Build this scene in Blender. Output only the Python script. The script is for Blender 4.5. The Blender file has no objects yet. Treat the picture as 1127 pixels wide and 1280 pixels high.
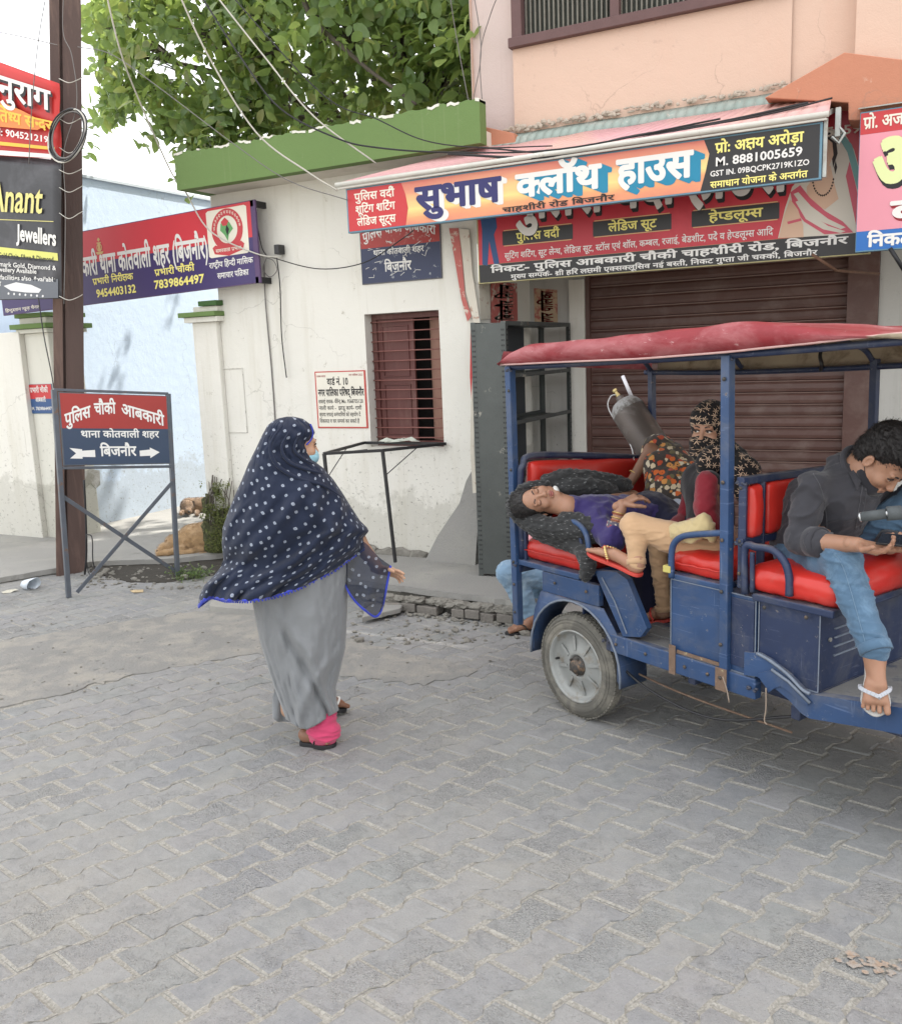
import bpy, bmesh, math, random
import numpy as np
from mathutils import Vector, Matrix, noise
try:
    import openvdb as vdb
except ImportError:
    import pyopenvdb as vdb

S = bpy.context.scene
COL = S.collection
rad = math.radians

# ------------------------------------------------------------ camera
FPX, EYE = 1130.0, 1.8
def _rot(yaw, pitch, roll):
    cy, sy = math.cos(yaw), math.sin(yaw)
    r = np.array([cy, -sy, 0]); f = np.array([sy, cy, 0]); u = np.array([0, 0, 1.])
    cp, sp = math.cos(pitch), math.sin(pitch)
    fw = f*cp-u*sp; U = u*cp+f*sp
    cr, sr = math.cos(roll), math.sin(roll)
    return np.array([r*cr+U*sr, -(U*cr-r*sr), fw])
CM = _rot(rad(-27.9), rad(10.0), rad(-2.25))
CP = np.array([0, 0, EYE])
cd = bpy.data.cameras.new('camera'); cam = bpy.data.objects.new('camera', cd); COL.objects.link(cam)
cd.sensor_fit = 'HORIZONTAL'; cd.sensor_width = 36; cd.lens = FPX/1127*36
cd.clip_start = 0.05; cd.clip_end = 600
cam.matrix_world = Matrix(((CM[0][0], -CM[1][0], -CM[2][0], 0), (CM[0][1], -CM[1][1], -CM[2][1], 0),
                           (CM[0][2], -CM[1][2], -CM[2][2], EYE), (0, 0, 0, 1)))
S.camera = cam

# ------------------------------------------------------------ sky, sun, exposure
W = bpy.data.worlds.new('World'); S.world = W; W.use_nodes = True
wn = W.node_tree; bg = wn.nodes['Background']
sky = wn.nodes.new('ShaderNodeTexSky'); sky.sky_type = 'NISHITA'; sky.sun_disc = False
SUN_EL, SUN_AZ = 60, 38          # elevation, azimuth (deg from +Y towards +X)
sky.sun_elevation = rad(SUN_EL); sky.sun_rotation = rad(SUN_AZ)
sky.dust_density = 6.0; sky.air_density = 1.0; sky.ozone_density = 1.0
hz = wn.nodes.new('ShaderNodeMix'); hz.data_type = 'RGBA'; hz.inputs[0].default_value = 0.62
hz.inputs[7].default_value = (9.95, 9.85, 9.6, 1)       # thin white overcast veil, the same all round
wn.links.new(sky.outputs[0], hz.inputs[6]); wn.links.new(hz.outputs[2], bg.inputs[0])
bg.inputs[1].default_value = 0.13
sl = bpy.data.lights.new('sun', 'SUN'); so = bpy.data.objects.new('sun', sl); COL.objects.link(so)
sl.energy = 3.2; sl.angle = rad(.8); sl.color = (1.0, 0.955, 0.88)
_d = Vector((math.sin(rad(SUN_AZ))*math.cos(rad(SUN_EL)), math.cos(rad(SUN_AZ))*math.cos(rad(SUN_EL)), math.sin(rad(SUN_EL))))
so.rotation_euler = _d.to_track_quat('Z', 'Y').to_euler()
vs = S.view_settings; vs.view_transform = 'Standard'; vs.look = 'None'; vs.gamma = 1; vs.use_curve_mapping = False
vs.exposure = 1.27
S.cycles.max_bounces = 6; S.cycles.diffuse_bounces = 3; S.cycles.glossy_bounces = 2
S.cycles.transmission_bounces = 3; S.cycles.transparent_max_bounces = 6
S.cycles.caustics_reflective = False; S.cycles.caustics_refractive = False

# ------------------------------------------------------------ from a picture point to a place
def ray(x, y): return CM.T @ np.array([(x-563.5)/FPX, (y-640)/FPX, 1.])
def onz(x, y, z=0.): d = ray(x, y); return CP+d*(z-EYE)/d[2]
def ony(x, y, Y): d = ray(x, y); return CP+d*Y/d[1]
def onx(x, y, X): d = ray(x, y); return CP+d*X/d[0]
def onplane(x, y, p0, n): d = ray(x, y); p0 = np.array(p0); n = np.array(n); return CP+d*((p0-CP)@n)/(n@d)
def proj(p):
    c = CM @ (np.array(p, float)-CP); return FPX*c[0]/c[2]+563.5, FPX*c[1]/c[2]+640, c[2]
# rickshaw frame
AZ = rad(27); LV = np.array([math.sin(AZ), math.cos(AZ), 0]); FV = np.array([LV[1], -LV[0], 0]); RO = np.array([-1.85, 4.20, 0])
def loc(p): q = np.array(p)-RO; return np.array([q@FV, q@LV, q[2]])
def wor(a, b=None, c=None):
    if b is not None: a = (a, b, c)
    return RO+FV*a[0]+LV*a[1]+np.array([0, 0, a[2]])
def rk(x, y, ly): return onplane(x, y, RO+LV*ly, LV)      # picture point at lateral depth ly of the rickshaw
def rkx(x, y, lx): return onplane(x, y, RO+FV*lx, FV)
FY = 6.29      # street front of the buildings
PZ = 0.16      # pavement level

# ------------------------------------------------------------ materials
MATS = {}
def nt(name):
    m = bpy.data.materials.new(name); m.use_nodes = True
    t = m.node_tree; b = t.nodes['Principled BSDF']; return m, t, b
def N(t, k, **kw):
    n = t.nodes.new(k)
    for a, v in kw.items(): setattr(n, a, v)
    return n
def noise_n(t, co, scale, detail=4, rough=.55, dist=0):
    n = N(t, 'ShaderNodeTexNoise'); n.inputs['Scale'].default_value = scale; n.inputs['Detail'].default_value = detail
    n.inputs['Roughness'].default_value = rough; n.inputs['Distortion'].default_value = dist
    if co: t.links.new(co, n.inputs['Vector'])
    return n.outputs['Fac']
def ramp(t, src, a, b, ca=(0, 0, 0, 1), cb=(1, 1, 1, 1)):
    r = N(t, 'ShaderNodeValToRGB'); r.color_ramp.elements[0].position = a; r.color_ramp.elements[1].position = b
    r.color_ramp.elements[0].color = ca; r.color_ramp.elements[1].color = cb
    t.links.new(src, r.inputs[0]); return r.outputs[0]
def mixc(t, fac, a, b, mode='MIX'):
    m = N(t, 'ShaderNodeMix'); m.data_type = 'RGBA'; m.blend_type = mode
    for s, i in ((fac, 0), (a, 6), (b, 7)):
        if isinstance(s, (int, float)): m.inputs[i].default_value = s
        elif isinstance(s, tuple): m.inputs[i].default_value = (s+(1,))[:4]
        else: t.links.new(s, m.inputs[i])
    return m.outputs[2]
def math_n(t, op, a, b=0.):
    m = N(t, 'ShaderNodeMath'); m.operation = op
    for s, i in ((a, 0), (b, 1)):
        if isinstance(s, (int, float)): m.inputs[i].default_value = s
        else: t.links.new(s, m.inputs[i])
    return m.outputs[0]
def coord(t, kind='Object', scale=None):
    c = N(t, 'ShaderNodeTexCoord').outputs[kind] if kind != 'World' else N(t, 'ShaderNodeNewGeometry').outputs['Position']
    if scale:
        mp = N(t, 'ShaderNodeMapping'); mp.inputs['Scale'].default_value = scale; t.links.new(c, mp.inputs[0]); c = mp.outputs[0]
    return c
def bump(t, b, h, strength=.3, dist=.01):
    n = N(t, 'ShaderNodeBump'); n.inputs['Strength'].default_value = strength; n.inputs['Distance'].default_value = dist
    t.links.new(h, n.inputs['Height']); t.links.new(n.outputs[0], b.inputs['Normal']); return n
def mat(name, c, rough=.6, var=.12, vs_=6, bumpy=0, bs=60, metal=0, wear=None, wa=.62, wb=.72, wscale=9, dirt=None, da=.5, db=.8, dscale=3,
        spec=.4, sheen=0, objvar=0, stretch=None, spot=None):
    """plain surface: base colour with low-frequency variation, worn patches, dirt and fine relief"""
    if name in MATS: return MATS[name]
    m, t, b = nt(name); co = coord(t, 'World', stretch)
    c = tuple(c)
    lo = tuple(max(0, x*(1-var)) for x in c); hi = tuple(min(1, x*(1+var)) for x in c)
    col = mixc(t, noise_n(t, co, vs_, 5), lo+(1,), hi+(1,))
    if objvar:
        oi = N(t, 'ShaderNodeObjectInfo').outputs['Random']
        h = N(t, 'ShaderNodeHueSaturation'); v = math_n(t, 'MULTIPLY_ADD', oi, objvar); v.node.inputs[2].default_value = 1-objvar/2
        t.links.new(v, h.inputs['Value']); t.links.new(col, h.inputs['Color']); col = h.outputs[0]
    if dirt: col = mixc(t, ramp(t, noise_n(t, co, dscale, 8, .65, .4), da, db), col, dirt)
    if wear: col = mixc(t, ramp(t, noise_n(t, co, wscale, 9, .7), wa, wb), col, wear)
    t.links.new(col, b.inputs['Base Color'])
    b.inputs['Roughness'].default_value = rough; b.inputs['Metallic'].default_value = metal
    b.inputs['Specular IOR Level'].default_value = spec
    if sheen: b.inputs['Sheen Weight'].default_value = sheen
    if bumpy: bump(t, b, noise_n(t, co, bs, 6, .6), bumpy, .01)
    MATS[name] = m; return m

# ------------------------------------------------------------ objects
def tag(o, label=None, cat=None, group=None, kind=None):
    if label: o['label'] = label
    if cat: o['category'] = cat
    if group: o['group'] = group
    if kind: o['kind'] = kind
    return o
def thing(name, label, cat, at=(0, 0, 0), group=None):
    o = bpy.data.objects.new(name, None); o.empty_display_size = .1; COL.objects.link(o)
    o.location = Vector(at); return tag(o, label, cat, group)
def attach(o, parent):
    if parent is None: return o
    o.parent = parent; o.matrix_parent_inverse = wm(parent).inverted(); return o
def wm(o):
    m = o.matrix_basis
    return wm(o.parent) @ o.matrix_parent_inverse @ m if o.parent else m.copy()
def link(name, me, mats, parent=None, smooth=False):
    o = bpy.data.objects.new(name, me); COL.objects.link(o)
    for m in (mats if isinstance(mats, (list, tuple)) else [mats]): me.materials.append(m)
    if smooth: me.polygons.foreach_set('use_smooth', [True]*len(me.polygons))
    return attach(o, parent)
def V3(p): return np.array([float(p[0]), float(p[1]), float(p[2])])
def unit(v): v = np.array(v, float); return v/max(1e-9, np.linalg.norm(v))
def frame_of(d):
    d = unit(d); a = np.array([0, 0, 1.]) if abs(d[2]) < .9 else np.array([1., 0, 0])
    x = unit(np.cross(a, d)); return x, np.cross(d, x), d

class MB:
    def __init__(s): s.v = []; s.f = []; s.m = []; s.uv = None
    def add(s, vs, fs, mi=0):
        n = len(s.v); s.v += [tuple(map(float, p)) for p in vs]; s.f += [[i+n for i in f] for f in fs]; s.m += [mi]*len(fs); return s
    def box(s, x0, x1, y0, y1, z0, z1, mi=0):
        return s.add([(x, y, z) for z in (z0, z1) for y in (y0, y1) for x in (x0, x1)],
                     [[0, 2, 3, 1], [4, 5, 7, 6], [0, 1, 5, 4], [2, 6, 7, 3], [0, 4, 6, 2], [1, 3, 7, 5]], mi)
    def hexa(s, p, mi=0):   # 8 points: bottom 4 ccw, top 4 ccw
        return s.add(p, [[3, 2, 1, 0], [4, 5, 6, 7], [0, 1, 5, 4], [1, 2, 6, 5], [2, 3, 7, 6], [3, 0, 4, 7]], mi)
    def bar(s, a, b, w, h=None, up=(0, 0, 1), mi=0):
        a, b = V3(a), V3(b); h = h or w; d = unit(b-a); u = np.array(up, float); x = np.cross(d, u)
        if np.linalg.norm(x) < 1e-3: x = np.cross(d, [1., 0, 0])
        x = unit(x); u = unit(np.cross(x, d)); x = x*w/2; u = u*h/2
        return s.hexa([a-x-u, a+x-u, b+x-u, b-x-u, a-x+u, a+x+u, b+x+u, b-x+u], mi)
    def tube(s, pts, r, n=8, mi=0, cap=True, closed=False):
        pts = [V3(p) for p in pts]; k = len(pts); rr = r if hasattr(r, '__len__') else [r]*k
        base = len(s.v); px = None
        for i, p in enumerate(pts):
            a = pts[(i-1) % k] if (closed or i > 0) else p; b = pts[(i+1) % k] if (closed or i < k-1) else p
            d = unit(b-a)
            if px is None: px = frame_of(d)[0]
            px = unit(px-d*(px@d)); py = np.cross(d, px)
            for j in range(n):
                t = 2*math.pi*j/n; q = p+(px*math.cos(t)+py*math.sin(t))*rr[i]; s.v.append(tuple(q))
        for i in range(k if closed else k-1):
            for j in range(n):
                a = base+i*n+j; b = base+i*n+(j+1) % n; c = base+((i+1) % k)*n+(j+1) % n; d = base+((i+1) % k)*n+j
                s.f.append([a, b, c, d]); s.m.append(mi)
        if cap and not closed:
            s.f.append([base+j for j in range(n)][::-1]); s.m.append(mi)
            s.f.append([base+(k-1)*n+j for j in range(n)]); s.m.append(mi)
        return s
    def lathe(s, prof, c=(0, 0, 0), axis=(0, 0, 1), n=32, mi=0):   # prof: (radius, along)
        X, Y, Z = frame_of(axis); c = V3(c); base = len(s.v); k = len(prof)
        for r, h in prof:
            for j in range(n):
                t = 2*math.pi*j/n; s.v.append(tuple(c+Z*h+(X*math.cos(t)+Y*math.sin(t))*r))
        for i in range(k-1):
            for j in range(n):
                s.f.append([base+i*n+j, base+i*n+(j+1) % n, base+(i+1)*n+(j+1) % n, base+(i+1)*n+j]); s.m.append(mi)
        return s
    def prism(s, poly, d, mi=0):   # 3-D planar polygon pushed by vector d
        n = len(poly); a = [V3(p) for p in poly]; d = np.array(d, float)
        return s.add(a+[p+d for p in a], [list(range(n)), list(range(2*n-1, n-1, -1))]+[[i, i+n, (i+1) % n+n, (i+1) % n] for i in range(n)], mi)
    def mesh(s, name):
        me = bpy.data.meshes.new(name); me.from_pydata(s.v, [], s.f)
        if any(s.m): me.polygons.foreach_set('material_index', s.m)
        me.update(); return me
    def build(s, name, mats, parent=None, smooth=False, bevel=0, seg=2, fix=True):
        me = s.mesh(name)
        if fix:
            bm = bmesh.new(); bm.from_mesh(me); bmesh.ops.recalc_face_normals(bm, faces=bm.faces); bm.to_mesh(me); bm.free()
        o = link(name, me, mats, parent, smooth)
        if bevel:
            b = o.modifiers.new('b', 'BEVEL'); b.width = bevel; b.segments = seg; b.limit_method = 'ANGLE'; b.angle_limit = rad(40)
        if smooth and bevel == 0: pass
        return o
def smooth_by_angle(o, deg=40):
    me = o.data; me.polygons.foreach_set('use_smooth', [True]*len(me.polygons))
    bm = bmesh.new(); bm.from_mesh(me)
    for e in bm.edges:
        if len(e.link_faces) == 2 and e.calc_face_angle(0) > rad(deg): e.smooth = False
    bm.to_mesh(me); bm.free(); return o
def spline(pts, n=8, closed=False):   # Catmull-Rom through points
    P = [np.array(p, float) for p in pts]; k = len(P); out = []
    rng = range(k) if closed else range(k-1)
    for i in rng:
        p1, p2 = P[i], P[(i+1) % k]
        p0 = P[(i-1) % k] if (closed or i > 0) else 2*p1-p2
        p3 = P[(i+2) % k] if (closed or i < k-2) else 2*p2-p1
        for j in range(n):
            t = j/n; out.append(.5*((2*p1)+(-p0+p2)*t+(2*p0-5*p1+4*p2-p3)*t*t+(-p0+3*p1-3*p2+p3)*t**3))
    if not closed: out.append(P[-1])
    return out
def sag(a, b, s=.1, n=12, jit=0, seed=0):
    r = random.Random(seed); a, b = V3(a), V3(b)
    return [a+(b-a)*t+np.array([r.uniform(-jit, jit), r.uniform(-jit, jit), -s*4*t*(1-t)+r.uniform(-jit, jit)]) for t in [i/n for i in range(n+1)]]

# ------------------------------------------------------------ lettering
GL = {}
def glyph(ch, wt):
    k = (ch, wt)
    if k in GL: return GL[k]
    heavy = max(0, wt-.012); wt = min(wt, .012)
    def mk(s, wt=wt, res=2):
        c = bpy.data.curves.new('g', 'FONT'); c.body = s; c.size = 1; c.resolution_u = res; c.offset = wt; c.fill_mode = 'FRONT'
        o = bpy.data.objects.new('g', c); me = o.to_mesh()
        v = [(p.co.x, p.co.y) for p in me.vertices]; f = [list(q.vertices) for q in me.polygons]
        o.to_mesh_clear(); bpy.data.objects.remove(o); bpy.data.curves.remove(c); return v, f
    v, f = mk(ch) if ch != ' ' else ([], [])
    if ch != ' ' and wt > 0:      # a bolder outline that crosses itself does not fill: step back until it does
        def area(v, f):
            t = 0
            for q in f:
                for i in range(1, len(q)-1):
                    (ax, ay), (bx, by), (cx, cy) = v[q[0]][:2], v[q[i]][:2], v[q[i+1]][:2]; t += abs((bx-ax)*(cy-ay)-(cx-ax)*(by-ay))/2
            return t
        a0 = max(area(*mk(ch, 0, r)) for r in (2, 3, 4)); w_ = wt; best = None
        while w_ > .001 and best is None:
            for r in (2, 3, 4, 5):
                v, f = mk(ch, w_, r)
                if area(v, f) >= a0*(1+w_*6): best = (v, f); break
            w_ *= .75
        if best is None: best = max([mk(ch, 0, r) for r in (2, 3, 4, 6)], key=lambda q: area(*q))
        v, f = best
    a = mk(ch+'I')[0]; b = mk('I')[0]
    adv = max(p[0] for p in a)-max(p[0] for p in b)
    if heavy > .001 and v:      # heavier strokes: the outline struck again all round, each strike a hair proud of the last
        V, F = [], []
        for q in range(7):
            t = q*math.pi/3; dx, dy = ((0, 0) if q == 6 else (heavy*math.cos(t), heavy*math.sin(t))); n = len(V)
            V += [(p[0]+dx, p[1]+dy, .00003*q) for p in v]; F += [[i+n for i in g_] for g_ in f]
        v, f = V, F
    GL[k] = (v, f, adv); return GL[k]
COMB = set('ािीुूृेैोौंँःॉॅ़्')
def clip_x(v, f, cut):
    V, F = [], []
    for q in f:
        P = [v[i] for i in q]; out = []
        for i in range(len(P)):
            a, b = P[i-1], P[i]
            if (a[0] <= cut) != (b[0] <= cut):
                t = (cut-a[0])/(b[0]-a[0]); out.append((cut, a[1]+t*(b[1]-a[1]))+tuple(a[2:]))
            if b[0] <= cut: out.append(b)
        if len(out) > 2: F.append(list(range(len(V), len(V)+len(out)))); V += out
    return V, F
def stroke2(pts, w):
    P = [np.array(p, float) for p in pts]; k = len(P); V, F = [], []
    for i in range(k):
        d = (P[min(i+1, k-1)]-P[max(i-1, 0)]); d = d/np.linalg.norm(d); n = np.array([-d[1], d[0]])*w/2
        V += [tuple(P[i]-n), tuple(P[i]+n)]
        if i: F.append([2*i-2, 2*i, 2*i+1, 2*i-1])
    return V, F
def layout(s, wt=.012):
    """Devanagari and Latin text as flat outlines: (verts, faces, width); half letters, reph and pre-base i are shaped here"""
    VI = '्'; cons = lambda c: 'क' <= c <= 'ह' or 'क़' <= c <= 'य़'
    V, F = [], []; x = 0.; cnt = [0]
    def put(v, f, dx, dy=0.):
        cnt[0] += 1; zz = (cnt[0] % 4)*.00012
        n = len(V); V.extend([(p[0]+dx, p[1]+dy, zz+(p[2] if len(p) > 2 else 0)) for p in v]); F.extend([[i+n for i in q] for q in f])
    i = 0; L = len(s); sw = .075+wt*2
    while i < L:
        c = s[i]
        if not cons(c):
            v, f, a = glyph(c, wt); put(v, f, x); x += a; i += 1; continue
        cl = []; j = i
        while True:
            cl.append(s[j]); j += 1
            if j < L and s[j] == '़': cl[-1] += s[j]; j += 1
            if j+1 < L and s[j] == VI and cons(s[j+1]): j += 1; continue
            break
        marks = []
        while j < L and s[j] in COMB: marks.append(s[j]); j += 1
        reph = len(cl) > 1 and cl[0] == 'र'
        if reph: cl = cl[1:]
        if 'ि' in marks:
            v, f, a = glyph('ि', wt); mn = min((p[0] for p in v), default=0)
            put(v, f, x-mn+.0); x += .26; marks.remove('ि')
        k = 0
        while k < len(cl):
            c = cl[k]; last = k == len(cl)-1 or (cl[k+1] == 'र')
            if c == 'क' and k+1 < len(cl) and cl[k+1] == 'ष':   # ksha
                w = sw
                for pts in ([(0, .615), (.62, .615)], [(.51, .6), (.51, 0)], [(.20, .6), (.10, .54), (.08, .44), (.16, .36), (.30, .35), (.5, .35)],
                            [(.28, .35), (.14, .29), (.07, .19), (.13, .09), (.24, .12), (.29, .03), (.36, -.07)]):
                    v, f = stroke2(pts, w); put(v, f, x)
                x += .62; k += 2; continue
            v, f, a = glyph(c[0], wt)
            if len(c) > 1: v2, f2, _ = glyph('़', wt); put(v2, f2, x+a)
            if last:
                put(v, f, x); x += a
                if k+1 < len(cl) and cl[k+1] == 'र':
                    stem = [p[0] for p in v if .08 < p[1] < .5]; sx = (max(stem) if stem else a*.8)
                    if c in 'टडदह': v2, f2 = stroke2([(a*.5-.14, -.16), (a*.5, -.02), (a*.5+.14, -.16)], sw*.9); put(v2, f2, x-a)
                    else: v2, f2 = stroke2([(sx-sw*.5, .16), (sx-.24, -.02)], sw*.9); put(v2, f2, x-a)
                    k += 1
            else:
                if c[0] in 'टडदहछठढरङ':
                    put(v, f, x); x += a; v2, f2, _ = glyph(VI, wt); put(v2, f2, x)
                else:
                    xs = [p[0] for p in v if .02 < p[1] < .45]; mx = max(xs)
                    cut = mx-sw*1.15 if c[0] not in 'कफ' else mx-.13
                    v, f = clip_x(v, f, cut); put(v, f, x); x += cut-.01
            k += 1
        for mk_ in marks:
            v, f, a = glyph(mk_, wt); put(v, f, x); x += a
        if reph:
            v, f = stroke2([(-.26, .64), (-.27, .74), (-.18, .80), (-.08, .74)], sw*.8); put(v, f, x)
        i = j
    return V, F, x
class Board:
    """a flat rectangle in the place: origin at its top left, U right, V down, N towards the street"""
    def __init__(s, o, u, v, w, h):
        s.o, s.w, s.h = V3(o), w, h; s.u = unit(u); s.v = unit(v); s.n = unit(np.cross(s.v, s.u))*1.0; s.lev = 0
        if s.n @ (CP-s.o) < 0: s.n = -s.n
    def p(s, a, b, d=0.): return s.o+s.u*a*s.w+s.v*b*s.h+s.n*d
    def fu(s, x, y=300): q = onplane(x, y, s.o, s.n)-s.o; return (q @ s.u)/s.w
    def text(s, body, u0, u1, v0, v1, m, parent, wt=.012, d=.002, slant=0., arch=0., rise=0., dx=0, dy=0, name='lettering', fit=True):
        """letters fill u0..u1; their headline sits at v0 and baseline at v1"""
        V, F, w = layout(body, wt)
        if not V: return None
        x0 = min(p[0] for p in V); x1 = max(p[0] for p in V); hd = .63
        out = []
        for x, y, zz in V:
            t = (x-x0)/(x1-x0); yy = y/hd
            x2 = u0+(u1-u0)*t+slant*yy*(v1-v0)*s.h/s.w
            y2 = v1-(v1-v0)*yy-arch*4*t*(1-t)-rise*t
            out.append(s.p(x2+dx, y2+dy, d+zz))
        me = bpy.data.meshes.new(name); me.from_pydata([tuple(p) for p in out], [], F)
        return link(name, me, m, parent)
    def poly(s, pts, m, parent, d=.001, name='panel'):
        me = bpy.data.meshes.new(name); me.from_pydata([tuple(s.p(a, b, d)) for a, b in pts], [], [list(range(len(pts)))])
        return link(name, me, m, parent)
    def rect(s, a0, a1, b0, b1, m, parent, d=.001, name='panel'): return s.poly([(a0, b0), (a1, b0), (a1, b1), (a0, b1)], m, parent, d, name)
    def disc(s, a, b, r, m, parent, d=.001, name='disc', n=28, r0=None):
        asp = s.w/s.h
        if r0 is None: return s.poly([(a+r*math.cos(t), b+r*asp*math.sin(t)) for t in [2*math.pi*i/n for i in range(n)]], m, parent, d, name)
        V, F = [], []
        for i in range(n):
            t = 2*math.pi*i/n
            for q in (r0, r): V.append(tuple(s.p(a+q*math.cos(t), b+q*asp*math.sin(t), d)))
            F.append([2*i, 2*i+1, (2*i+3) % (2*n), (2*i+2) % (2*n)])
        me = bpy.data.meshes.new(name); me.from_pydata(V, [], F); return link(name, me, m, parent)
    def slab(s, m, parent, t=.02, name='board', bevel=.002):
        mb = MB(); a = [s.p(0, 0), s.p(0, 1), s.p(1, 1), s.p(1, 0)]; mb.prism(a, -s.n*t); return mb.build(name, m, parent, bevel=bevel, seg=1)
class QBoard(Board):
    """a hanging sheet given by its four corners: TL, TR, BR, BL"""
    def __init__(s, c, n, off):
        s.c = [V3(q) for q in c]; s.o = s.c[0]; s.w = np.linalg.norm(s.c[1]-s.c[0]); s.h = np.linalg.norm(s.c[3]-s.c[0]); s.u = unit(s.c[1]-s.c[0]); s.v = unit(s.c[3]-s.c[0]); s.n = unit(n); s.off = off
    def p(s, a, b, d=0.): return (s.c[0]*(1-a)+s.c[1]*a)*(1-b)+(s.c[3]*(1-a)+s.c[2]*a)*b+s.n*(d+s.off)
def ink(name, c, rough=.45): return mat('ink_'+name, c, rough, .05, 3, spec=.3)
WHITE = ink('white', (.80, .80, .78)); BLACKI = ink('black', (.02, .02, .022)); YEL = ink('yellow', (.82, .74, .22)); NAVY = ink('navy', (.035, .035, .13))
REDI = ink('red', (.50, .03, .035)); DRED = ink('dark_red', (.28, .02, .03)); BLUEI = ink('blue', (.03, .18, .34)); CREAM = ink('cream', (.74, .70, .60))
# ============================================================ THE GROUND
def paver_mat(name, gain=1.0):
    m, t, b = nt(name); co = coord(t, 'World')
    oi = N(t, 'ShaderNodeObjectInfo').outputs['Random']; isl = N(t, 'ShaderNodeNewGeometry').outputs['Random Per Island']
    r = math_n(t, 'FRACT', math_n(t, 'ADD', oi, isl))
    g = lambda *c: tuple(x*gain for x in c)
    cr = N(t, 'ShaderNodeValToRGB'); e = cr.color_ramp.elements; e[0].color = g(.25, .262, .285)+(1,); e[1].position = 1; e[1].color = g(.36, .365, .365)+(1,)
    for p_, c_ in ((.25, g(.30, .305, .32)), (.5, g(.285, .305, .30)), (.75, g(.33, .325, .335))): q = e.new(p_); q.color = c_+(1,)
    t.links.new(r, cr.inputs[0]); base = cr.outputs[0]
    big = noise_n(t, co, .9, 4); base = mixc(t, ramp(t, big, .35, .7), base, g(.335, .33, .315), 'MIX')
    base = mixc(t, math_n(t, 'MULTIPLY', ramp(t, noise_n(t, co, 17, 9, .75), .35, .72), .55), base, g(.44, .445, .44))
    base = mixc(t, math_n(t, 'MULTIPLY', ramp(t, noise_n(t, co, 9, 6, .7, .5), .50, .68), .35), base, g(.20, .205, .215))
    # skin of the paver worn through to its crushed stone, in patches that ignore the joints
    r2 = math_n(t, 'FRACT', math_n(t, 'MULTIPLY', r, 7.31))
    wornp = ramp(t, math_n(t, 'ADD', math_n(t, 'MULTIPLY', r2, .14), math_n(t, 'ADD', math_n(t, 'MULTIPLY', noise_n(t, co, 2.6, 4, .6), .55), math_n(t, 'MULTIPLY', noise_n(t, co, 24, 6, .7), .45))), .590, .72)
    vo = N(t, 'ShaderNodeTexVoronoi'); vo.inputs['Scale'].default_value = 150; t.links.new(co, vo.inputs['Vector'])
    stone = ramp(t, vo.outputs['Color'], .1, .95, g(.24, .245, .25)+(1,), g(.60, .595, .57)+(1,))
    base = mixc(t, math_n(t, 'MULTIPLY', wornp, .5), base, stone)
    pits = ramp(t, noise_n(t, co, 190, 4, .7), .60, .66); base = mixc(t, math_n(t, 'MULTIPLY', pits, .55), base, (.075, .075, .08))
    lite = ramp(t, noise_n(t, co, 240, 3, .6), .64, .70); base = mixc(t, math_n(t, 'MULTIPLY', lite, .5), base, (.46, .45, .42))
    dust = ramp(t, noise_n(t, co, 2.4, 8, .7, .8), .50, .74); base = mixc(t, math_n(t, 'MULTIPLY', dust, .5), base, (.34, .325, .29))
    stain = ramp(t, noise_n(t, co, 1.3, 6, .7, 1.2), .64, .78); base = mixc(t, math_n(t, 'MULTIPLY', stain, .35), base, (.11, .105, .10))
    t.links.new(base, b.inputs['Base Color']); b.inputs['Roughness'].default_value = .88; b.inputs['Specular IOR Level'].default_value = .25
    h = math_n(t, 'ADD', math_n(t, 'MULTIPLY', noise_n(t, co, 70, 8, .75), 1.0), math_n(t, 'MULTIPLY', math_n(t, 'MULTIPLY', vo.outputs['Distance'], wornp), 2.2))
    bump(t, b, h, .8, .006); return m
PAVE = paver_mat('paver_concrete', .76)
m, t, b = nt('joint_sand'); co = coord(t, 'World')
sc_ = mixc(t, noise_n(t, co, 26, 8, .7), (.20, .193, .172), (.38, .368, .335))
yy_ = N(t, 'ShaderNodeSeparateXYZ'); t.links.new(co, yy_.inputs[0])      # sand washed out of the joints further up the street
clean = ramp(t, math_n(t, 'ADD', math_n(t, 'MULTIPLY', yy_.outputs['Y'], .3), noise_n(t, co, 1.3, 6)), 1.25, 1.6); sc_ = mixc(t, math_n(t, 'MULTIPLY', clean, .85), sc_, (.07, .066, .06))
gr_ = N(t, 'ShaderNodeTexVoronoi'); gr_.inputs['Scale'].default_value = 170; t.links.new(co, gr_.inputs['Vector']); sc_ = mixc(t, .35, sc_, ramp(t, gr_.outputs['Color'], .2, .9, (.16, .15, .13, 1), (.52, .50, .45, 1))); t.links.new(sc_, b.inputs['Base Color'])
b.inputs['Roughness'].default_value = .95; bump(t, b, noise_n(t, co, 150, 6, .7), .8, .006); SAND = m

road = MB().add([(-300, -300, -.0034), (300, -300, -.0034), (300, 300, -.0034), (-300, 300, -.0034)], [[0, 1, 2, 3]]).build('road', SAND, fix=False); tag(road, kind='structure')
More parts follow.
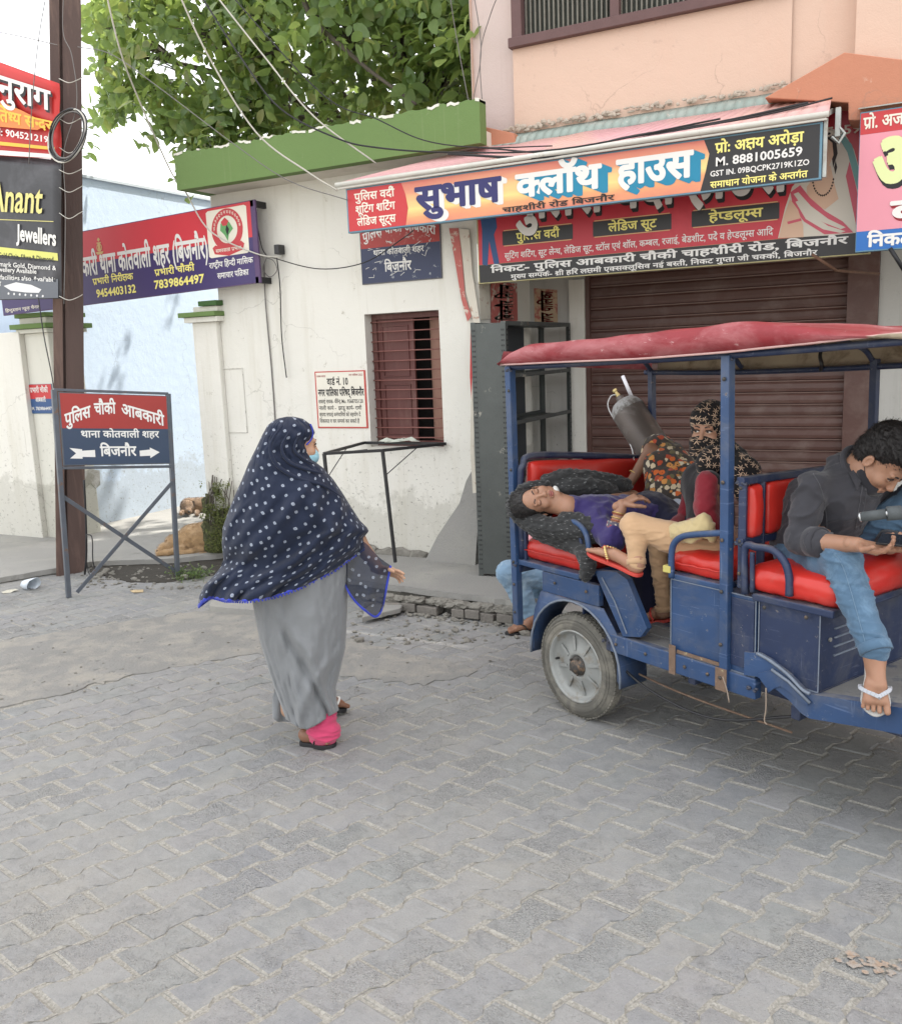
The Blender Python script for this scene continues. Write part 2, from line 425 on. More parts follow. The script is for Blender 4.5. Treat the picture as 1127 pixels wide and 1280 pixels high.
# dumbbell pavers in running rows
PA = np.array([math.cos(rad(68)), math.sin(rad(68))]); PB = np.array([math.cos(rad(-13)), math.sin(rad(-13))])
PL, PW, DD, GAP = .232, .139, .0105, .0085
def paver_outline():
    st = [-.5, -.30, -.20, .20, .30, .5]; wd = [1, 1, -1, -1, 1, 1]; L = PL-GAP*1.1
    right = [(L*a, PW/2+DD*w-GAP/2) for a, w in zip(st, wd)]; return right+[(a, -w) for a, w in right[::-1]]
OUT = paver_outline()
def paver_geo(r):
    vs, fs = [], []
    n = len(OUT); tz = [r.uniform(-.0014, .0014) for _ in range(3)]; h = r.uniform(-.0010, .0016); ch = r.uniform(.005, .010); rag = .0022
    for k, (ins, z) in enumerate(((0, -.03), (0, -.0040), (ch, 0))):
        for a, w in OUT:
            jr = r.uniform(-rag, rag)
            a2 = a-math.copysign(ins, a)+jr; w2 = w-math.copysign(ins, w)+jr
            p = PA*a2+PB*w2; zz = z+(h+tz[0]*a/PL*1.6+tz[1]*w/PW*1.6 if k else 0)
            vs.append((p[0], p[1], zz))
    for k in (0, 1):
        for i in range(n): fs.append([k*n+i, k*n+(i+1) % n, (k+1)*n+(i+1) % n, (k+1)*n+i])
    q = 2*n   # top: three strips, kept convex
    fs += [[q+0, q+1, q+10, q+11], [q+1, q+2, q+9, q+10], [q+2, q+3, q+8, q+9], [q+3, q+4, q+7, q+8], [q+4, q+5, q+6, q+7]]
    return vs, fs
STRIP = [onz(x, y)[:2] for x, y in [(-160, 826), (0, 803), (130, 781), (247, 764), (330, 768), (420, 793), (520, 820), (600, 838), (530, 858), (430, 846), (320, 817), (160, 846), (57, 872), (-160, 925)]]
def inside(p, poly):
    c = False; j = len(poly)-1
    for i in range(len(poly)):
        a, b = poly[i], poly[j]
        if (a[1] > p[1]) != (b[1] > p[1]) and p[0] < (b[0]-a[0])*(p[1]-a[1])/(b[1]-a[1])+a[0]: c = not c
        j = i
    return c
rp = random.Random(4); protos = []
for k in range(21):
    me = bpy.data.meshes.new('paver'); vs, fs = paver_geo(rp); me.from_pydata(vs, [], fs); me.materials.append(PAVE); me.materials.append(SAND); me.polygons.foreach_set('material_index', [1 if 12 <= i < 24 and k % 3 != 0 else 0 for i in range(len(fs))]); me.update(); protos.append(me)
cand = []
Bi = np.linalg.inv(np.array([PA, PB]).T)
for i in range(-70, 60):
    for j in range(-75, 40):
        p = np.array([-2.6, 3.0])+PA*PL*(i+.5*(j % 2))+PB*PW*j
        if not (-9.6 < p[0] < 3.2 and .2 < p[1] < 5.75): continue
        if inside(p, STRIP) and inside(p+PA*.1, STRIP) and inside(p-PA*.1, STRIP): continue
        x, y, d = proj((p[0], p[1], 0)); vis = d > .3 and -15 < x < 1142 and y < 1300
        hidden = vis and (p[1] > 5.3)
        cand.append((d if (vis and not hidden) else 99+np.linalg.norm(p), tuple(p)))
cand.sort(key=lambda q: q[0])
for k, (d, p) in enumerate(cand[:300]):
    o = bpy.data.objects.new('paver', protos[k*8 % 21]); COL.objects.link(o); o.location = (p[0], p[1], rp.uniform(-.0006, .0006))
    o.parent = road
    if k % 2: o.rotation_euler.z = math.pi
mb = MB()
for d, p in cand[300:]:
    vs, fs = paver_geo(rp); mb.add([(v[0]+p[0], v[1]+p[1], v[2]) for v in vs], fs)
o = mb.build('pavers', PAVE, road, fix=False); tag(o, kind='stuff')
# thin cement strip patched across the pavers
def ragged(poly, r, amp, step=.06):
    out = []
    for i in range(len(poly)):
        a, b = np.array(poly[i], float), np.array(poly[(i+1) % len(poly)], float); n = max(1, int(np.linalg.norm(b-a)/step))
        for k in range(n):
            q = a+(b-a)*k/n; out.append(q+np.array([r.uniform(-amp, amp), r.uniform(-amp, amp)]) if k else q+np.array([r.uniform(-amp, amp), r.uniform(-amp, amp)])*.5)
    return out
CEM = mat('cement_screed', (.225, .222, .212), .92, .18, 2.2, .7, 60, wear=(.15, .15, .145), wa=.60, wb=.66, wscale=16, dirt=(.30, .285, .255), da=.45, db=.62, dscale=5)
rr = random.Random(3); rg = ragged(STRIP, rr, .034, .045)
mb = MB().prism([(p[0], p[1], .0040) for p in rg], (0, 0, -.03)); tag(mb.build('cement_strip', CEM), kind='structure')

# ============================================================ THE PAVEMENT (raised, with its broken edge)
CON = mat('old_concrete', (.27, .265, .25), .92, .16, 1.3, .6, 70, wear=(.20, .195, .185), wa=.58, wb=.7, wscale=5, dirt=(.33, .32, .29), da=.48, db=.72, dscale=1.4)
DARK = mat('gutter_void_dark', (.045, .04, .033), .95, .4, 20, .8, 80)
RUB = mat('crumbled_mortar', (.22, .21, .185), .95, .3, 14, 1.0, 60, dirt=(.17, .16, .14), da=.5, db=.65, dscale=12)
edge = [(-120, 745), (0, 722), (77, 709), (120, 701), (202, 699), (280, 692), (340, 700), (430, 722), (505, 733), (545, 739), (600, 745), (640, 751), (700, 762), (800, 782)]
def pav_z(X): return float(np.interp(X, [-5.5, -4.3], [.055, PZ]))
EP = []
for x, y in edge:
    z = PZ
    for _ in range(6): z = pav_z(onz(x, y, z)[0])
    EP.append(onz(x, y, z)[:2])
EP = [np.array([-14, EP[0][1]+.15])]+EP+[np.array([2.5, 5.30]), np.array([9, 5.3])]
rr = random.Random(8)
def ragged_line(P, r, amp, step=.06):
    out = []
    for i in range(len(P)-1):
        a, b = np.array(P[i], float), np.array(P[i+1], float); n = max(1, int(np.linalg.norm(b-a)/step))
        for k in range(n): out.append(a+(b-a)*k/n+np.array([r.uniform(-amp, amp), r.uniform(-amp, amp)]))
    return out+[np.array(P[-1], float)]
top = ragged_line(EP, rr, .012)
top.sort(key=lambda p: p[0])
def slab_parts(line, dz, th, Yb):
    mb = MB()
    for x0, x1 in ((-14, -5.5), (-5.5, -4.3), (-4.3, 9)):
        def at(X): return np.array([X, float(np.interp(X, [p[0] for p in line], [p[1] for p in line]))])
        P = [at(x0)]+[p for p in line if x0 < p[0] < x1]+[at(x1)]
        mb.prism([(p[0], p[1], pav_z(p[0])+dz) for p in P]+[(x1, Yb, pav_z(x1)+dz), (x0, Yb, pav_z(x0)+dz)], (0, 0, -th))
    return mb
pav = slab_parts(top, 0, .045, 13).build('pavement', CON); tag(pav, kind='structure')
inn = [np.array([p[0], p[1]+(.14 if -5.9 < p[0] < -4.2 else .04)]) for p in top]
slab_parts(inn, -.047, .3, 12.9).build('pavement_bed', [RUB], pav)
# drain under the lip on the left: shade of its void put into a near-black sheet
g = [onz(x, y)[:2] for x, y in [(112, 716), (160, 728), (215, 728), (262, 720), (300, 712), (300, 700), (200, 690), (112, 702)]]
tag(MB().prism([(p[0], p[1], .007) for p in ragged(g, rr, .02)], (0, 0, -.012)).build('gutter_shade', DARK), kind='structure')
# bricks and broken concrete lumps showing under the right-hand edge
BRK = mat('grey_brick', (.20, .185, .165), .95, .25, 30, .9, 70, objvar=.35, wear=(.33, .19, .13), wa=.66, wb=.74, wscale=9)
kerb = thing('kerb', 'crumbling kerb of loose bricks and broken mortar along the pavement edge behind the rickshaw', 'kerb', (-3, 5.3, 0))
def rock(c, sx, sy, sz, r, rough=.22, n=2):
    bm = bmesh.new(); bmesh.ops.create_icosphere(bm, subdivisions=n, radius=1)
    o = Vector((r.uniform(0, 50), r.uniform(0, 50), 0))
    for v in bm.verts:
        k = 1+rough*noise.noise(v.co*1.6+o)*1.6; a = v.co*k
        q = max(abs(a.x), abs(a.y), abs(a.z)); a = a*(1+.25*(1-q)) ; v.co = Vector((c[0]+a.x*sx, c[1]+a.y*sy, c[2]+a.z*sz))
    vs = [tuple(v.co) for v in bm.verts]; fs = [[v.index for v in f.verts] for f in bm.faces]; bm.free(); return vs, fs
pts = [onz(x, y, 0)[:2] for x, y in [(452, 765), (500, 766), (520, 768), (548, 771), (563, 773), (580, 775), (600, 777), (620, 780), (642, 783), (668, 787)]]
for i in range(len(pts)-1):
    a, b_ = pts[i], pts[i+1]; d = unit([*(b_-a), 0]); L = np.linalg.norm(b_-a)
    k = max(1, round(L/.12))
    for j in range(k):
        if i == 3 and j == 0: continue
        c = a+(b_-a)*(j+.5)/k; w = L/k-.012; q = np.array([c[0], c[1]+.045, .035+rr.uniform(-.008, .01)])
        e = np.array([-d[1], d[0], 0]); rot = rr.uniform(-.12, .12); d2 = d*math.cos(rot)+e*math.sin(rot); e2 = e*math.cos(rot)-d*math.sin(rot)
        up = np.array([0, 0, rr.uniform(.028, .036)])
        A = d2*w/2; B2 = e2*.05
        o = MB().hexa([q-A-B2-up, q+A-B2-up, q+A+B2-up, q-A+B2-up, q-A-B2+up, q+A-B2+up, q+A+B2+up, q-A+B2+up]).build('brick', BRK, kerb, bevel=.006, seg=2)
mb = MB()
for i in range(90):
    t = rr.random(); k = t*(len(pts)-1); a = pts[int(k)]; b_ = pts[int(k)+1]; c = a+(b_-a)*(k-int(k))
    mb.add(*rock((c[0]+rr.uniform(-.03, .03), c[1]+rr.uniform(.03, .07), rr.uniform(.075, .105)), rr.uniform(.03, .07), .035, rr.uniform(.014, .028), rr, .4, 2))
for i in range(60):
    t = rr.random(); k = t*(len(pts)-1); a = pts[int(k)]; b_ = pts[int(k)+1]; c = a+(b_-a)*(k-int(k)); s_ = rr.uniform(.006, .02)
    mb.add(*rock((c[0]+rr.uniform(-.05, .05), c[1]+rr.uniform(-.07, .0), s_*.5), s_*1.3, s_, s_*.7, rr, .4, 1))
o = mb.build('mortar_rubble', RUB, kerb, smooth=False, fix=False); tag(o, kind='stuff')
# loose slabs and stones
def slabthing(name, label, cat, quad_px, z, th, m, group=None):
    P = [onz(x, y, z) for x, y in quad_px]; c = sum(P)/len(P); t_ = thing(name, label, cat, (c[0], c[1], 0), group)
    rg = ragged([p[:2] for p in P], rr, .006, .05); MB().prism([(p[0], p[1], z) for p in rg], (0, 0, -th)).build('slab', m, t_, bevel=.004, seg=1); return t_
slabthing('stone_slab', 'flat grey stone slab lying in the road behind the walking woman', 'slab', [(266, 748), (262, 757), (330, 763), (335, 754)], .05, .05, CON)
slabthing('broken_slab', 'thin broken cement slab tilted at the pavement edge right of the walking woman', 'slab', [(455, 762), (452, 772), (500, 760), (510, 748), (480, 744)], .06, .035, CON)
mb = MB()
for i in range(500):   # crumbs on the screed too
    if i >= 420:
        x, y = rr.uniform(0, 620), rr.uniform(770, 880); p = onz(x, y); s_ = rr.uniform(.003, .009); mb.add(*rock((p[0], p[1], .004+s_*.4), s_*1.2, s_, s_*.6, rr, .4, 1)); continue
      # grit and small stones gathered along the pavement edge and by the drain
    if rr.random() < .6: x, y = rr.uniform(100, 300), rr.uniform(706, 738)
    else: x, y = rr.uniform(440, 700), rr.uniform(764, 806)
    p = onz(x, y); s_ = rr.uniform(.004, .016)*(1 if rr.random() < .9 else 2)
    mb.add(*rock((p[0], p[1], s_*.4), s_*1.2, s_, s_*.7, rr, .4, 1))
tag(mb.build('gravel', RUB, fix=False), 'loose grit and crumbs of mortar along the foot of the pavement', 'gravel', kind='stuff')
# ============================================================ BUILDINGS
def plaster(name, c, stain, stain2, base_z=None, extra=0, mould=.0):
    m, t, b = nt(name); co = coord(t, 'World')
    col = mixc(t, noise_n(t, co, 1.1, 6, .6), tuple(x*.93 for x in c), c)
    st = N(t, 'ShaderNodeMapping'); st.inputs['Scale'].default_value = (7, 7, .7); t.links.new(co, st.inputs[0])
    col = mixc(t, math_n(t, 'MULTIPLY', ramp(t, noise_n(t, st.outputs[0], 1.0, 7, .65), .52, .75), .35+extra), col, stain)
    col = mixc(t, math_n(t, 'MULTIPLY', ramp(t, noise_n(t, co, 9, 10, .75), .62, .68), .55+extra), col, stain2)
    if mould:
        z = N(t, 'ShaderNodeSeparateXYZ'); t.links.new(co, z.inputs[0])
        zz = math_n(t, 'ADD', z.outputs['Z'], math_n(t, 'MULTIPLY', noise_n(t, co, 4, 8, .7), -1.15))
        k = ramp(t, zz, -.50+PZ, -.05+PZ, (1, 1, 1, 1), (0, 0, 0, 1))
        col = mixc(t, math_n(t, 'MULTIPLY', k, mould), col, (.26, .25, .20))
        sp = ramp(t, noise_n(t, co, 34, 6, .7), .60, .64); kk = ramp(t, zz, -.4+PZ, .75+PZ, (1, 1, 1, 1), (0, 0, 0, 1))
        col = mixc(t, math_n(t, 'MULTIPLY', math_n(t, 'MULTIPLY', sp, kk), .75), col, (.20, .19, .16))
    # hairline cracks and thin rain drips
    wp_ = N(t, 'ShaderNodeVectorMath'); wp_.operation = 'MULTIPLY_ADD'; nn_ = N(t, 'ShaderNodeTexNoise'); nn_.inputs['Scale'].default_value = 3; nn_.inputs['Detail'].default_value = 6; t.links.new(co, nn_.inputs['Vector']); t.links.new(nn_.outputs['Color'], wp_.inputs[0]); wp_.inputs[1].default_value = (.5, .5, .5); t.links.new(co, wp_.inputs[2])
    vc = N(t, 'ShaderNodeTexVoronoi'); vc.feature = 'DISTANCE_TO_EDGE'; vc.inputs['Scale'].default_value = 1.3; t.links.new(wp_.outputs[0], vc.inputs['Vector'])
    ck = math_n(t, 'MULTIPLY', ramp(t, vc.outputs['Distance'], .0, .006, (1, 1, 1, 1), (0, 0, 0, 1)), ramp(t, noise_n(t, co, 1.7, 4), .50, .60)); col = mixc(t, math_n(t, 'MULTIPLY', ck, .35), col, tuple(x*.4 for x in stain2))
    dr_ = N(t, 'ShaderNodeMapping'); dr_.inputs['Scale'].default_value = (38, 38, .9); t.links.new(co, dr_.inputs[0]); col = mixc(t, math_n(t, 'MULTIPLY', math_n(t, 'MULTIPLY', ramp(t, noise_n(t, dr_.outputs[0], 1.0, 3, .5), .62, .74), ramp(t, noise_n(t, co, 1.2, 4), .5, .65)), .4+extra), col, stain2)
    t.links.new(col, b.inputs['Base Color']); b.inputs['Roughness'].default_value = .9; b.inputs['Specular IOR Level'].default_value = .2
    bump(t, b, math_n(t, 'ADD', noise_n(t, co, 7, 8, .6), math_n(t, 'MULTIPLY', noise_n(t, co, 120, 4, .6), .25)), .35, .02); return m
PLW = plaster('white_plaster', (.74, .725, .665), (.54, .51, .42), (.40, .37, .30), extra=.12, mould=.30)
PLB = plaster('pale_blue_plaster', (.54, .64, .77), (.46, .54, .62), (.40, .43, .44), mould=.3)
PLP = plaster('peach_plaster', (.62, .45, .36), (.60, .40, .31), (.42, .30, .25), extra=-.1)
PLL = plaster('lilac_plaster', (.56, .46, .43), (.55, .44, .40), (.42, .32, .30), extra=-.15)
PLG = plaster('bare_grey_plaster', (.50, .49, .46), (.34, .33, .30), (.20, .19, .17), extra=.25, mould=.7)
GRN = plaster('green_paint', (.15, .23, .085), (.12, .18, .07), (.30, .34, .22), extra=-.12)
GRD = mat('dark_green_paint', (.05, .12, .035), .7, .2, 8, .2)
ORG = plaster('terracotta_paint', (.50, .225, .145), (.45, .18, .11), (.62, .45, .36), extra=0)
def wall_panel(x0, x1, z0, z1, Y, depth, holes=(), sub=.45):
    """front wall with openings, each with its own reveals"""
    mb = MB(); xs = sorted({x0, x1, *[h[0] for h in holes], *[h[1] for h in holes]}); zs = sorted({z0, z1, *[h[2] for h in holes], *[h[3] for h in holes]})
    for i in range(len(xs)-1):
        for j in range(len(zs)-1):
            cx, cz = (xs[i]+xs[i+1])/2, (zs[j]+zs[j+1])/2
            if any(h[0] < cx < h[1] and h[2] < cz < h[3] for h in holes): continue
            mb.add([(xs[i], Y, zs[j]), (xs[i+1], Y, zs[j]), (xs[i+1], Y, zs[j+1]), (xs[i], Y, zs[j+1])], [[0, 1, 2, 3]])
    for a, b_, c, d in holes:
        mb.add([(a, Y, c), (b_, Y, c), (b_, Y, d), (a, Y, d), (a, Y+depth, c), (b_, Y+depth, c), (b_, Y+depth, d), (a, Y+depth, d)],
               [[0, 4, 5, 1], [1, 5, 6, 2], [2, 6, 7, 3], [3, 7, 4, 0]])
    return mb
# ---- white police-post building
XW0, XW1 = ony(273, 372, FY)[0], ony(598, 350, FY)[0]      # its left and right ends
wl, wr = ony(455, 392, FY)[0], ony(548, 386, FY)[0]; wz0, wz1 = ony(550, 560, FY)[2], ony(500, 390, FY)[2]
wb = thing('white_building', 'single-storey white plastered building with a broad green parapet band', 'building', (XW0, FY, PZ))
FYF = FY-.36      # face of the green projecting band
gz1 = ony(603, 122, FYF)[2]; gz0 = ony(430, 205, FYF)[2]; gx0 = ony(218, 200, FYF)[0]
mb = wall_panel(XW0, XW1-.002, 0, gz0+.1, FY, .11, [(wl, wr, wz0, wz1)])
mb.add([(XW0, FY, 0), (XW0, FY+5, 0), (XW0, FY+5, gz0+.1), (XW0, FY, gz0+.1)], [[0, 1, 2, 3]])
mb.build('wall', PLW, wb, fix=False)
SOF = mat('soffit_plaster', (.62, .575, .50), .9, .08, 2, .2, 40, dirt=(.45, .40, .33), da=.55, db=.75, dscale=2)
MB().box(gx0+.02, ony(599, 130, FYF)[0]-.01, FYF+.012, FY-.021, gz0+.002, gz0+.10).box(gx0+.02, XW1-.03, FY-.02, FY+5, gz0+.002, gz0+.10).build('roof_slab', SOF, wb)
# the band, with a crumbling top edge
mb = MB(); n = 90; base = len(mb.v); rr = random.Random(5); front = []; xr = ony(599, 130, FYF)[0]
for i in range(n+1):
    x = gx0+(xr-gx0)*i/n; zt = gz1+rr.uniform(-.008, .006)+.012*noise.noise(Vector((x*6, 0, 0)))
    front.append((x, zt))
for i in range(n):
    (xa, za), (xb, zb) = front[i], front[i+1]
    mb.hexa([(xa, FYF, gz0), (xb, FYF, gz0), (xb, FYF+.10, gz0), (xa, FYF+.10, gz0), (xa, FYF, za), (xb, FYF, zb), (xb, FYF+.10, zb+.004), (xa, FYF+.10, za+.004)])
mb.box(gx0, gx0+.1, FYF+.101, FY+5, gz0, gz1)
mb.build('parapet_band', [GRN], wb, fix=False)
LMS = mat('chipped_lime', (.68, .67, .60), .95, .2, 30, .5)
mb = MB(); i = 0
while i < n:
    if rr.random() < .5:
        k = rr.randint(1, 5)
        for j in range(i, min(n, i+k)):
            (xa, za), (xb, zb) = front[j], front[j+1]; h = rr.uniform(.006, .016)
            mb.hexa([(xa, FYF-.004, za-h), (xb, FYF-.004, zb-h), (xb, FYF+.104, zb-h), (xa, FYF+.104, za-h), (xa, FYF-.004, za+.006), (xb, FYF-.004, zb+.006), (xb, FYF+.104, zb+.01), (xa, FYF+.104, za+.01)])
        i += k
    i += rr.randint(1, 3)
tag(mb.build('chipped_edge', LMS, wb, fix=False), kind='stuff')
# window
WOOD = mat('maroon_wood', (.105, .034, .03), .5, .25, 12, .25, 120, stretch=(1, 1, .15), dirt=(.17, .09, .075), da=.5, db=.75, dscale=9)
WOODL = mat('maroon_bar', (.24, .10, .085), .5, .2, 30)
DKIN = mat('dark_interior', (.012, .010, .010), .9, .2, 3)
wi = MB(); f = .045; Yi = FY+.10
wi.box(wl+.002, wr-.002, Yi, Yi+.05, wz1-f, wz1-.002).box(wl+.002, wr-.002, Yi, Yi+.05, wz0+.002, wz0+f).box(wl+.002, wl+f, Yi, Yi+.05, wz0+f, wz1-f).box(wr-f, wr-.002, Yi, Yi+.05, wz0+f, wz1-f)
win = wi.build('window', WOOD, wb, bevel=.003, seg=1); xm = wl+(wr-wl)*.56
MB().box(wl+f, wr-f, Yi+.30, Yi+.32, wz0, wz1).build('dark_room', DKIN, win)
mb = MB(); mb.box(wl+f, xm, Yi+.018, Yi+.04, wz0+f, wz1-f)
for z0, z1 in ((wz0+f+.05, (wz0+wz1)/2-.03), ((wz0+wz1)/2+.03, wz1-f-.05)):
    for q in ((wl+f+.04, wl+f+.05, z0, z1), (xm-.055, xm-.045, z0, z1), (wl+f+.05, xm-.055, z1-.01, z1), (wl+f+.05, xm-.055, z0, z0+.01)): mb.box(q[0], q[1], Yi+.008, Yi+.018, q[2], q[3])
mb.build('shutter', WOOD, win, bevel=.002, seg=1)
a, b_ = np.array([wr-f, Yi+.03]), np.array([xm+.105, Yi+.12])   # second leaf standing half open inwards
mb = MB().hexa([(a[0], a[1], wz0+f), (a[0]-.02, a[1]+.02, wz0+f), (b_[0]-.02, b_[1]+.02, wz0+f), (b_[0], b_[1], wz0+f), (a[0], a[1], wz1-f), (a[0]-.02, a[1]+.02, wz1-f), (b_[0]-.02, b_[1]+.02, wz1-f), (b_[0], b_[1], wz1-f)])
mb.build('shutter', mat('faded_wood', (.30, .17, .13), .6, .25, 9), win)
nb = 13
for i in range(nb):
    z = wz0+f+.03+(wz1-wz0-2*f-.05)*i/(nb-1); MB().tube([(wl+.004, Yi-.018, z), ((wl+wr)/2, Yi-.018, z+rr.uniform(-.003, .003)), (wr-.004, Yi-.018, z)], .0052, 6).build('window_bar', WOODL, win, smooth=True)
# recessed blocked-up panel in the plaster, left of the cable
p0, p1 = ony(263, 461, FY), ony(310, 541, FY); mb = MB(); g = .008
mb.box(p0[0], p1[0], FY-.008, FY+.0, p0[2]-g, p0[2]).box(p0[0], p1[0], FY-.008, FY, p1[2], p1[2]+g).box(p0[0], p0[0]+g, FY-.008, FY, p1[2]+g, p0[2]-g).box(p1[0]-g, p1[0], FY-.008, FY, p1[2]+g, p0[2]-g)
mb.build('blocked_panel', mat('patched_plaster', (.60, .59, .54), .95, .12, 6, .6, 60, dirt=(.36, .35, .31), da=.56, db=.62, dscale=24), wb, bevel=.003, seg=1)
# sloping cement patch at the foot of the wall, right end
q = [ony(x, y, FY) for x, y in [(593, 584), (585, 600), (578, 628), (567, 645), (553, 668), (541, 705), (575, 708), (603, 712), (603, 585)]]
mb = MB(); fr = [(p[0], FY-.02-.10*max(0, (1.0-(p[2]-PZ)/.75)), max(PZ, p[2])) for p in q]
mb.add([(p[0], FY+.01, max(PZ, p[2])) for p in q]+fr, [list(range(9, 18))]+[[i, (i+1) % 9, (i+1) % 9+9, i+9] for i in range(9)])
mb.build('cement_patch', CON, wb)
mb = MB(); rr = random.Random(11)      # footing of crumbling mortar
x = ony(430, 690, FY)[0]
while x < -3.55:
    w = rr.uniform(.04, .1); mb.add(*rock((x, FY-.012, PZ+.01), w, .03, rr.uniform(.03, .06), rr, .45, 2)); x += w
tag(mb.build('crumbled_footing', RUB, wb, fix=False), kind='stuff')
# ---- gate pillars with green caps
def pillar(name, label, x0, x1, y0, y1, top, over, mside, caps):
    t_ = thing(name, label, 'gate pillar', ((x0+x1)/2, (y0+y1)/2, PZ), 'plastered gate pillars with green capped tops')
    MB().box(x0, x1, y0, y1, PZ, top).build('shaft', mside, t_, bevel=.01)
    for (a, o_, b_, mm, nm) in caps: MB().box(x0-o_, x1+o_, y0-o_, y1+o_, top+a, top+b_).build(nm, mm, t_, bevel=.006)
    return t_
rx0 = ony(238, 400, FY-.07)[0]; rz = ony(220, 400, FY-.13)[2]
PX1 = XW0-.003
t_ = thing('gate_pillar', 'white gate pillar joined to the corner of the white building, mouldy at its foot', 'gate pillar', (rx0, FY, PZ), 'plastered gate pillars with green capped tops')
MB().box(rx0, PX1+.0, FY-.055, FY+.36, 0, rz-.03).build('shaft', PLW, t_, bevel=.008)
MB().box(rx0-.05, PX1+.05, FY-.10, FY+.41, rz-.03, rz+.015).build('cornice', PLW, t_, bevel=.004)
MB().box(rx0-.09, PX1+.055, FY-.13, FY+.44, rz+.017, rz+.058).build('cap', GRN, t_, bevel=.004)
MB().box(rx0+.03, PX1+.03, FY-.06, FY+.36, rz+.06, rz+.105).build('cornice', PLW, t_, bevel=.004)
MB().box(rx0+.12, PX1+.05, FY-.09, FY+.34, rz+.107, rz+.15).build('cap', GRD, t_, bevel=.004)
# left one
lx0, lx1 = ony(30, 420, 6.28)[0], ony(60, 420, 6.28)[0]; ly1 = onx(109, 500, lx1)[1]; lz = ony(30, 412, 6.28)[2]
t_ = thing('gate_pillar', 'white gate pillar behind the rust-brown pole, with a small red and blue plate on it', 'gate pillar', (lx0, 6.28, PZ), 'plastered gate pillars with green capped tops')
PLP2 = plaster('cream_plaster', (.68, .67, .60), (.5, .5, .45), (.38, .36, .30), mould=.4)
MB().box(lx0, lx1, 6.28, ly1, 0, lz-.04).build('shaft', PLP2, t_, bevel=.008)
MB().box(lx0-.05, lx1+.05, 6.23, ly1+.05, lz-.04, lz).build('cornice', PLP2, t_, bevel=.004)
MB().box(lx0-.09, lx1+.09, 6.19, ly1+.09, lz+.002, lz+.05).build('cap', GRN, t_, bevel=.004)
MB().box(lx0-.02, lx1+.02, 6.26, ly1+.02, lz+.052, lz+.11).build('cornice', PLP2, t_, bevel=.004)
MB().box(lx0-.05, lx1+.05, 6.23, ly1+.05, lz+.112, lz+.155).build('cap', GRN, t_, bevel=.004)
# wall left of it
t_ = thing('boundary_wall', 'stained white boundary wall at the far left beside the gate pillar', 'wall', (-9, 6.2, PZ))
MB().box(-13, lx0-.001, 6.22, 6.40, 0, lz-.02).build('wall_body', PLW, t_, bevel=.006)
# blue house deep in the gateway
BX = -8.14+.0; bz1 = onx(98, 221, BX)[2]
t_ = thing('blue_house', 'pale blue washed house wall seen through the gateway behind the purple banner', 'building', (BX, 8, PZ))
MB().box(-15, BX, ly1+.12, 16, 0, bz1).build('wall', PLB, t_, fix=True)
MB().box(-15.04, BX+.03, ly1+.09, 16.03, bz1+.001, bz1+.03).build('coping', mat('grey_coping', (.5, .55, .6), .9), t_)
q = [onx(x, y, BX) for x, y in [(105, 588), (125, 586), (126, 600), (118, 606), (124, 640), (122, 652), (108, 652)]]
# flaked plaster patch on the left pillar's side
mb = MB(); pp = [onx(x, y, lx1) for x, y in [(104, 590), (112, 586), (124, 588), (125, 606), (119, 611), (113, 604), (105, 612)]]
mb.prism([(lx1+.0, p[1], p[2]) for p in pp], (.006, 0, 0)).build('flaked_patch', PLG, bpy.data.objects['gate_pillar.001'])
# back wall closing the yard
t_ = thing('yard_wall', 'pale wall closing the yard far behind the gateway', 'wall', (-6.5, 12, PZ))
MB().box(-8.1, -1, 12.0, 12.2, 0, 2.6).build('wall_body', PLB, t_)

# ---- pink shop building, its walls run on unseen up and right to shade the street
pb = thing('pink_building', 'two-storey peach painted shop building above the brown shutter, its unseen walls raised for shade', 'building', (-1.5, FY, PZ))
XP0 = XW1; X1 = ony(1093, 500, FY)[0]; XA = ony(643, 100, FY)[0]; XB = ony(947, 60, FY)[0]; XC = ony(1071, 40, FY)[0]
SY = 7.28       # the shop front stands back under the upper floor
sx0, sx1 = ony(733, 500, SY)[0], ony(1093, 500, SY)[0]
shz1 = ony(900, 345, SY)[2]+.25
sill = ony(643, 54, FY)[2]; sxr = ony(917, 0, FY)[0]
wall_panel(XP0+.0, 9.5, PZ, 3.0, SY, .16, [(sx0, sx1, PZ, shz1)]).build('ground_floor_wall', PLG, pb, fix=False)
MB().add([(XP0, FY, PZ), (XP0, SY, PZ), (XP0, SY, 2.998), (XP0, FY, 2.998)], [[0, 1, 2, 3]]).build('side_wall', PLW, pb, fix=False)
MB().box(XP0, 9.5, FY+.001, SY+4, 3.0, 3.28).build('floor_slab', PLG, pb)
MB().add([(XP0, FY, 3.281), (XP0, FY+5, 3.281), (XP0, FY+5, 12.5), (XP0, FY, 12.5)], [[0, 3, 2, 1]]).build('upper_side_wall', PLP, pb, fix=False)
wz2 = sill+1.2
mb = wall_panel(XA, XB, 3.282, 12.5, FY-.02, .1, [(XA+.012, sxr+.35, sill, wz2)])  # height out of view is added to block the sun
mb.add([(XA, FY-.02, 3.282), (XA, FY+.1, 3.282), (XA, FY+.1, 12.5), (XA, FY-.02, 12.5)], [[0, 3, 2, 1]]); mb.build('upper_wall', PLP, pb, fix=False)
MB().box(XP0-.02, XA-.001, FY+.03, FY+3, gz0+.11, 12.5).build('corner_column', PLL, pb)
MB().box(XB+.001, XC, FY+.0, FY+.3, 3.282, 12.5).build('upper_wall', PLP, pb)
MB().box(XC+.001, 9.5, FY-.12, FY+.3, 3.282, 12.5).build('upper_wall', PLP, pb)
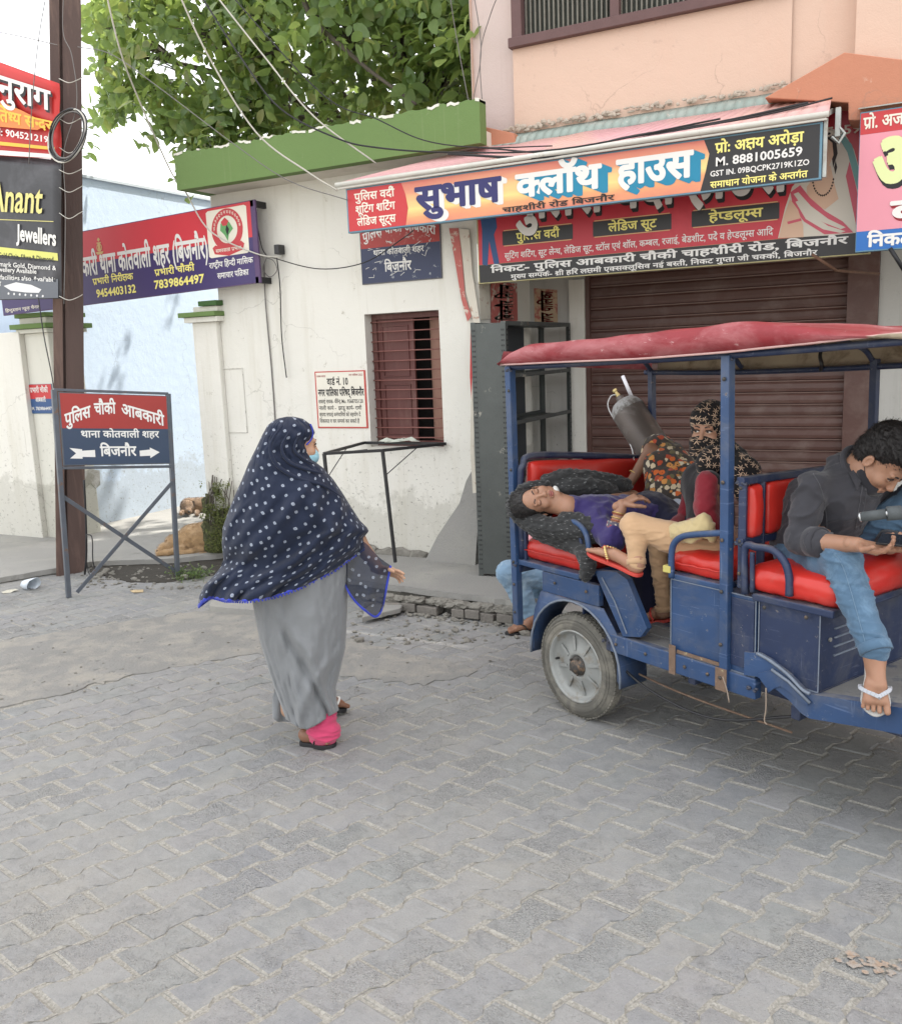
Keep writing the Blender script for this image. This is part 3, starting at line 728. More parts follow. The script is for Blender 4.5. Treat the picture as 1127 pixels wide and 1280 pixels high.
# upper window
wf = mat('plum_frame', (.115, .062, .06), .6, .2, 10, .2); wy = FY-.05
mb = MB(); fx0, fx1 = XA+.005, sxr+.35; mb.box(fx0-.02, fx1, wy-.02, FY+.06, sill-.045, sill+.02); mb.box(fx0, fx0+.075, wy, FY+.06, sill+.021, wz2)
upw = mb.build('window', wf, pb, bevel=.004, seg=1)
for fr in (.40, .78): MB().box(fx0+(fx1-fx0)*fr-.03, fx0+(fx1-fx0)*fr+.03, wy+.005, FY+.05, sill+.021, wz2-.003).build('mullion', wf, upw)
SLT = mat('slat_green_grey', (.035, .04, .032), .6, .3, 20, stretch=(1, 1, .2))
SLM = mat('slat_edge', (.16, .15, .125), .6, .3, 20)
k = 0; x = fx0+.085
MB().box(fx0+.08, fx1, FY+.03, FY+.05, sill+.03, wz2-.02).build('backing', SLT, upw)
while x < fx1-.02:
    MB().box(x, x+.010, FY+.005, FY+.028, sill+.022, wz2-.02).build('slat', SLM, upw); x += .034
# terracotta canopy block of the next shop
q = [ony(x, y, FY-.30) for x, y in [(955, 122), (1055, 65), (1160, 78), (1160, 150), (1060, 150), (1060, 128)]]
MB().prism([(p[0], FY-.30, p[2]) for p in q], (0, .29, 0)).build('canopy_block', ORG, pb, bevel=.004, seg=1)
q = [ony(x, y, FY-.16) for x, y in [(568, 150), (642, 166), (645, 186), (568, 184)]]
MB().prism([(p[0], FY-.16, p[2]) for p in q], (0, .13, 0)).build('ledge_block', ORG, pb, bevel=.004, seg=1)
q = [ony(x, y, FY-.165) for x, y in [(561, 147), (569, 149), (569, 186), (562, 188)]]
MB().prism([(p[0], FY-.165, p[2]) for p in q], (0, .14, 0)).build('ledge_post', PLG, pb)
# pilaster and jambs of the shutter
a0, a1 = ony(714, 500, SY)[0], ony(733, 500, SY)[0]
MB().box(a0, a1-.002, SY-.03, SY-.001, PZ, 2.35).build('pilaster', PLW, pb, bevel=.004)
# ---- rolling shutter
rs = thing('rolling_shutter', 'closed brown rolling shutter of the shop under the cloth house board', 'shutter', ((sx0+sx1)/2, SY, PZ))
SHB = mat('shutter_brown', (.105, .052, .042), .45, .18, 3, .25, 50, dirt=(.165, .11, .092), da=.50, db=.75, dscale=4, spec=.45, objvar=.22)
jl, jr = ony(738, 500, SY)[0], ony(1054, 500, SY)[0]
MB().box(sx0+.002, jl, SY-.012, SY+.1, PZ, shz1-.01).build('guide_rail', SHB, rs, bevel=.003)
MB().box(jr, sx1-.002, SY-.03, SY+.1, PZ, shz1-.01).build('guide_rail', SHB, rs, bevel=.003)
pitch = .0885; z = PZ+.005; k = 0
me0 = None
SLB = mat('slat_lip', (.27, .18, .155), .4, .2, 8, spec=.5)
def slat_geo(z0):
    prof = [(0, 0), (-.012, .008), (-.016, .030), (-.012, .064), (-.004, .076), (-.002, .080)]
    lip = [(-.002, .080), (-.016, .0825), (-.017, .0875), (0, .0885)]
    mb = MB()
    for pr_, mi in ((prof, 0), (lip, 1)):
        V = []; 
        for dy, dz in pr_: V += [(jl, SY+.045+dy, dz), (jr, SY+.045+dy, dz)]
        mb.add(V, [[2*i, 2*i+1, 2*i+3, 2*i+2] for i in range(len(pr_)-1)], mi)
    return mb
me0 = slat_geo(0).mesh('shutter_slat'); me0.materials.append(SHB); me0.materials.append(SLB)
rr = random.Random(2)
while z < shz1-.05:
    o = bpy.data.objects.new('shutter_slat', me0); COL.objects.link(o); o.location = (0, rr.uniform(-.002, .002), z); attach(o, rs); z += pitch
# right-hand wall strip and neighbour beyond
# ============================================================ BOARDS AND SIGNS
def px_board(x0, y0, x1, y1, xb, yb, Y):
    """board parallel to the street from three picture corners: top left, top right, bottom left"""
    a, b, c = ony(x0, y0, Y), ony(x1, y1, Y), ony(xb, yb, Y); return Board((a[0], Y, (a[2]+b[2])/2), (1, 0, 0), (0, 0, -1), b[0]-a[0], (a[2]+b[2])/2-c[2])
FR = mat('board_frame', (.10, .22, .30), .4, .2, 10, spec=.5)
TIN = mat('old_tin', (.42, .44, .42), .45, .18, 5, .2, 40, metal=.5, dirt=(.30, .28, .24), da=.5, db=.7, dscale=7)
CY = 5.78
c1 = thing('shop_signboard', 'orange and yellow shop board with navy and white lettering hanging under the pink canopy', 'signboard', (-2, CY, 2.9))
B1 = px_board(432, 237, 1028, 150, 440, 291, CY)
# printed background: sunset bands
m, t, b = nt('print_orange'); g = N(t, 'ShaderNodeNewGeometry').outputs['Position']; sx = N(t, 'ShaderNodeSeparateXYZ'); t.links.new(g, sx.inputs[0])
h0 = B1.o[2]-B1.h
f_ = math_n(t, 'DIVIDE', math_n(t, 'SUBTRACT', sx.outputs['Z'], h0), B1.h); f_ = math_n(t, 'ADD', f_, math_n(t, 'MULTIPLY', math_n(t, 'SUBTRACT', noise_n(t, coord(t, 'World', (1.2, 1, 5)), 1.6, 4), .5), .55))
cr = N(t, 'ShaderNodeValToRGB'); e = cr.color_ramp.elements; e[0].position = .0; e[0].color = (.62, .20, .13, 1); e[1].position = 1; e[1].color = (.60, .17, .12, 1)
for p_, c_ in ((.22, (.72, .33, .14, 1)), (.42, (.75, .60, .22, 1)), (.58, (.74, .48, .20, 1)), (.78, (.66, .27, .16, 1))): q = e.new(p_); q.color = c_
t.links.new(f_, cr.inputs[0]); t.links.new(cr.outputs[0], b.inputs['Base Color']); b.inputs['Roughness'].default_value = .4; PORG = m
B1.slab(FR, c1, .05)
B1.rect(.004, .996, .035, .965, PORG, c1, .001)
RP = mat('print_red', (.50, .035, .04), .4, .08, 3, dirt=(.42, .10, .10), da=.6, db=.9, dscale=5)
BP = mat('print_black', (.018, .017, .018), .35, .2, 3)
LBP = ink('sky_blue', (.02, .22, .36)); PWH = ink('paper_white', (.72, .71, .68))
B1.poly([(.004, .035), (.145, .035), (.155, .3), (.160, .6), (.152, .965), (.004, .965)], RP, c1, .0018)
B1.poly([(.796, .035), (.996, .035), (.996, .965), (.790, .965), (.800, .6), (.806, .3)], BP, c1, .0018)
for k, s_ in enumerate(('पुलिस वर्दी', 'शूटिंग शर्टिंग', 'लेडिज सूट्स')): B1.text(s_, .022+.002*k, .128, .14+.28*k, .30+.28*k, CREAM, c1, .022, .003)
def shadowed(B, s_, u0, u1, v0, v1, m1, m2, par, wt, n=6, dx=.0035, dy=.018, w2=None):
    for k in range(n, 0, -1): B.text(s_, u0, u1, v0, v1, m2, par, w2 or wt, .0022+.0003*(n-k), slant=.0, dx=dx*k/n*1.0, dy=dy*k/n*1.0, name='letter_shadow')
    B.text(s_, u0, u1, v0, v1, m1, par, wt, .0052)
shadowed(B1, 'सुभाष', .178, .385, .20, .68, NAVY, PWH, c1, .038, 4, .012, .06)
shadowed(B1, 'क्लॉथ', .415, .600, .22, .66, PWH, LBP, c1, .040, 7, .020, .10)
shadowed(B1, 'हाउस', .628, .778, .20, .66, PWH, LBP, c1, .040, 7, .020, .10)
B1.text('चाहशीरी रोड बिजनौर', .385, .625, .84, .94, BLACKI, c1, .02, .0056)
B1.text('प्रो: अक्षय अरोड़ा', .816, .970, .13, .30, YEL, c1, .025, .003)
B1.text('M. 8881005659', .818, .968, .40, .54, PWH, c1, .022, .003)
B1.text('GST IN. 09BQCPK2719K1ZO', .808, .980, .63, .72, PWH, c1, .018, .003)
B1.text('समाधान योजना के अन्तर्गत', .808, .978, .82, .93, YEL, c1, .02, .003)
# canopy over it
can = thing('canopy', 'faded pink and grey tin canopy with a white front pipe above the orange board', 'canopy', (-2, 6, 3.2))
zt = B1.o[2]; xl = ony(420, 235, CY-.03)[0]; xr_ = ony(1036, 130, CY-.03)[0]
PNK = mat('pink_sheet', (.66, .36, .38), .5, .10, 3, .15, 20, dirt=(.66, .44, .34), da=.40, db=.62, dscale=.8, wear=(.40, .30, .28), wa=.68, wb=.76)
PIPE = mat('pipe_white', (.60, .59, .54), .45, .15, 12, dirt=(.36, .32, .27), da=.6, db=.75, dscale=12)
MB().tube([(xl, CY-.03, zt+.030), ((xl+xr_)/2, CY-.03, zt+.033), (xr_, CY-.03, zt+.030)], .017, 12).build('front_pipe', PIPE, can, smooth=True)
MB().bar((xl+.01, CY-.018, zt+.006), (xr_-.01, CY-.018, zt+.006), .02, .014).build('lower_rail', PIPE, can, bevel=.003)
mb = MB(); n = 40; xbl = ony(602, 185, FY-.03)[0]
zb = ony(856, 144, FY-.13)[2]; xbl = ony(596, 188, FY-.13)[0]; xbr = ony(1040, 118, FY-.13)[0]
for i in range(n):
    A = []
    for xx in (i/n, (i+1)/n):
        xf = xl+(xr_-xl)*xx; xb_ = xbl+(xbr-xbl)*xx; w = .006*noise.noise(Vector((xx*9, 0, 0)))
        A.append([(xf, CY-.02, zt+.046+w), (xb_, FY-.13, zb+w*2)])
    mb.add([A[0][0], A[1][0], A[1][1], A[0][1]], [[0, 1, 2, 3]])
o = mb.build('pink_sheet', PNK, can, smooth=True, fix=False); sd = o.modifiers.new('s', 'SOLIDIFY'); sd.thickness = .006
GRS = mat('grey_green_sheet', (.27, .33, .30), .6, .15, 3, .2, 30, dirt=(.42, .42, .38), da=.5, db=.75, dscale=4, wear=(.55, .50, .44), wa=.62, wb=.68, wscale=22)
mb = MB(); gx0_, gx1_ = ony(612, 180, FY-.10)[0], ony(1078, 100, FY-.15)[0]
for i in range(n):
    A = []
    for xx in (i/n, (i+1)/n):
        x_ = gx0_+(gx1_-gx0_)*xx; dr = .30*min(1, .45+xx*.6); w = .008*noise.noise(Vector((xx*14, 3, 0)))
        zr = ony(856, 133, FY-.02)[2]; zf = ony(856, 146, FY-.17)[2]
        A.append([(x_, FY-.022, zr+w), (x_, FY-.12, (zr*.4+zf*.6)+.012), (x_-.0, FY-.17, zf+w)])
    mb.add(A[0]+A[1], [[0, 1, 4, 3], [1, 2, 5, 4]])
o = mb.build('grey_sheet', GRS, can, smooth=True, fix=False); sd = o.modifiers.new('s', 'SOLIDIFY'); sd.thickness = .006
rr = random.Random(7); mb = MB()
for i in range(170):
    x_ = rr.uniform(gx0_+.1, gx1_-.1); mb.add(*rock((x_, FY-.035-rr.random()*.03, zr+.012+rr.uniform(-.004, .03)), rr.uniform(.008, .03), .008, rr.uniform(.005, .018), rr, .5, 1))
tag(mb.build('flaked_plaster', mat('flake', (.42, .36, .30), .95, .3, 40), can, fix=False), kind='stuff')
mb = MB(); bx = xr_-.02
mb.bar((bx, CY, zt+.04), (bx, FY-.02, zt+.16), .03).bar((bx, CY+.03, zt+.02), (bx+.0, CY+.03, zt-.30), .022).bar((bx+.05, FY-.32, zt+.10), (bx+.05, FY-.32, zt-.06), .05, .03)
mb.tube([(bx+.05, FY-.33, zt+.0), (bx+.09, FY-.35, zt-.05), (bx+.06, FY-.36, zt-.10), (bx+.02, FY-.35, zt-.06)], .010, 8)
mb.build('bracket', TIN, can, bevel=.002)

# ---- wide red board behind
c2 = thing('flex_banner', 'wide red flex board with black plaques and a sari figure behind the orange board', 'signboard', (-2, FY, 2.6))
Y2 = FY-.07; a, b_, c_ = ony(595, 262, Y2), ony(1090, 140, Y2), ony(597, 355, Y2)
xR = ony(1092, 200, Y2)[0]; B2 = Board((a[0], Y2, c_[2]+.86), (1, 0, 0), (0, 0, -1), xR-a[0], .86)
B2.slab(mat('flex_edge', (.40, .36, .18), .5), c2, .035)
RP2 = mat('print_crimson', (.46, .028, .045), .38, .12, 1.5, dirt=(.62, .05, .07), da=.45, db=.7, dscale=1.5)
B2.rect(.004, .996, .004, .843, RP2, c2); B2.rect(.004, .996, .845, .992, BP, c2)
f2 = B2.fu
for (x0, x1, s_) in ((628, 716, 'पुलिस वर्दी'), (741, 839, 'लेडिज सूट'), (864, 973, 'हेण्डलूम्स')):
    u0, u1 = f2(x0), f2(x1); B2.rect(u0, u1, .585, .70, BP, c2, .0018, 'plaque'); w = u1-u0; B2.text(s_, u0+w*.20, u1-w*.18, .612, .672, YEL, c2, .022, .003)
    for v in (.580, .705): B2.rect(u0+.004, u1-.004, v-.003, v+.003, mat('gold_line', (.6, .45, .2), .4), c2, .003, 'plaque_line')
shadowed(B2, 'पुलिस वर्दी हाउस', f2(640), f2(985), .20, .50, PWH, BLACKI, c2, .034, 4, .005, .03)
B2.text('सूटिंग शर्टिंग, सूट लेन्थ, लेडिज सूट, स्टॉल एवं शॉल, कम्बल, रजाई, बेडशीट, पर्दे व हेण्डलूम्स आदि', f2(630), f2(966), .765, .810, PWH, c2, .013, .003)
B2.text('निकट- पुलिस आबकारी चौकी चाहशीरी रोड, बिजनौर', f2(612), f2(1060), .868, .915, PWH, c2, .028, .003)
B2.text('मुख्य सम्पर्क- श्री हरि लक्ष्मी एक्सक्लूसिव नई बस्ती, निकट गुप्ता जी चक्की, बिजनौर', f2(637), f2(1022), .945, .978, PWH, c2, .018, .003)
B2.text('8881005659', f2(965), f2(1070), .12, .175, CREAM, c2, .02, .003)
_pl, _dc = B2.poly, B2.disc
def figp(pts, *a, **k): return _pl([(u, .13+(v-.10)*1.185) for u, v in pts], *a, **k)
def figd(u, v, r, *a, **k): return _dc(u, .13+(v-.10)*1.185, r, *a, **k)
SK = ink('print_skin', (.62, .42, .30)); SAR = ink('print_sari', (.60, .56, .48)); TEAL = ink('print_teal', (.16, .34, .33)); RED2 = ink('print_rose', (.55, .10, .14)); HAIRP = ink('print_hair', (.03, .02, .02))
def pv(pts):
    out = []
    for x, y in pts: yt, yb = 150+(1088-x)*.13, 322+(1088-x)*.067; out.append((f2(x), (y-yt)/(yb-yt)))
    return out
def fpx(pts, m, d, nm='printed_figure'): return _pl(pv(pts), m, c2, d, nm)
fpx([(972, 303), (980, 268), (988, 244), (1002, 228), (1010, 208), (1020, 190), (1034, 178), (1050, 182), (1063, 202), (1074, 236), (1083, 264), (1084, 296), (1040, 300)], SAR, .0018)
fpx([(1046, 181), (1060, 196), (1074, 236), (1083, 264), (1075, 266), (1065, 236), (1055, 205), (1042, 186)], TEAL, .0024, 'printed_veil')
fpx([(1058, 215), (1066, 240), (1074, 270), (1078, 292), (1070, 292), (1062, 262), (1054, 232)], RED2, .0026, 'printed_veil')
fpx([(1013, 196), (1018, 184), (1030, 180), (1040, 188), (1043, 206), (1038, 222), (1034, 200), (1026, 190), (1018, 196)], HAIRP, .0028, 'printed_hair')
fpx([(1015, 200), (1019, 190), (1028, 188), (1036, 194), (1038, 208), (1033, 220), (1026, 226), (1019, 220), (1015, 210)], SK, .003, 'printed_face')
fpx([(1020, 214), (1026, 212), (1031, 214), (1026, 217)], RED2, .0034, 'printed_lips')
fpx([(1018, 222), (1035, 220), (1040, 240), (1046, 258), (1030, 270), (1008, 262), (1006, 244), (1014, 234)], SK, .0028, 'printed_neck')
for k in range(17):
    a_ = math.pi*(.05+.9*k/16); x, y = 1026+13*math.cos(a_), 232+22*math.sin(a_); fpx([(x-1.3, y), (x, y-1.6), (x+1.3, y), (x, y+1.6)], HAIRP, .0038, 'printed_bead')
fpx([(1041, 214), (1043, 222), (1041, 230), (1039, 222)], HAIRP, .0038, 'printed_earring')
fpx([(986, 250), (998, 242), (1010, 256), (1030, 272), (1052, 284), (1066, 297), (1030, 299), (1004, 284), (990, 268)], RED2, .0032, 'printed_veil')
for o_ in (0, 9): fpx([(990+o_*.3, 252+o_), (996+o_*.3, 250+o_), (1012, 266+o_), (1034, 281+o_*.9), (1056, 291+o_*.5), (1050, 293+o_*.5), (1028, 285+o_*.9), (1006, 272+o_)], SAR, .0036+.0001*o_, 'printed_border')
fpx([(973, 303), (979, 276), (986, 258), (996, 270), (1003, 288), (1004, 302)], SK, .0034, 'printed_arm'); fpx([(983, 284), (1000, 280), (1001, 283), (984, 287)], RED2, .004, 'printed_bangle')
SUIT = ink('print_suit', (.04, .09, .22))
figp([(.008, .28), (.03, .20), (.055, .28), (.062, .45), (.052, .50), (.066, .70), (.05, .71), (.037, .54), (.030, .71), (.014, .70), (.016, .46)], SUIT, c2, .0024, 'printed_man')
# ---- neighbour's pink board at the right edge
c3 = thing('neighbour_signboard', 'pink shop board with blue lower strip at the right edge of the picture', 'signboard', (0, FY, 2.7))
Y3 = FY-.34; B3 = px_board(1075, 140, 1300, 108, 1075, 315, Y3); B3.slab(FR, c3, .04)
PK3 = mat('print_pink', (.68, .27, .33), .4, .12, 2); B3.rect(.004, .996, .01, .16, RP, c3); B3.rect(.004, .996, .161, .85, PK3, c3); BL3 = ink('cobalt', (.03, .14, .42)); B3.rect(.004, .996, .851, .99, BL3, c3)
B3.text('प्रो. अजय अरोड़ा', .02, .52, .045, .12, CREAM, c3, .024, .003)
shadowed(B3, 'अरोड़ा', .085, .95, .22, .55, ink('pale_lime', (.66, .72, .36)), BLACKI, c3, .05, 4, .01, .035)
shadowed(B3, 'वस्त्र', .2, .7, .66, .80, PWH, DRED, c3, .04, 3, .008, .02)
B3.text('निकट चौकी', .07, .62, .885, .965, PWH, c3, .035, .003)
mb = MB(); mb.add([(B3.o[0]-.01, Y3-.02, B3.o[2]+.02), (B3.o[0]+1.6, Y3-.02, B3.o[2]+.02), (B3.o[0]+1.6, FY-.02, B3.o[2]+.10), (B3.o[0]-.01, FY-.02, B3.o[2]+.10)], [[0, 1, 2, 3]])
o = mb.build('top_sheet', TIN, c3, fix=False); o.modifiers.new('s', 'SOLIDIFY').thickness = .006
# stay rod under the board
r_ = thing('stay_rod', 'thin rusty stay rod slanting under the right end of the red flex board', 'rod', ony(1045, 340, FY-.05))
RUST = mat('rust', (.16, .085, .055), .8, .35, 30, .4, 90)
MB().tube([ony(1015, 318, Y2-.03), ony(1045, 338, Y2+.1), ony(1098, 342, SY-.3)], .010, 8).build('rod', RUST, r_, smooth=True)
MB().tube([ony(1112, 310, Y3-.01), ony(1130, 338, Y3-.01)], .012, 8).build('rod', BLACKI, r_, smooth=True)

# ---- painted police plate on the white wall
def scratch_print(name, c, c2, amt=.5):
    return mat(name, c, .5, .12, 4, dirt=c2, da=amt, db=amt+.07, dscale=16)
c4 = thing('police_plate', 'scratched red over navy police plate on the white wall under the cloth house board', 'sign', ony(500, 320, FY))
B4 = px_board(448, 272, 549, 262, 451, 356, FY-.012); B4.slab(mat('plate_edge', (.1, .1, .12), .5), c4, .011)
B4.rect(.01, .99, .02, .46, scratch_print('faded_red', (.36, .045, .04), (.50, .40, .36), .58), c4); B4.rect(.01, .99, .462, .985, scratch_print('faded_navy', (.04, .05, .10), (.36, .38, .40), .62), c4)
B4.text('पुलिस चौकी आबकारी', .04, .95, .24, .36, PWH, c4, .02, .003, arch=.10); B4.text('थाना कोतवाली शहर', .17, .80, .50, .58, PWH, c4, .018, .003); B4.text('बिजनौर', .30, .64, .70, .83, PWH, c4, .022, .003)
rr = random.Random(17)
for k in range(26):
    a_, b__ = rr.uniform(.1, .9), rr.uniform(.3, .9); V, F = stroke2([(a_, b__), (a_+rr.uniform(-.06, .06), b__+rr.uniform(-.04, .04)), (a_+rr.uniform(-.1, .1), b__+rr.uniform(-.06, .06))], .007)
    me = bpy.data.meshes.new('scratch'); me.from_pydata([tuple(B4.p(x, y, .0034+k*.0001)) for x, y in V], [], F); link('scratch', me, PWH, c4)
# ---- red and blue small plate on the left pillar
c5 = thing('pillar_plate', 'small red and blue name plate on the gate pillar left of the pole', 'sign', ony(48, 500, 6.2))
B5 = px_board(33, 480, 64, 480, 34, 517, 6.27); B5.slab(FR, c5, .008); B5.rect(.01, .99, .01, .50, RP, c5); B5.rect(.01, .99, .502, .99, SUIT, c5)
B5.text('प्रभारी चौकी', .12, .85, .12, .28, PWH, c5, .02); B5.text('आबकारी', .3, .72, .46, .6, PWH, c5, .02); B5.text('M. 7839864497', .12, .92, .78, .88, PWH, c5, .02)
# ---- ward notice painted on the wall
c6 = thing('ward_notice', 'cream hand-lettered ward notice with a red border painted on the white wall beside the window', 'notice', ony(426, 500, FY))
B6 = px_board(393, 466, 456, 461, 396, 535, FY-.006); B6.slab(mat('notice_red', (.48, .08, .07), .7), c6, .005, bevel=0); B6.rect(.025, .97, .02, .975, mat('notice_cream', (.72, .69, .60), .85, .08, 8), c6)
B6.text('वार्ड नं. 10', .24, .66, .13, .24, BLACKI, c6, .022); B6.text('नगर पालिका परिषद् बिजनौर', .05, .96, .32, .43, BLACKI, c6, .03)
for k, s_ in enumerate(('सफाई नायक- वीरेन्द्र Mo. 9568705120', 'नाली कार्य -  झाडू कार्य- रामौ', 'कृपया सफाई कर्मचारियों को सहयोग दें', 'शिकायत व कर सम्पर्क कर सकते हैं')): B6.text(s_, .05, .93-.03*k, .50+.115*k, .56+.115*k, BLACKI, c6, .010)
B6.text('आपका स्वागत', .04, .22, .07, .10, DRED, c6, .01); B6.text('नगर पालिका 2022', .68, .95, .06, .09, DRED, c6, .01)

# ---- purple banner across the gateway
c7 = thing('police_banner', 'long red and purple police outpost banner stretched across the gateway with a round emblem', 'banner', (-6, FY-.2, 2.8))
Y7 = FY-.17; a = ony(-6, 309, Y7); b_ = ony(318, 249, Y7); c_ = ony(325, 353, Y7); d_ = ony(-4, 386, Y7)
ub = np.array([b_[0]-a[0], 0, b_[2]-a[2]]); L7 = np.linalg.norm(ub); dn = np.array([0, 0, -1.]); 
B7 = Board(a, ub, (0, 0, -1), L7, b_[2]-c_[2]); B7.v = dn
mb = MB(); mb.prism([B7.p(0, 0), B7.p(0, 1), B7.p(1, 1), B7.p(1, 0)], (0, .02, 0)); mb.build('banner_sheet', mat('banner_back', (.10, .06, .14), .6), c7)
PUR = mat('print_purple', (.050, .034, .125), .4, .12, 2); RP7 = mat('print_scarlet', (.56, .045, .06), .4, .1, 2)
B7.rect(.003, .985, .01, .44, RP7, c7); B7.rect(.003, .985, .441, .99, PUR, c7)
B7.text('आबकारी थाना कोतवाली शहर (बिजनौर)', .305, .835, .36, .60, PWH, c7, .028, .003)
B7.text('प्रभारी निरीक्षक', .40, .560, .66, .74, YEL, c7, .02, .003); B7.text('9454403132', .41, .565, .82, .915, YEL, c7, .03, .003)
B7.text('प्रभारी चौकी', .64, .785, .66, .74, YEL, c7, .02, .003); B7.text('7839864497', .635, .815, .81, .905, YEL, c7, .03, .003)
B7.text('राष्ट्रीय हिन्दी मासिक', .835, .982, .68, .745, PWH, c7, .018, .003); B7.text('समाचार पत्रिका', .86, .965, .82, .885, PWH, c7, .018, .003)
B7.text('नगर', .315, .345, .70, .77, YEL, c7, .02, .003); B7.text('31', .325, .345, .86, .93, YEL, c7, .03, .003); B7.text('हिन्दुस्तान न्यूज़ चैनल', .012, .17, .915, .955, CREAM, c7, .012, .003)
B7.poly([(.838, .06), (.845, .04), (.965, .04), (.972, .06), (.972, .60), (.965, .62), (.845, .62), (.838, .60)], CREAM, c7, .002, 'emblem_ground'); RE = ink('emblem_red', (.50, .06, .07))
B7.disc(.905, .30, .052, RE, c7, .0026, 'emblem_ring', r0=.034); B7.disc(.905, .30, .034, ink('emblem_inner', (.68, .66, .56)), c7, .0026, 'emblem_disc')
B7.poly([(.885, .22), (.90, .16), (.915, .22), (.925, .30), (.91, .36), (.905, .44), (.895, .36), (.882, .30)], ink('emblem_green', (.12, .32, .12)), c7, .0032, 'emblem_map')
B7.poly([(.886, .20), (.90, .15), (.912, .20), (.905, .25), (.892, .25)], RE, c7, .0038, 'emblem_map'); B7.poly([(.905, .24), (.912, .30), (.905, .38), (.9, .30)], BLACKI, c7, .0042, 'emblem_mark')
for k in range(14):
    t_ = math.pi*(.95-.9*k/13*1.0); B7.text('हिन्दीमासिकसमाचा'[k] if 'हिन्दीमासिकसमाचा'[k] not in COMB else 'क', .905+.043*math.cos(t_)-.003, .905+.043*math.cos(t_)+.003, .30-.043*math.sin(t_)*B7.w/B7.h-.018, .30-.043*math.sin(t_)*B7.w/B7.h+.018, CREAM, c7, .01, .0036)
B7.poly([(.852, .50), (.862, .47), (.905, .55), (.948, .46), (.958, .50), (.952, .57), (.905, .62), (.858, .58)], RE, c7, .0034, 'emblem_ribbon'); B7.text('समरसता प्रभात', .862, .948, .525, .565, CREAM, c7, .014, .0042, rise=.0)
GO = ink('gold', (.60, .42, .18))   # police crest
B7.disc(.440, .255, .0125, RE, c7, .0026, 'crest', r0=.0105); B7.disc(.440, .255, .0105, GO, c7, .003, 'crest', r0=.008); B7.poly([(.440, .12), (.446, .15), (.440, .18), (.434, .15)], GO, c7, .003, 'crest'); B7.poly([(.430, .185), (.450, .185), (.446, .205), (.434, .205)], GO, c7, .003, 'crest')
B7.poly([(.436, .21), (.444, .21), (.446, .30), (.434, .30)], GO, c7, .0034, 'crest'); B7.poly([(.424, .31), (.456, .31), (.450, .345), (.430, .345)], GO, c7, .0034, 'crest')
for s_ in (0, 1):
    mb = MB(); mb.bar(B7.p(.985, .0, -.02), B7.p(.985, 1, -.02), .02, .02); 
mb.build('batten', BLACKI, c7)
MB().box(B7.p(.985, 0)[0]+.0, B7.p(.985, 0)[0]+.03, Y7, FY, B7.p(.985, 0)[2]-.05, B7.p(.985, 0)[2]+.0).build('clamp', BLACKI, c7); MB().box(B7.p(.985, 1)[0]+.0, B7.p(.985, 1)[0]+.03, Y7, FY, B7.p(.985, 1)[2], B7.p(.985, 1)[2]+.05).build('clamp', BLACKI, c7)

# ---- the stand with the direction board
c8 = thing('direction_board', 'red over navy direction board with white arrows on a steel stand with crossed braces', 'sign', onz(150, 735))
SL, SR = onz(86, 747), onz(222, 720); sd_ = unit(SR-SL); nrm = unit(np.cross(sd_, [0, 0, 1.]))
tl, tr, br, bl = [onplane(x, y, SL, nrm) for x, y in [(67, 487), (210, 492), (217, 583), (74, 585)]]
STL = mat('blue_grey_steel', (.12, .135, .16), .45, .25, 14, .15, 60, metal=.4, dirt=(.18, .12, .09), da=.58, db=.7, dscale=18)
mb = MB(); mb.bar(SL, tl, .036, .036, up=nrm); mb.build('leg', STL, c8, bevel=.003); MB().bar(SR, tr, .036, .036, up=nrm).build('leg', STL, c8, bevel=.003)
lp = lambda a_, b_, k: a_+(b_-a_)*k
A_, B_, C_, D_ = lp(SL, tl, .50), SR+(tr-SR)*.02, SL+(tl-SL)*.02+sd_*.06, lp(SR, tr, .53)
for a_, b__, q in ((A_, B_, .012), (C_, D_, -.018)): MB().bar(a_-nrm*q, b__-nrm*q, .006, .032, up=(0, 0, 1)).build('brace', STL, c8, bevel=.002)
for a_, b__ in ((tl, tr), (bl, br)): MB().bar(a_, b__, .022, .024, up=nrm).build('rail', STL, c8, bevel=.003)
B8 = Board(tl+(bl-tl)*.03+(tr-tl)*.03, tr-tl, bl-tl, np.linalg.norm(tr-tl)*.95, np.linalg.norm(bl-tl)*.94); B8.o = B8.o+B8.n*.02
B8.slab(STL, c8, .012); B8.rect(.01, .99, .01, .485, mat('sign_red', (.36, .05, .045), .35, .12, 4), c8); B8.rect(.01, .99, .486, .985, mat('sign_navy', (.05, .075, .125), .35, .12, 4), c8)
def arched(B, words, m, par, wt, r):
    """hand painted line that rises to its middle: each letter group tilts with the arch"""
    for (s_, u0, u1, v0, v1, ri) in words: B.text(s_, u0, u1, v0, v1, m, par, wt, .003, rise=ri)
arched(B8, [('पुलिस', .035, .27, .30, .45, .13), ('चौकी', .30, .50, .14, .29, .02), ('आबकारी', .55, .96, .13, .28, -.16)], WHITE, c8, .026, 0)
B8.text('थाना कोतवाली शहर', .17, .90, .52, .61, WHITE, c8, .022, .003); B8.text('बिजनौर', .33, .67, .74, .87, WHITE, c8, .028, .003)
for u0, k in ((.08, 1), (.70, 1)):
    if u0 < .5: P = [(.06, .90), (.115, .83), (.06, .755), (.17, .775), (.17, .795), (.285, .785), (.285, .885), (.17, .88), (.17, .905)]
    else: P = [(.70, .80), (.80, .785), (.80, .755), (.895, .825), (.80, .91), (.80, .875), (.70, .88)]
    mb = B8.poly(P, WHITE, c8, .003, 'arrow')

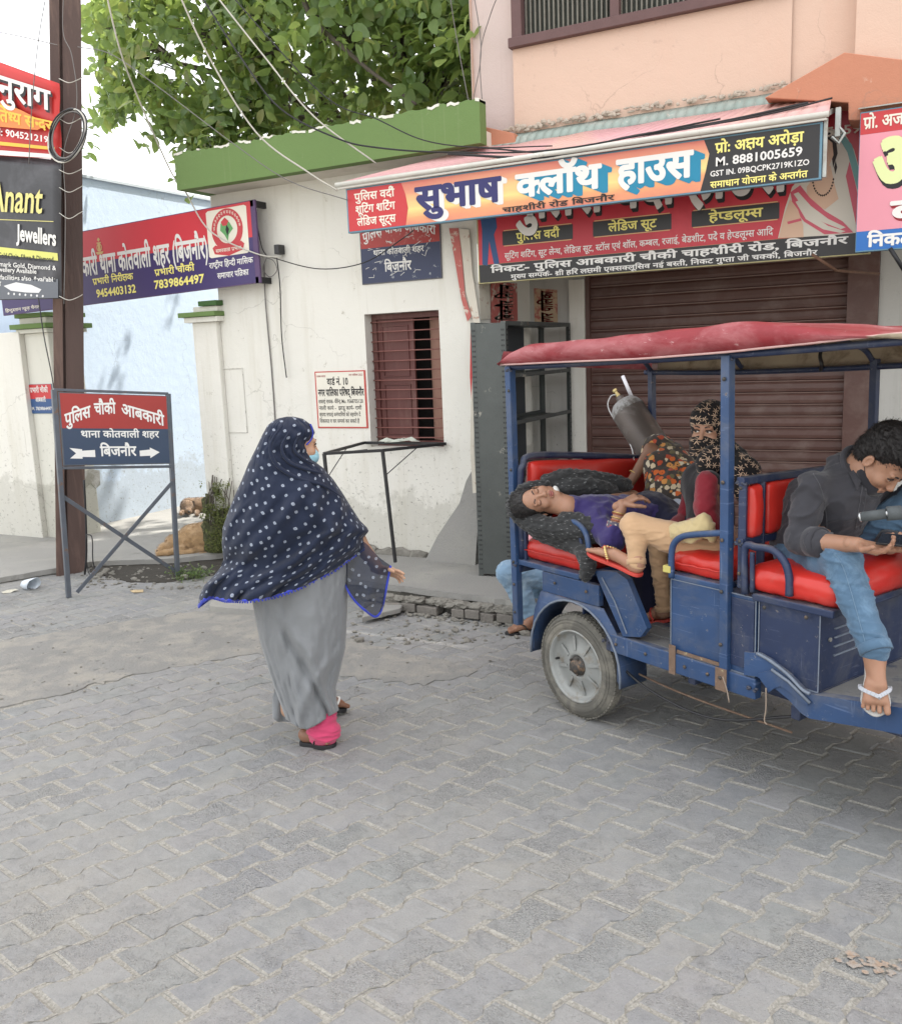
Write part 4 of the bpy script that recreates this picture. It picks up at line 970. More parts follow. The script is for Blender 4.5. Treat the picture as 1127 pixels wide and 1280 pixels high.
# ---- rust-brown H-section pole
pl = thing('utility_pole', 'tall rust-brown steel H-section pole rising behind the direction board', 'pole', onz(88, 714))
PB0 = onz(89, 716); pt = onplane(82, -60, PB0, unit(PB0-CP*0*np.array([1, 1, 0])))
PB0 = np.array([PB0[0], PB0[1], 0]); vn = unit(np.array([PB0[0], PB0[1], 0])); pt = onplane(81, -60, PB0, vn); ax = unit(pt-PB0)
POLM = mat('pole_brown', (.082, .050, .042), .55, .22, 6, .25, 40, stretch=(1, 1, .12), dirt=(.19, .12, .095), da=.52, db=.75, dscale=8)
side = unit(np.cross(ax, vn)); side = side if side @ CM[0] > 0 else -side; ps = unit(side*math.cos(rad(28))+vn*math.sin(rad(28))); pd = unit(np.cross(ax, ps)); pd = pd if pd @ (PB0-CP) < 0 else -pd
mb = MB(); E0, E1 = PB0-ax*.05, PB0+ax*7.6
for s_, w, th in ((1, .20, .014), (-1, .20, .014)):
    o_ = pd*s_*.0
mbf = MB()
ps, pd = side, unit(np.cross(ax, side)); pd = pd if pd @ (PB0-CP) < 0 else -pd; mbf.bar(E0-ps*.085+pd*.01, E1-ps*.085+pd*.01, .075, .12, up=pd); mbf.bar(E0+ps*.045+pd*.035, E1+ps*.045+pd*.035, .145, .012, up=pd); mbf.bar(E0-ps*.03-pd*.01, E1-ps*.03-pd*.01, .034, .02, up=pd)
mbf.build('section', POLM, pl, bevel=.002)
# ---- advert sheets tied to the pole
c9 = thing('jewellers_poster', 'black jeweller\'s flex sheet with gold script tied to the left of the brown pole', 'banner', (-7, 5.4, 3))
Y9 = PB0[1]-.16
def qb(px, Y, name, m, par, amp=.02, seed=0, n=14):
    P = [ony(x, y, Y) for x, y in px]; mb = MB(); r = random.Random(seed); G = []
    for j in range(n+1):
        row = []
        for i in range(n+1):
            u, v = i/n, j/n; p = (P[0]*(1-u)+P[1]*u)*(1-v)+(P[3]*(1-u)+P[2]*u)*v
            row.append(p+np.array([0, amp*noise.noise(Vector((u*3.2+seed, v*2.2, seed)))-amp*1.5*0, 0]))
        G += row
    mb.add(G, [[j*(n+1)+i, j*(n+1)+i+1, (j+1)*(n+1)+i+1, (j+1)*(n+1)+i] for j in range(n) for i in range(n)])
    o = mb.build(name, m, par, smooth=True, fix=False); o.modifiers.new('s', 'SOLIDIFY').thickness = .003
    return QBoard(P, (0, -1., 0), amp*.8+.006)
B9 = qb([(-75, 186), (77, 200), (77, 373), (-75, 377)], Y9, 'sheet', mat('print_charcoal', (.035, .035, .04), .35, .2, 3, dirt=(.08, .08, .09), da=.5, db=.7, dscale=2), c9, .008, 3)
GLD = ink('gold_script', (.66, .60, .22))
B9.text('Anant', .44, .86, .20, .38, GLD, c9, .016, .002, slant=.10, rise=-.0); B9.rect(.52, .95, .435, .440, GLD, c9, .002, 'rule')
B9.text('Jewellers', .66, .97, .475, .575, PWH, c9, .03, .002, rise=-.035); B9.poly([(.38, .615), (.98, .665), (.985, .72), (.38, .67)], ink('lime_strip', (.60, .60, .16)), c9, .002, 'strip'); B9.text('Vishal Gold Chain, Silver & Diamond', .42, .95, .66, .695, BLACKI, c9, .012, .004, rise=-.035)
B9.text('Hallmark Gold, Diamond &', .45, .97, .725, .755, PWH, c9, .012, .002, rise=-.035); B9.text('Jewellery Available', .48, .82, .765, .795, PWH, c9, .012, .002, rise=-.02); B9.text('making facilities also Available', .38, .97, .815, .845, PWH, c9, .012, .002, rise=-.03)
PE = ink('pearl', (.66, .66, .66)); B9.rect(.30, .985, .855, .995, ink('grey_print', (.12, .13, .15)), c9, .002, 'photo')
B9.poly([(.56, .90), (.66, .875), (.78, .895), (.86, .93), (.84, .955), (.74, .95), (.62, .935)], PE, c9, .004, 'printed_ring')
for k in range(7): B9.disc(.60+.045*k, .955+.004*k, .008, PE, c9, .004, 'printed_pearl', 8)
B9.text('समस्त', .40, .54, .87, .90, PWH, c9, .02, .004)
c10 = thing('red_poster', 'torn red and orange flex sheet tied above the black jeweller\'s sheet on the brown pole', 'banner', (-7, 5.4, 3.8))
B10 = qb([(-75, 50), (74, 104), (77, 199), (-75, 190)], Y9-.02, 'sheet', mat('print_fire', (.52, .028, .025), .4, .15, 3), c10, .03, 9)
B10.poly([(0, .42), (.3, .36), (.72, .46), (.93, .56), (.85, .66), (.4, .70), (0, .66)], mat('print_orange_burst', (.66, .20, .04), .4, .2, 5), c10, .004, 'burst')
B10.rect(.0, .99, .945, .998, PWH, c10, .004, 'strip')
shadowed(B10, 'अनुराग', .36, .96, .14, .38, PWH, BLACKI, c10, .020, 3, .012, .03)
YP = ink('poster_yellow', (.74, .46, .06)); B10.text('आतिथ्य सन्दर', .40, .97, .50, .62, YP, c10, .028, .006, rise=-.02)
B10.text('M: 9045212195', .50, .97, .71, .78, PWH, c10, .018, .006, rise=-.02); B10.rect(.02, .98, .85, .89, YP, c10, .006, 'strip')
# ============================================================ STREET THINGS
# ---- slotted steel rack
rk_ = thing('steel_rack', 'tall slotted-angle steel shelving rack standing by the end of the white wall', 'rack', (-2.75, 6, PZ))
RKM = mat('rack_grey', (.080, .088, .085), .45, .25, 5, .15, 40, metal=.35, dirt=(.30, .29, .25), da=.62, db=.68, dscale=7, wear=(.22, .15, .10), wa=.66, wb=.72, wscale=6)
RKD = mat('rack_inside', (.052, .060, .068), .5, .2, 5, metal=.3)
RX0, RX1, RY0, RY1 = ony(591, 500, 5.86)[0], ony(634, 500, 5.86)[0], 5.86, 7.16; RZ = ony(610, 402, 5.86)[2]
MB().box(RX0+.004, RX1-.004, RY0, RY0+.004, PZ+.02, RZ-.01).build('end_panel', RKM, rk_)
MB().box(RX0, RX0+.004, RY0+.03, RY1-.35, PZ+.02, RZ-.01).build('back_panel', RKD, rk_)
for (x, y, sx, sy) in ((RX0, RY0, 1, 1), (RX1, RY0, -1, 1), (RX0, RY1, 1, -1), (RX1, RY1, -1, -1)):
    mb = MB(); w = .038; mb.box(min(x, x+sx*w), max(x, x+sx*w), min(y, y+sy*.003)-.001*(sy > 0), max(y, y+sy*.003), PZ, RZ); mb.box(min(x, x+sx*.003), max(x, x+sx*.003), min(y, y+sy*w), max(y, y+sy*w), PZ, RZ)
    up = mb.build('upright', RKM, rk_)
    hb = MB(); z = PZ+.05
    while z < RZ-.03:
        for d0 in (.012, .026):
            hb.box(min(x+sx*d0, x+sx*(d0+.006)), max(x+sx*d0, x+sx*(d0+.006)), y-.0022-.002*(sy > 0)+.001, y-.001 if sy > 0 else y+.0018, z, z+.012)
            xx = x+.0012 if sx < 0 else x-.0012; hb.box(xx-.0012, xx+.0012, min(y+sy*d0, y+sy*(d0+.006)), max(y+sy*d0, y+sy*(d0+.006)), z, z+.012)
        z += .036
    tag(hb.build('slot_row', BLACKI, up), kind='stuff')
for px_y in (404, 467, 527, 588, 650):
    z = RZ if px_y == 404 else onx(640, px_y, RX1)[2]
    MB().box(RX0+.005, RX1-.001, RY0+.005, RY1-.005, z-.030, z-.027).box(RX1-.004, RX1, RY0+.04, RY1-.04, z-.0265, z).box(RX0+.005, RX0+.009, RY0+.04, RY1-.04, z-.0265, z).build('shelf', RKM, rk_)
# chalky white plates behind its open back
MB().box(RX0-.10, RX0-.09, RY1-.33, RY1+.02, 1.0, 1.95).build('wall_sheet', PLW, pb)
# ---- torn posters on the side wall and over the rack
def poster(name, label, pts, m, X=None, Y=None, group='torn posters pasted beside the shop front'):
    P = [onx(x, y, X) if X is not None else ony(x, y, Y) for x, y in pts]; c = sum(P)/len(P); t_ = thing(name, label, 'poster', c, group)
    MB().prism(P, (-.003, 0, 0) if X is not None else (0, .003, 0)).build('paper', m, t_); return t_, P
PR = mat('old_red_print', (.46, .13, .115), .7, .2, 8, dirt=(.60, .52, .44), da=.56, db=.60, dscale=11); PT = mat('old_tan_print', (.50, .36, .24), .7, .2, 8, dirt=(.40, .12, .10), da=.5, db=.6, dscale=14); PC = mat('old_paper', (.60, .56, .48), .8, .15, 8, dirt=(.40, .26, .2), da=.6, db=.66, dscale=14)
Xs = XP0+.012
def vtext(P, s_, m, par, k=.5):
    B = Board(P[0], P[1]-P[0], P[-1]-P[0], np.linalg.norm(P[1]-P[0]), np.linalg.norm(P[-1]-P[0]))
    # lettering running up the sheet
    V, F, w = layout(s_, .03); x0 = min(p[0] for p in V); x1 = max(p[0] for p in V)
    me = bpy.data.meshes.new('lettering'); me.from_pydata([tuple(B.p(k-.3+.75*(1-p[1]/.8)*.8, .95-.9*(p[0]-x0)/(x1-x0), .004)) for p in V], [], F); link('lettering', me, m, par)
t1, P1 = poster('torn_poster', 'torn cream poster strip at the end of the white wall above the rack', [(598, 352), (612, 352), (613, 398), (600, 400)], PC, X=Xs)
t2, P2 = poster('torn_poster', 'faded red poster with cream letters over the rack, left of the tan one', [(613.5, 352), (646, 354), (647, 404), (614, 403)], PR, X=Xs); vtext(P2, 'बिजनौर निगम', CREAM, t2)
t3, P3 = poster('torn_poster', 'faded tan and red poster over the rack next to the pilaster', [(667, 360), (696, 362), (697, 408), (668, 406)], PT, Y=SY-.006); vtext(P3, 'नगर पालिका', DRED, t3)
# hanging torn banner strip down the rack's left edge
t4 = thing('torn_banner', 'narrow torn red and white banner hanging down the left side of the rack', 'banner', (-3, 6.2, 2)); Yt = FY-.03
for k, (pts, m_) in enumerate((([(561, 285), (573, 285), (577, 320), (581, 370), (589, 395), (584, 402), (576, 372), (569, 330)], PR), ([(573.3, 285), (586, 287), (590, 340), (600, 405), (597, 430), (590, 396), (582, 365), (577.5, 318)], PC), ([(588, 405), (591, 405), (590.4, 450), (589, 500), (587, 470)], RP), ([(588.5, 502), (594, 480), (592, 560), (597, 640), (601, 700), (597, 700), (592, 640), (587.5, 560)], PC), ([(591.6, 405), (598.5, 432), (596, 476), (591, 500)], BP))):
    P = [ony(x, y, Yt-.006*k) for x, y in pts]; MB().prism(P, (0, .002, 0)).build('strip', m_, t4)
# ---- black folding table frame under the window
tb = thing('table_frame', 'black steel table frame on thin legs standing against the white wall under the window', 'table', ony(495, 700, 5.9))
BLK = mat('black_enamel', (.018, .018, .02), .4, .3, 20, spec=.5)
zT = 1.06; c0 = onz(400, 566, zT); TZ = ony(455, 553, FY-.05)[2]
A = ony(455, 552, FY-.03); Bq = ony(557, 556, FY-.03); A[2] = Bq[2] = (A[2]+Bq[2])/2
Cq = onz(508, 566, A[2]); Dq = onz(404, 567, A[2]); Dq = A+(Cq-Bq)*1.0
Cq = onz(478, 563, A[2]); Dq = onz(405, 567, A[2])
for p, q in ((A, Bq), (Bq, Cq), (Cq, Dq), (Dq, A)): MB().bar(p, q, .022, .022).build('rail', BLK, tb, bevel=.002)
Lg = np.array([Cq[0]+.02, Cq[1]+.03, PZ]); MB().bar(Cq, ony(494, 703, Cq[1]+.02), .022, .022, up=(1, 0, 0)).build('leg', BLK, tb, bevel=.002)
MB().bar(Dq, np.array([Dq[0]+.03, Dq[1]+.03, PZ]), .022, .022, up=(1, 0, 0)).build('leg', BLK, tb, bevel=.002)
MB().tube([Cq+(Bq-Cq)*.55, Cq+np.array([0, 0, -.20])], .004, 6).build('stay', BLK, tb); MB().tube([Dq+(A-Dq)*.55, Dq+np.array([0, 0, -.20])], .004, 6).build('stay', BLK, tb)
MB().tube([Dq+(Cq-Dq)*.6+(A-Dq)*.2, Dq+(Cq-Dq)*.1], .003, 5).build('stay', BLK, tb)
pp = A+(Bq-A)*.45; t_ = thing('paper_scrap', 'crumpled papers left on the window ledge above the black table frame', 'paper', pp)
mb = MB(); rr = random.Random(4)
for k in range(5):
    c = pp+np.array([rr.uniform(-.12, .15), -.03, .013+.004*k]); a_ = rr.uniform(0, 3); dx = np.array([math.cos(a_), math.sin(a_)*.4, .05])*.07; dy = np.array([-math.sin(a_), math.cos(a_)*.4, .02])*.05
    mb.add([c-dx-dy, c+dx-dy, c+dx+dy+np.array([0, 0, .02]), c-dx+dy], [[0, 1, 2, 3]])
mb.build('sheets', mat('scrap', (.52, .55, .48), .8, .3, 30), t_)
# ---- wires and cables
WBK = mat('cable_black', (.02, .02, .022), .5, .2, 5); WGY = mat('cable_pale', (.50, .48, .43), .5, .2, 9); WMD = mat('cable_grey', (.16, .15, .145), .5, .2, 9)
def wire(label, pts, r, m, cat='wire', n=8):
    P = spline(pts, n); t_ = MB().tube(P, r, 5).build('overhead_wire', m, None, smooth=True, fix=False); return tag(t_, label, cat, 'wires strung over the street')
def wp(x, y, Y): return ony(x, y, Y)
wire('pale twisted wire from above down to the emblem end of the purple banner', [wp(128, -30, 5.0), wp(150, 62, 5.2), wp(176, 130, 5.5), wp(213, 213, 5.9), wp(232, 240, 6.0), wp(262, 288, 6.05), wp(318, 316, 6.1), wp(352, 322, 6.2)], .0065, WGY)
wire('pale wire crossing tree and green band and ending at the canopy pipe', [wp(214, -30, 5.0), wp(258, 65, 5.2), wp(320, 165, 5.4), wp(385, 215, 5.55), wp(422, 238, 5.65)], .006, WGY)
wire('thick pale wire sweeping over the green band to the top of the canopy', [wp(242, -20, 5.0), wp(300, 70, 5.1), wp(350, 135, 5.2), wp(420, 172, 5.35), wp(470, 184, 5.45), wp(560, 190, 5.55), wp(700, 186, 5.6), wp(900, 148, 5.6)], .006, WBK)
wire('bright wire from the upper middle across the leaves to the canopy', [wp(255, -25, 5.1), wp(330, 70, 5.2), wp(392, 145, 5.3), wp(470, 204, 5.5)], .0055, WGY)
wire('thin black wire drooping from the tree to the ledge block', [wp(268, -30, 5.4), wp(400, 115, 5.6), wp(470, 148, 5.7), wp(530, 175, 5.75), wp(600, 184, 5.8), wp(690, 182, 5.8)], .0045, WBK)
wire('black wire bundle lying along the canopy under the grey sheet', [wp(560, 192, 5.75), wp(680, 196, 5.75), wp(780, 172, 5.8), wp(900, 152, 5.85), wp(1010, 128, 5.9)], .009, WBK)
wire('second black wire lying on the pink canopy sheet', [wp(600, 184, 5.78), wp(700, 190, 5.75), wp(820, 168, 5.8), wp(960, 142, 5.85), wp(1040, 122, 5.9)], .006, WBK)
wire('dark wire from the pole past the leaves down to the cloth house board', [wp(97, 58, 5.3), wp(140, 68, 5.4), wp(200, 110, 5.5), wp(290, 178, 5.6), wp(360, 225, 5.7), wp(435, 250, 5.75)], .0038, WMD)
wire('short thin wire at the far top left leading to the pole', [wp(-20, 36, 5.0), wp(30, 46, 5.1), wp(72, 56, 5.25)], .0035, WMD)
wire('thin black wire hanging down in front of the left posters', [wp(60, -20, 5.05), wp(48, 50, 5.1), wp(40, 130, 5.1), wp(36, 205, 5.1)], .0035, WMD)
wire('dark cable looping from the purple banner along the white wall to the orange board', [wp(322, 285, 6.15), wp(330, 315, 6.2), wp(348, 324, 6.2), wp(400, 336, 6.2), wp(455, 328, 6.15), wp(500, 300, 6.1), wp(516, 288, 5.9)], .0045, WBK)
wire('grey service cable running down the white wall beside the blocked panel', [wp(330, 330, 6.26), wp(332, 380, 6.27), wp(340, 470, 6.28), wp(346, 560, 6.28)], .006, WMD)
wire('black cable end dangling on the white wall near the notice', [wp(346, 322, 6.2), wp(350, 360, 6.24), wp(352, 420, 6.25), wp(358, 472, 6.25)], .005, WBK)
wire('two thin wires hanging from the pink building over the green band', [wp(590, -20, 6.0), wp(601, 60, 6.05), wp(592, 120, 6.1), wp(585, 152, 6.1)], .0035, WMD)
wire('thin wire hanging along the edge of the pink building', [wp(628, -20, 6.0), wp(612, 20, 6.05), wp(600, 70, 6.1), wp(604, 150, 6.1)], .0035, WMD)
wire('thin wire curling behind the tree branches at the top', [wp(560, -20, 6.0), wp(571, 50, 6.1), wp(588, 140, 6.15)], .0035, WMD)
wire('black cable hanging down to the direction board from the posters', [wp(48, 372, 5.1), wp(55, 420, 5.1), wp(64, 465, 5.0), wp(68, 490, 4.95)], .005, WBK)
hk = thing('wire_hook', 'small black insulator clamp with loops of cable on the white wall', 'clamp', ony(350, 312, 6.2)); MB().box(*sorted((ony(347, 312, 6.25)[0], ony(353, 312, 6.25)[0])), 6.2, 6.28, ony(350, 318, 6.25)[2], ony(350, 306, 6.25)[2]).build('clamp', BLK, hk, bevel=.004)
MB().tube(spline([ony(x, y, 6.2) for x, y in [(333, 322), (329, 336), (337, 346), (346, 338), (342, 326), (333, 322)]], 6), .0035, 6).build('cable_loop', WMD, hk, smooth=True)
# coil of cable on the pole
cl = thing('cable_coil', 'coil of black and white cable hung on the brown pole beside the red poster', 'cable', ony(84, 167, 5.0)); rr = random.Random(6)
for k in range(11):
    c = ony(84+rr.uniform(-1.5, 1.5), 168+rr.uniform(-1.5, 1.5), PB0[1]-.25-.008*k*.7); R_ = rr.uniform(.165, .20); tx = rr.uniform(-.14, .14)
    MB().tube([c+np.array([math.cos(t_)*R_*1.02, math.sin(t_)*R_*.25+tx*math.sin(t_*2)*.12, math.sin(t_)*R_*1.0]) for t_ in [2*math.pi*i/36 for i in range(36)]], .0062, 6, closed=True).build('cable_turn', [WBK, WGY, WBK, WMD, WGY][k % 5], cl, smooth=True)
mb = MB()
for k, yy in enumerate((100, 150, 186, 214, 236, 268, 372)): mb.tube(spline([ony(74, yy-2, PB0[1]-.20), ony(86, yy+3+k % 3, PB0[1]-.25), ony(98, yy-1, PB0[1]-.2), ony(103, yy-4, PB0[1]-.1)], 5), .0032, 5)
mb.build('tie_wire', WGY, cl, smooth=True)
MB().tube(spline([ony(x, y, PB0[1]-.22) for x, y in [(80, -20), (79, 40), (90, 70), (96, 130), (80, 190), (82, 260), (80, 380)]], 8), .0035, 5).build('loose_cable', WMD, cl, smooth=True)
# chain and lock hanging at the pole's foot
ch = thing('iron_hook', 'bent black iron rod and loop leaning at the foot of the brown pole', 'rod', onz(112, 722)); Yh = PB0[1]-.05
MB().tube(spline([ony(x, y, Yh) for x, y in [(105, 600), (107, 640), (108, 690), (106, 718)]], 5), .009, 8).tube(spline([ony(x, y, Yh-.03) for x, y in [(108, 668), (115, 672), (116, 700), (119, 716), (112, 718), (108, 700), (108, 668)]], 5), .005, 6).build('rod', BLK, ch, smooth=True)
# litter: crushed cup, leaf scraps
cup = thing('plastic_cup', 'crushed white plastic cup lying on the ground at the left edge', 'litter', onz(36, 735)); c = onz(36, 736)
mb = MB(); rr = random.Random(3); n = 16; rings = []
for k, (r_, h_) in enumerate(((.045, 0), (.060, .05), (.068, .10), (.066, .10), (.057, .05), (.042, .006))):
    for j in range(n):
        t_ = 2*math.pi*j/n; q = 1+.22*noise.noise(Vector((math.cos(t_)*1.5, math.sin(t_)*1.5, h_*18))); mb.v.append(tuple(c+np.array([h_*1.1+math.cos(t_)*r_*q*.35-.04, math.sin(t_)*r_*q, .045+math.cos(t_)*r_*q*.8])))
for k in range(5):
    for j in range(n): mb.f.append([k*n+j, k*n+(j+1) % n, (k+1)*n+(j+1) % n, (k+1)*n+j]); mb.m.append(0)
mb.f.append([j for j in range(n)]); mb.m.append(0)
mb.build('cup', mat('thin_plastic', (.62, .68, .74), .3, .1, 9, spec=.5), cup, smooth=True)
def scrap(label, x, y, s_, m, z=.004, seed=0, cat='litter'):
    r = random.Random(seed); c = onz(x, y); n = 9; P = [c+np.array([math.cos(2*math.pi*i/n)*s_*r.uniform(.5, 1.2), math.sin(2*math.pi*i/n)*s_*r.uniform(.5, 1.2), z+r.uniform(0, .012)]) for i in range(n)]
    mb = MB(); mb.add([c+np.array([0, 0, z+.014])]+P, [[0, i+1, (i+1) % n+1] for i in range(n)]); o = mb.build('scrap', m, None, fix=False); o.modifiers.new('s', 'SOLIDIFY').thickness = .0015; return tag(o, label, cat)
TANL = mat('dry_leaf', (.46, .36, .22), .8, .3, 30)
scrap('tan scrap of cardboard on the pavers in front of the direction board', 172, 740, .055, TANL, seed=2); scrap('pale scrap of paper beside the crushed cup', 12, 740, .06, mat('pale_scrap', (.5, .48, .40), .9, .3, 30), seed=5)
scrap('small brown leaf near the feet of the squatting person', 669, 801, .02, mat('brown_leaf', (.18, .13, .05), .8), seed=7); scrap('dark pebble of rubbish under the front of the rickshaw', 1106, 908, .014, BLK, seed=8)
scrap('white crumpled plastic lying on the pavement beyond the front of the rickshaw', 1113, 733, .05, mat('white_plastic', (.6, .6, .6), .4), .17, seed=9)
# orange brick-dust smear at the lower right
mb = MB(); rr = random.Random(31)
for k in range(60):
    u = rr.random(); x, y = 1060+u*90+rr.gauss(0, 6), 1200+u*26+rr.gauss(0, 6); c = onz(x, y); r0 = rr.uniform(.002, .012)*(1.2-u*.5); n = 9
    mb.add([(c[0], c[1], .0030+.00006*k)]+[(c[0]+math.cos(2*math.pi*i/n)*r0*rr.uniform(.5, 1.6), c[1]+math.sin(2*math.pi*i/n)*r0*rr.uniform(.5, 1.3), .0028+.00006*k) for i in range(n)], [[0, i+1, (i+1) % n+1] for i in range(n)])
tag(mb.build('brick_dust', mat('brick_dust', (.36, .27, .205), .95, .25, 60, .6, 120, dirt=(.33, .30, .27), da=.42, db=.60, dscale=40), fix=False), 'faint orange smear of brick dust on the pavers at the lower right', 'dust', kind='stuff')

# ============================================================ PLANTS
def leaf_mat(name, cols, gloss=.42, tr=.35):
    m, t, b = nt(name); oi = N(t, 'ShaderNodeObjectInfo').outputs['Random']; isl = N(t, 'ShaderNodeNewGeometry').outputs['Random Per Island']
    r = math_n(t, 'FRACT', math_n(t, 'ADD', oi, isl)); cr = N(t, 'ShaderNodeValToRGB'); e = cr.color_ramp.elements; e[0].position = 0; e[0].color = cols[0]+(1,); e[1].position = 1; e[1].color = cols[-1]+(1,)
    for i, c in enumerate(cols[1:-1]): q = e.new((i+1)/(len(cols)-1)); q.color = c+(1,)
    t.links.new(r, cr.inputs[0]); col = mixc(t, noise_n(t, coord(t, 'World'), 30, 4), cr.outputs[0], tuple(x*.7 for x in cols[1])); t.links.new(col, b.inputs['Base Color'])
    b.inputs['Roughness'].default_value = gloss; b.inputs['Specular IOR Level'].default_value = .45
    tn = N(t, 'ShaderNodeBsdfTranslucent'); tc = mixc(t, .5, col, (.50, .62, .12)); t.links.new(tc, tn.inputs[0]); mx = N(t, 'ShaderNodeMixShader'); mx.inputs[0].default_value = tr
    out = t.nodes['Material Output']; t.links.new(b.outputs[0], mx.inputs[1]); t.links.new(tn.outputs[0], mx.inputs[2]); t.links.new(mx.outputs[0], out.inputs[0]); return m
LEAF = leaf_mat('tree_leaf', [(.09, .15, .06), (.15, .25, .09), (.22, .33, .12), (.30, .42, .18), (.17, .27, .12), (.38, .46, .15), (.12, .19, .08), (.44, .37, .16)], .36, .5)
BARK = mat('bark', (.10, .085, .07), .9, .3, 12, .8, 50)
def leaf_geo(L, Wd, r, fold=.22, curl=.12):
    prof = [(0, 0), (.14, .28), (.36, .48), (.62, .47), (.84, .28), (1, 0)]; vs = []; fs = []
    for t_, w in prof: z = -curl*L*t_*t_*1.6; vs += [(t_*L, -w*Wd, z+fold*w*Wd), (t_*L, 0, z), (t_*L, w*Wd, z+fold*w*Wd)]
    for i in range(len(prof)-1): a = i*3; fs += [[a, a+3, a+4, a+1], [a+1, a+4, a+5, a+2]]
    return vs, fs
def place(vs, fs, mb, p, d, up):
    x = unit(d); y = unit(np.cross(up, x)); z = np.cross(x, y); mb.add([p+x*v[0]+y*v[1]+z*v[2] for v in vs], fs)
tr_ = thing('large_leaved_tree', 'big broad-leaved tree spreading over the green parapet behind the white building', 'tree', (-5.2, 9.3, PZ))
rr = random.Random(21); lp_ = []
for k in range(10):
    me = bpy.data.meshes.new('leaf'); vs, fs = leaf_geo(rr.uniform(.125, .17), rr.uniform(.075, .10), rr, rr.uniform(.1, .4), rr.uniform(.05, .3)); me.from_pydata(vs, [], fs); me.materials.append(LEAF); me.polygons.foreach_set('use_smooth', [True]*len(fs)); lp_.append((me, vs, fs))
leaves = []   # (pos, dir, up, proto)
def crown_px():
    # picture outline of the crown: (x, y) polygon, filled at several depths
    return [(112, 150), (128, 108), (118, 60), (108, 20), (112, -60), (640, -60), (640, 130), (600, 126), (480, 152), (330, 178), (248, 222), (215, 200), (232, 190), (205, 160), (158, 120), (132, 165)]
CPX = crown_px()
sh = 0
blobs = [(-6.4, 7.6, 4.6, .9), (-5.4, 7.4, 4.9, 1.0), (-4.2, 7.2, 4.7, 1.0), (-3.6, 7.0, 4.4, .8)]
shoots = []
while sh < 1150:
    x, y = rr.uniform(105, 640), rr.uniform(-70, 225)
    if not inside((x, y), CPX): continue
    Yd = 6.75+abs(rr.gauss(0, 1))*1.1 if y > 60 or rr.random() < .5 else 6.2+rr.random()*2.5
    if x > 575 and Yd < 6.7: continue
    if x < 330: Yd = min(Yd, 7.0+rr.random()*.6)
    # keep gaps: lumpy density
    if noise.noise(Vector((x*.018, y*.02, Yd*.4)))+noise.noise(Vector((x*.05, y*.05, 3)))*.5 < -.12 - (.20 if x > 260 else 0): continue
    p = ony(x, y, Yd)
    if p[2] < gz1+.03 and Yd < 11: p[2] = gz1+.03+rr.random()*.15
    sh += 1; shoots.append(p)
    ax_ = unit([rr.gauss(0, .6)-.15, rr.gauss(-.35, .6), rr.gauss(.1, .6)]); k = rr.randint(6, 10)
    for j in range(k):
        a_ = j*2.4+rr.random(); fx, fy, fz = frame_of(ax_); out = fx*math.cos(a_)+fy*math.sin(a_)
        q = p-ax_*(.035*(k-j))+out*.012; d_ = unit(out*1.0+ax_*.45+np.array([0, 0, -.35+rr.gauss(0, .25)])); u_ = unit(ax_+np.array([0, -.25, .7])+np.array([rr.gauss(0, .3) for _ in range(3)]))
        leaves.append((q, d_, u_, rr.randrange(10), rr.uniform(.62, 1.15)))
while sh < 1450:      # the crown goes on above the picture, unseen leaves added to shade the road
    p = np.array([rr.uniform(-8.2, -2.2), rr.uniform(6.4, 10.5), rr.uniform(5.4, 9.8)]); e_ = ((p[0]+5.2)/3.2)**2+((p[1]-8.4)/2.4)**2+((p[2]-6.2)/3.8)**2
    if e_ > 1 or proj(p)[1] > -75 or p[0] < -5.6: continue
    sh += 1; shoots.append(p); ax_ = unit([rr.gauss(0, .6), rr.gauss(0, .6), rr.gauss(.1, .6)])
    for j in range(6):
        a_ = j*2.4+rr.random(); fx, fy, fz = frame_of(ax_); out = fx*math.cos(a_)+fy*math.sin(a_); leaves.append((p-ax_*.05*(6-j)+out*.02, unit(out+ax_*.45+np.array([0, 0, -.35])), unit(ax_+np.array([0, 0, .8])), rr.randrange(10), rr.uniform(1.2, 1.9)))
def on_screen(q): x, y, d = proj(q); return -5 < x < 1130 and -5 < y < 260
leaves.sort(key=lambda l: (0 if on_screen(l[0]) else 1, proj(l[0])[2]))
crown = None; mb = MB()
for k, (q, d_, u_, pi_, sc_) in enumerate(leaves):
    me, vs, fs = lp_[pi_]
    if k < 300:
        x = unit(d_); y = unit(np.cross(u_, x)); z = np.cross(x, y); o = bpy.data.objects.new('leaf', me); COL.objects.link(o)
        o.matrix_basis = Matrix(((x[0]*sc_, y[0]*sc_, z[0]*sc_, q[0]), (x[1]*sc_, y[1]*sc_, z[1]*sc_, q[1]), (x[2]*sc_, y[2]*sc_, z[2]*sc_, q[2]), (0, 0, 0, 1))); attach(o, tr_)
    else: place([(v[0]*sc_, v[1]*sc_, v[2]*sc_) for v in vs], fs, mb, q, d_, u_)
o = mb.build('crown', LEAF, tr_, smooth=True, fix=False); tag(o, kind='stuff')
mb = MB(); root = np.array([-5.2, 9.3, 3.4])
mb.tube(spline([(-5.2, 9.3, PZ-.1), (-5.15, 9.3, 1.5), (-5.25, 9.2, 2.8), root], 5), [.2]*16, 10); mb.build('trunk', BARK, tr_, smooth=True)
mb = MB()
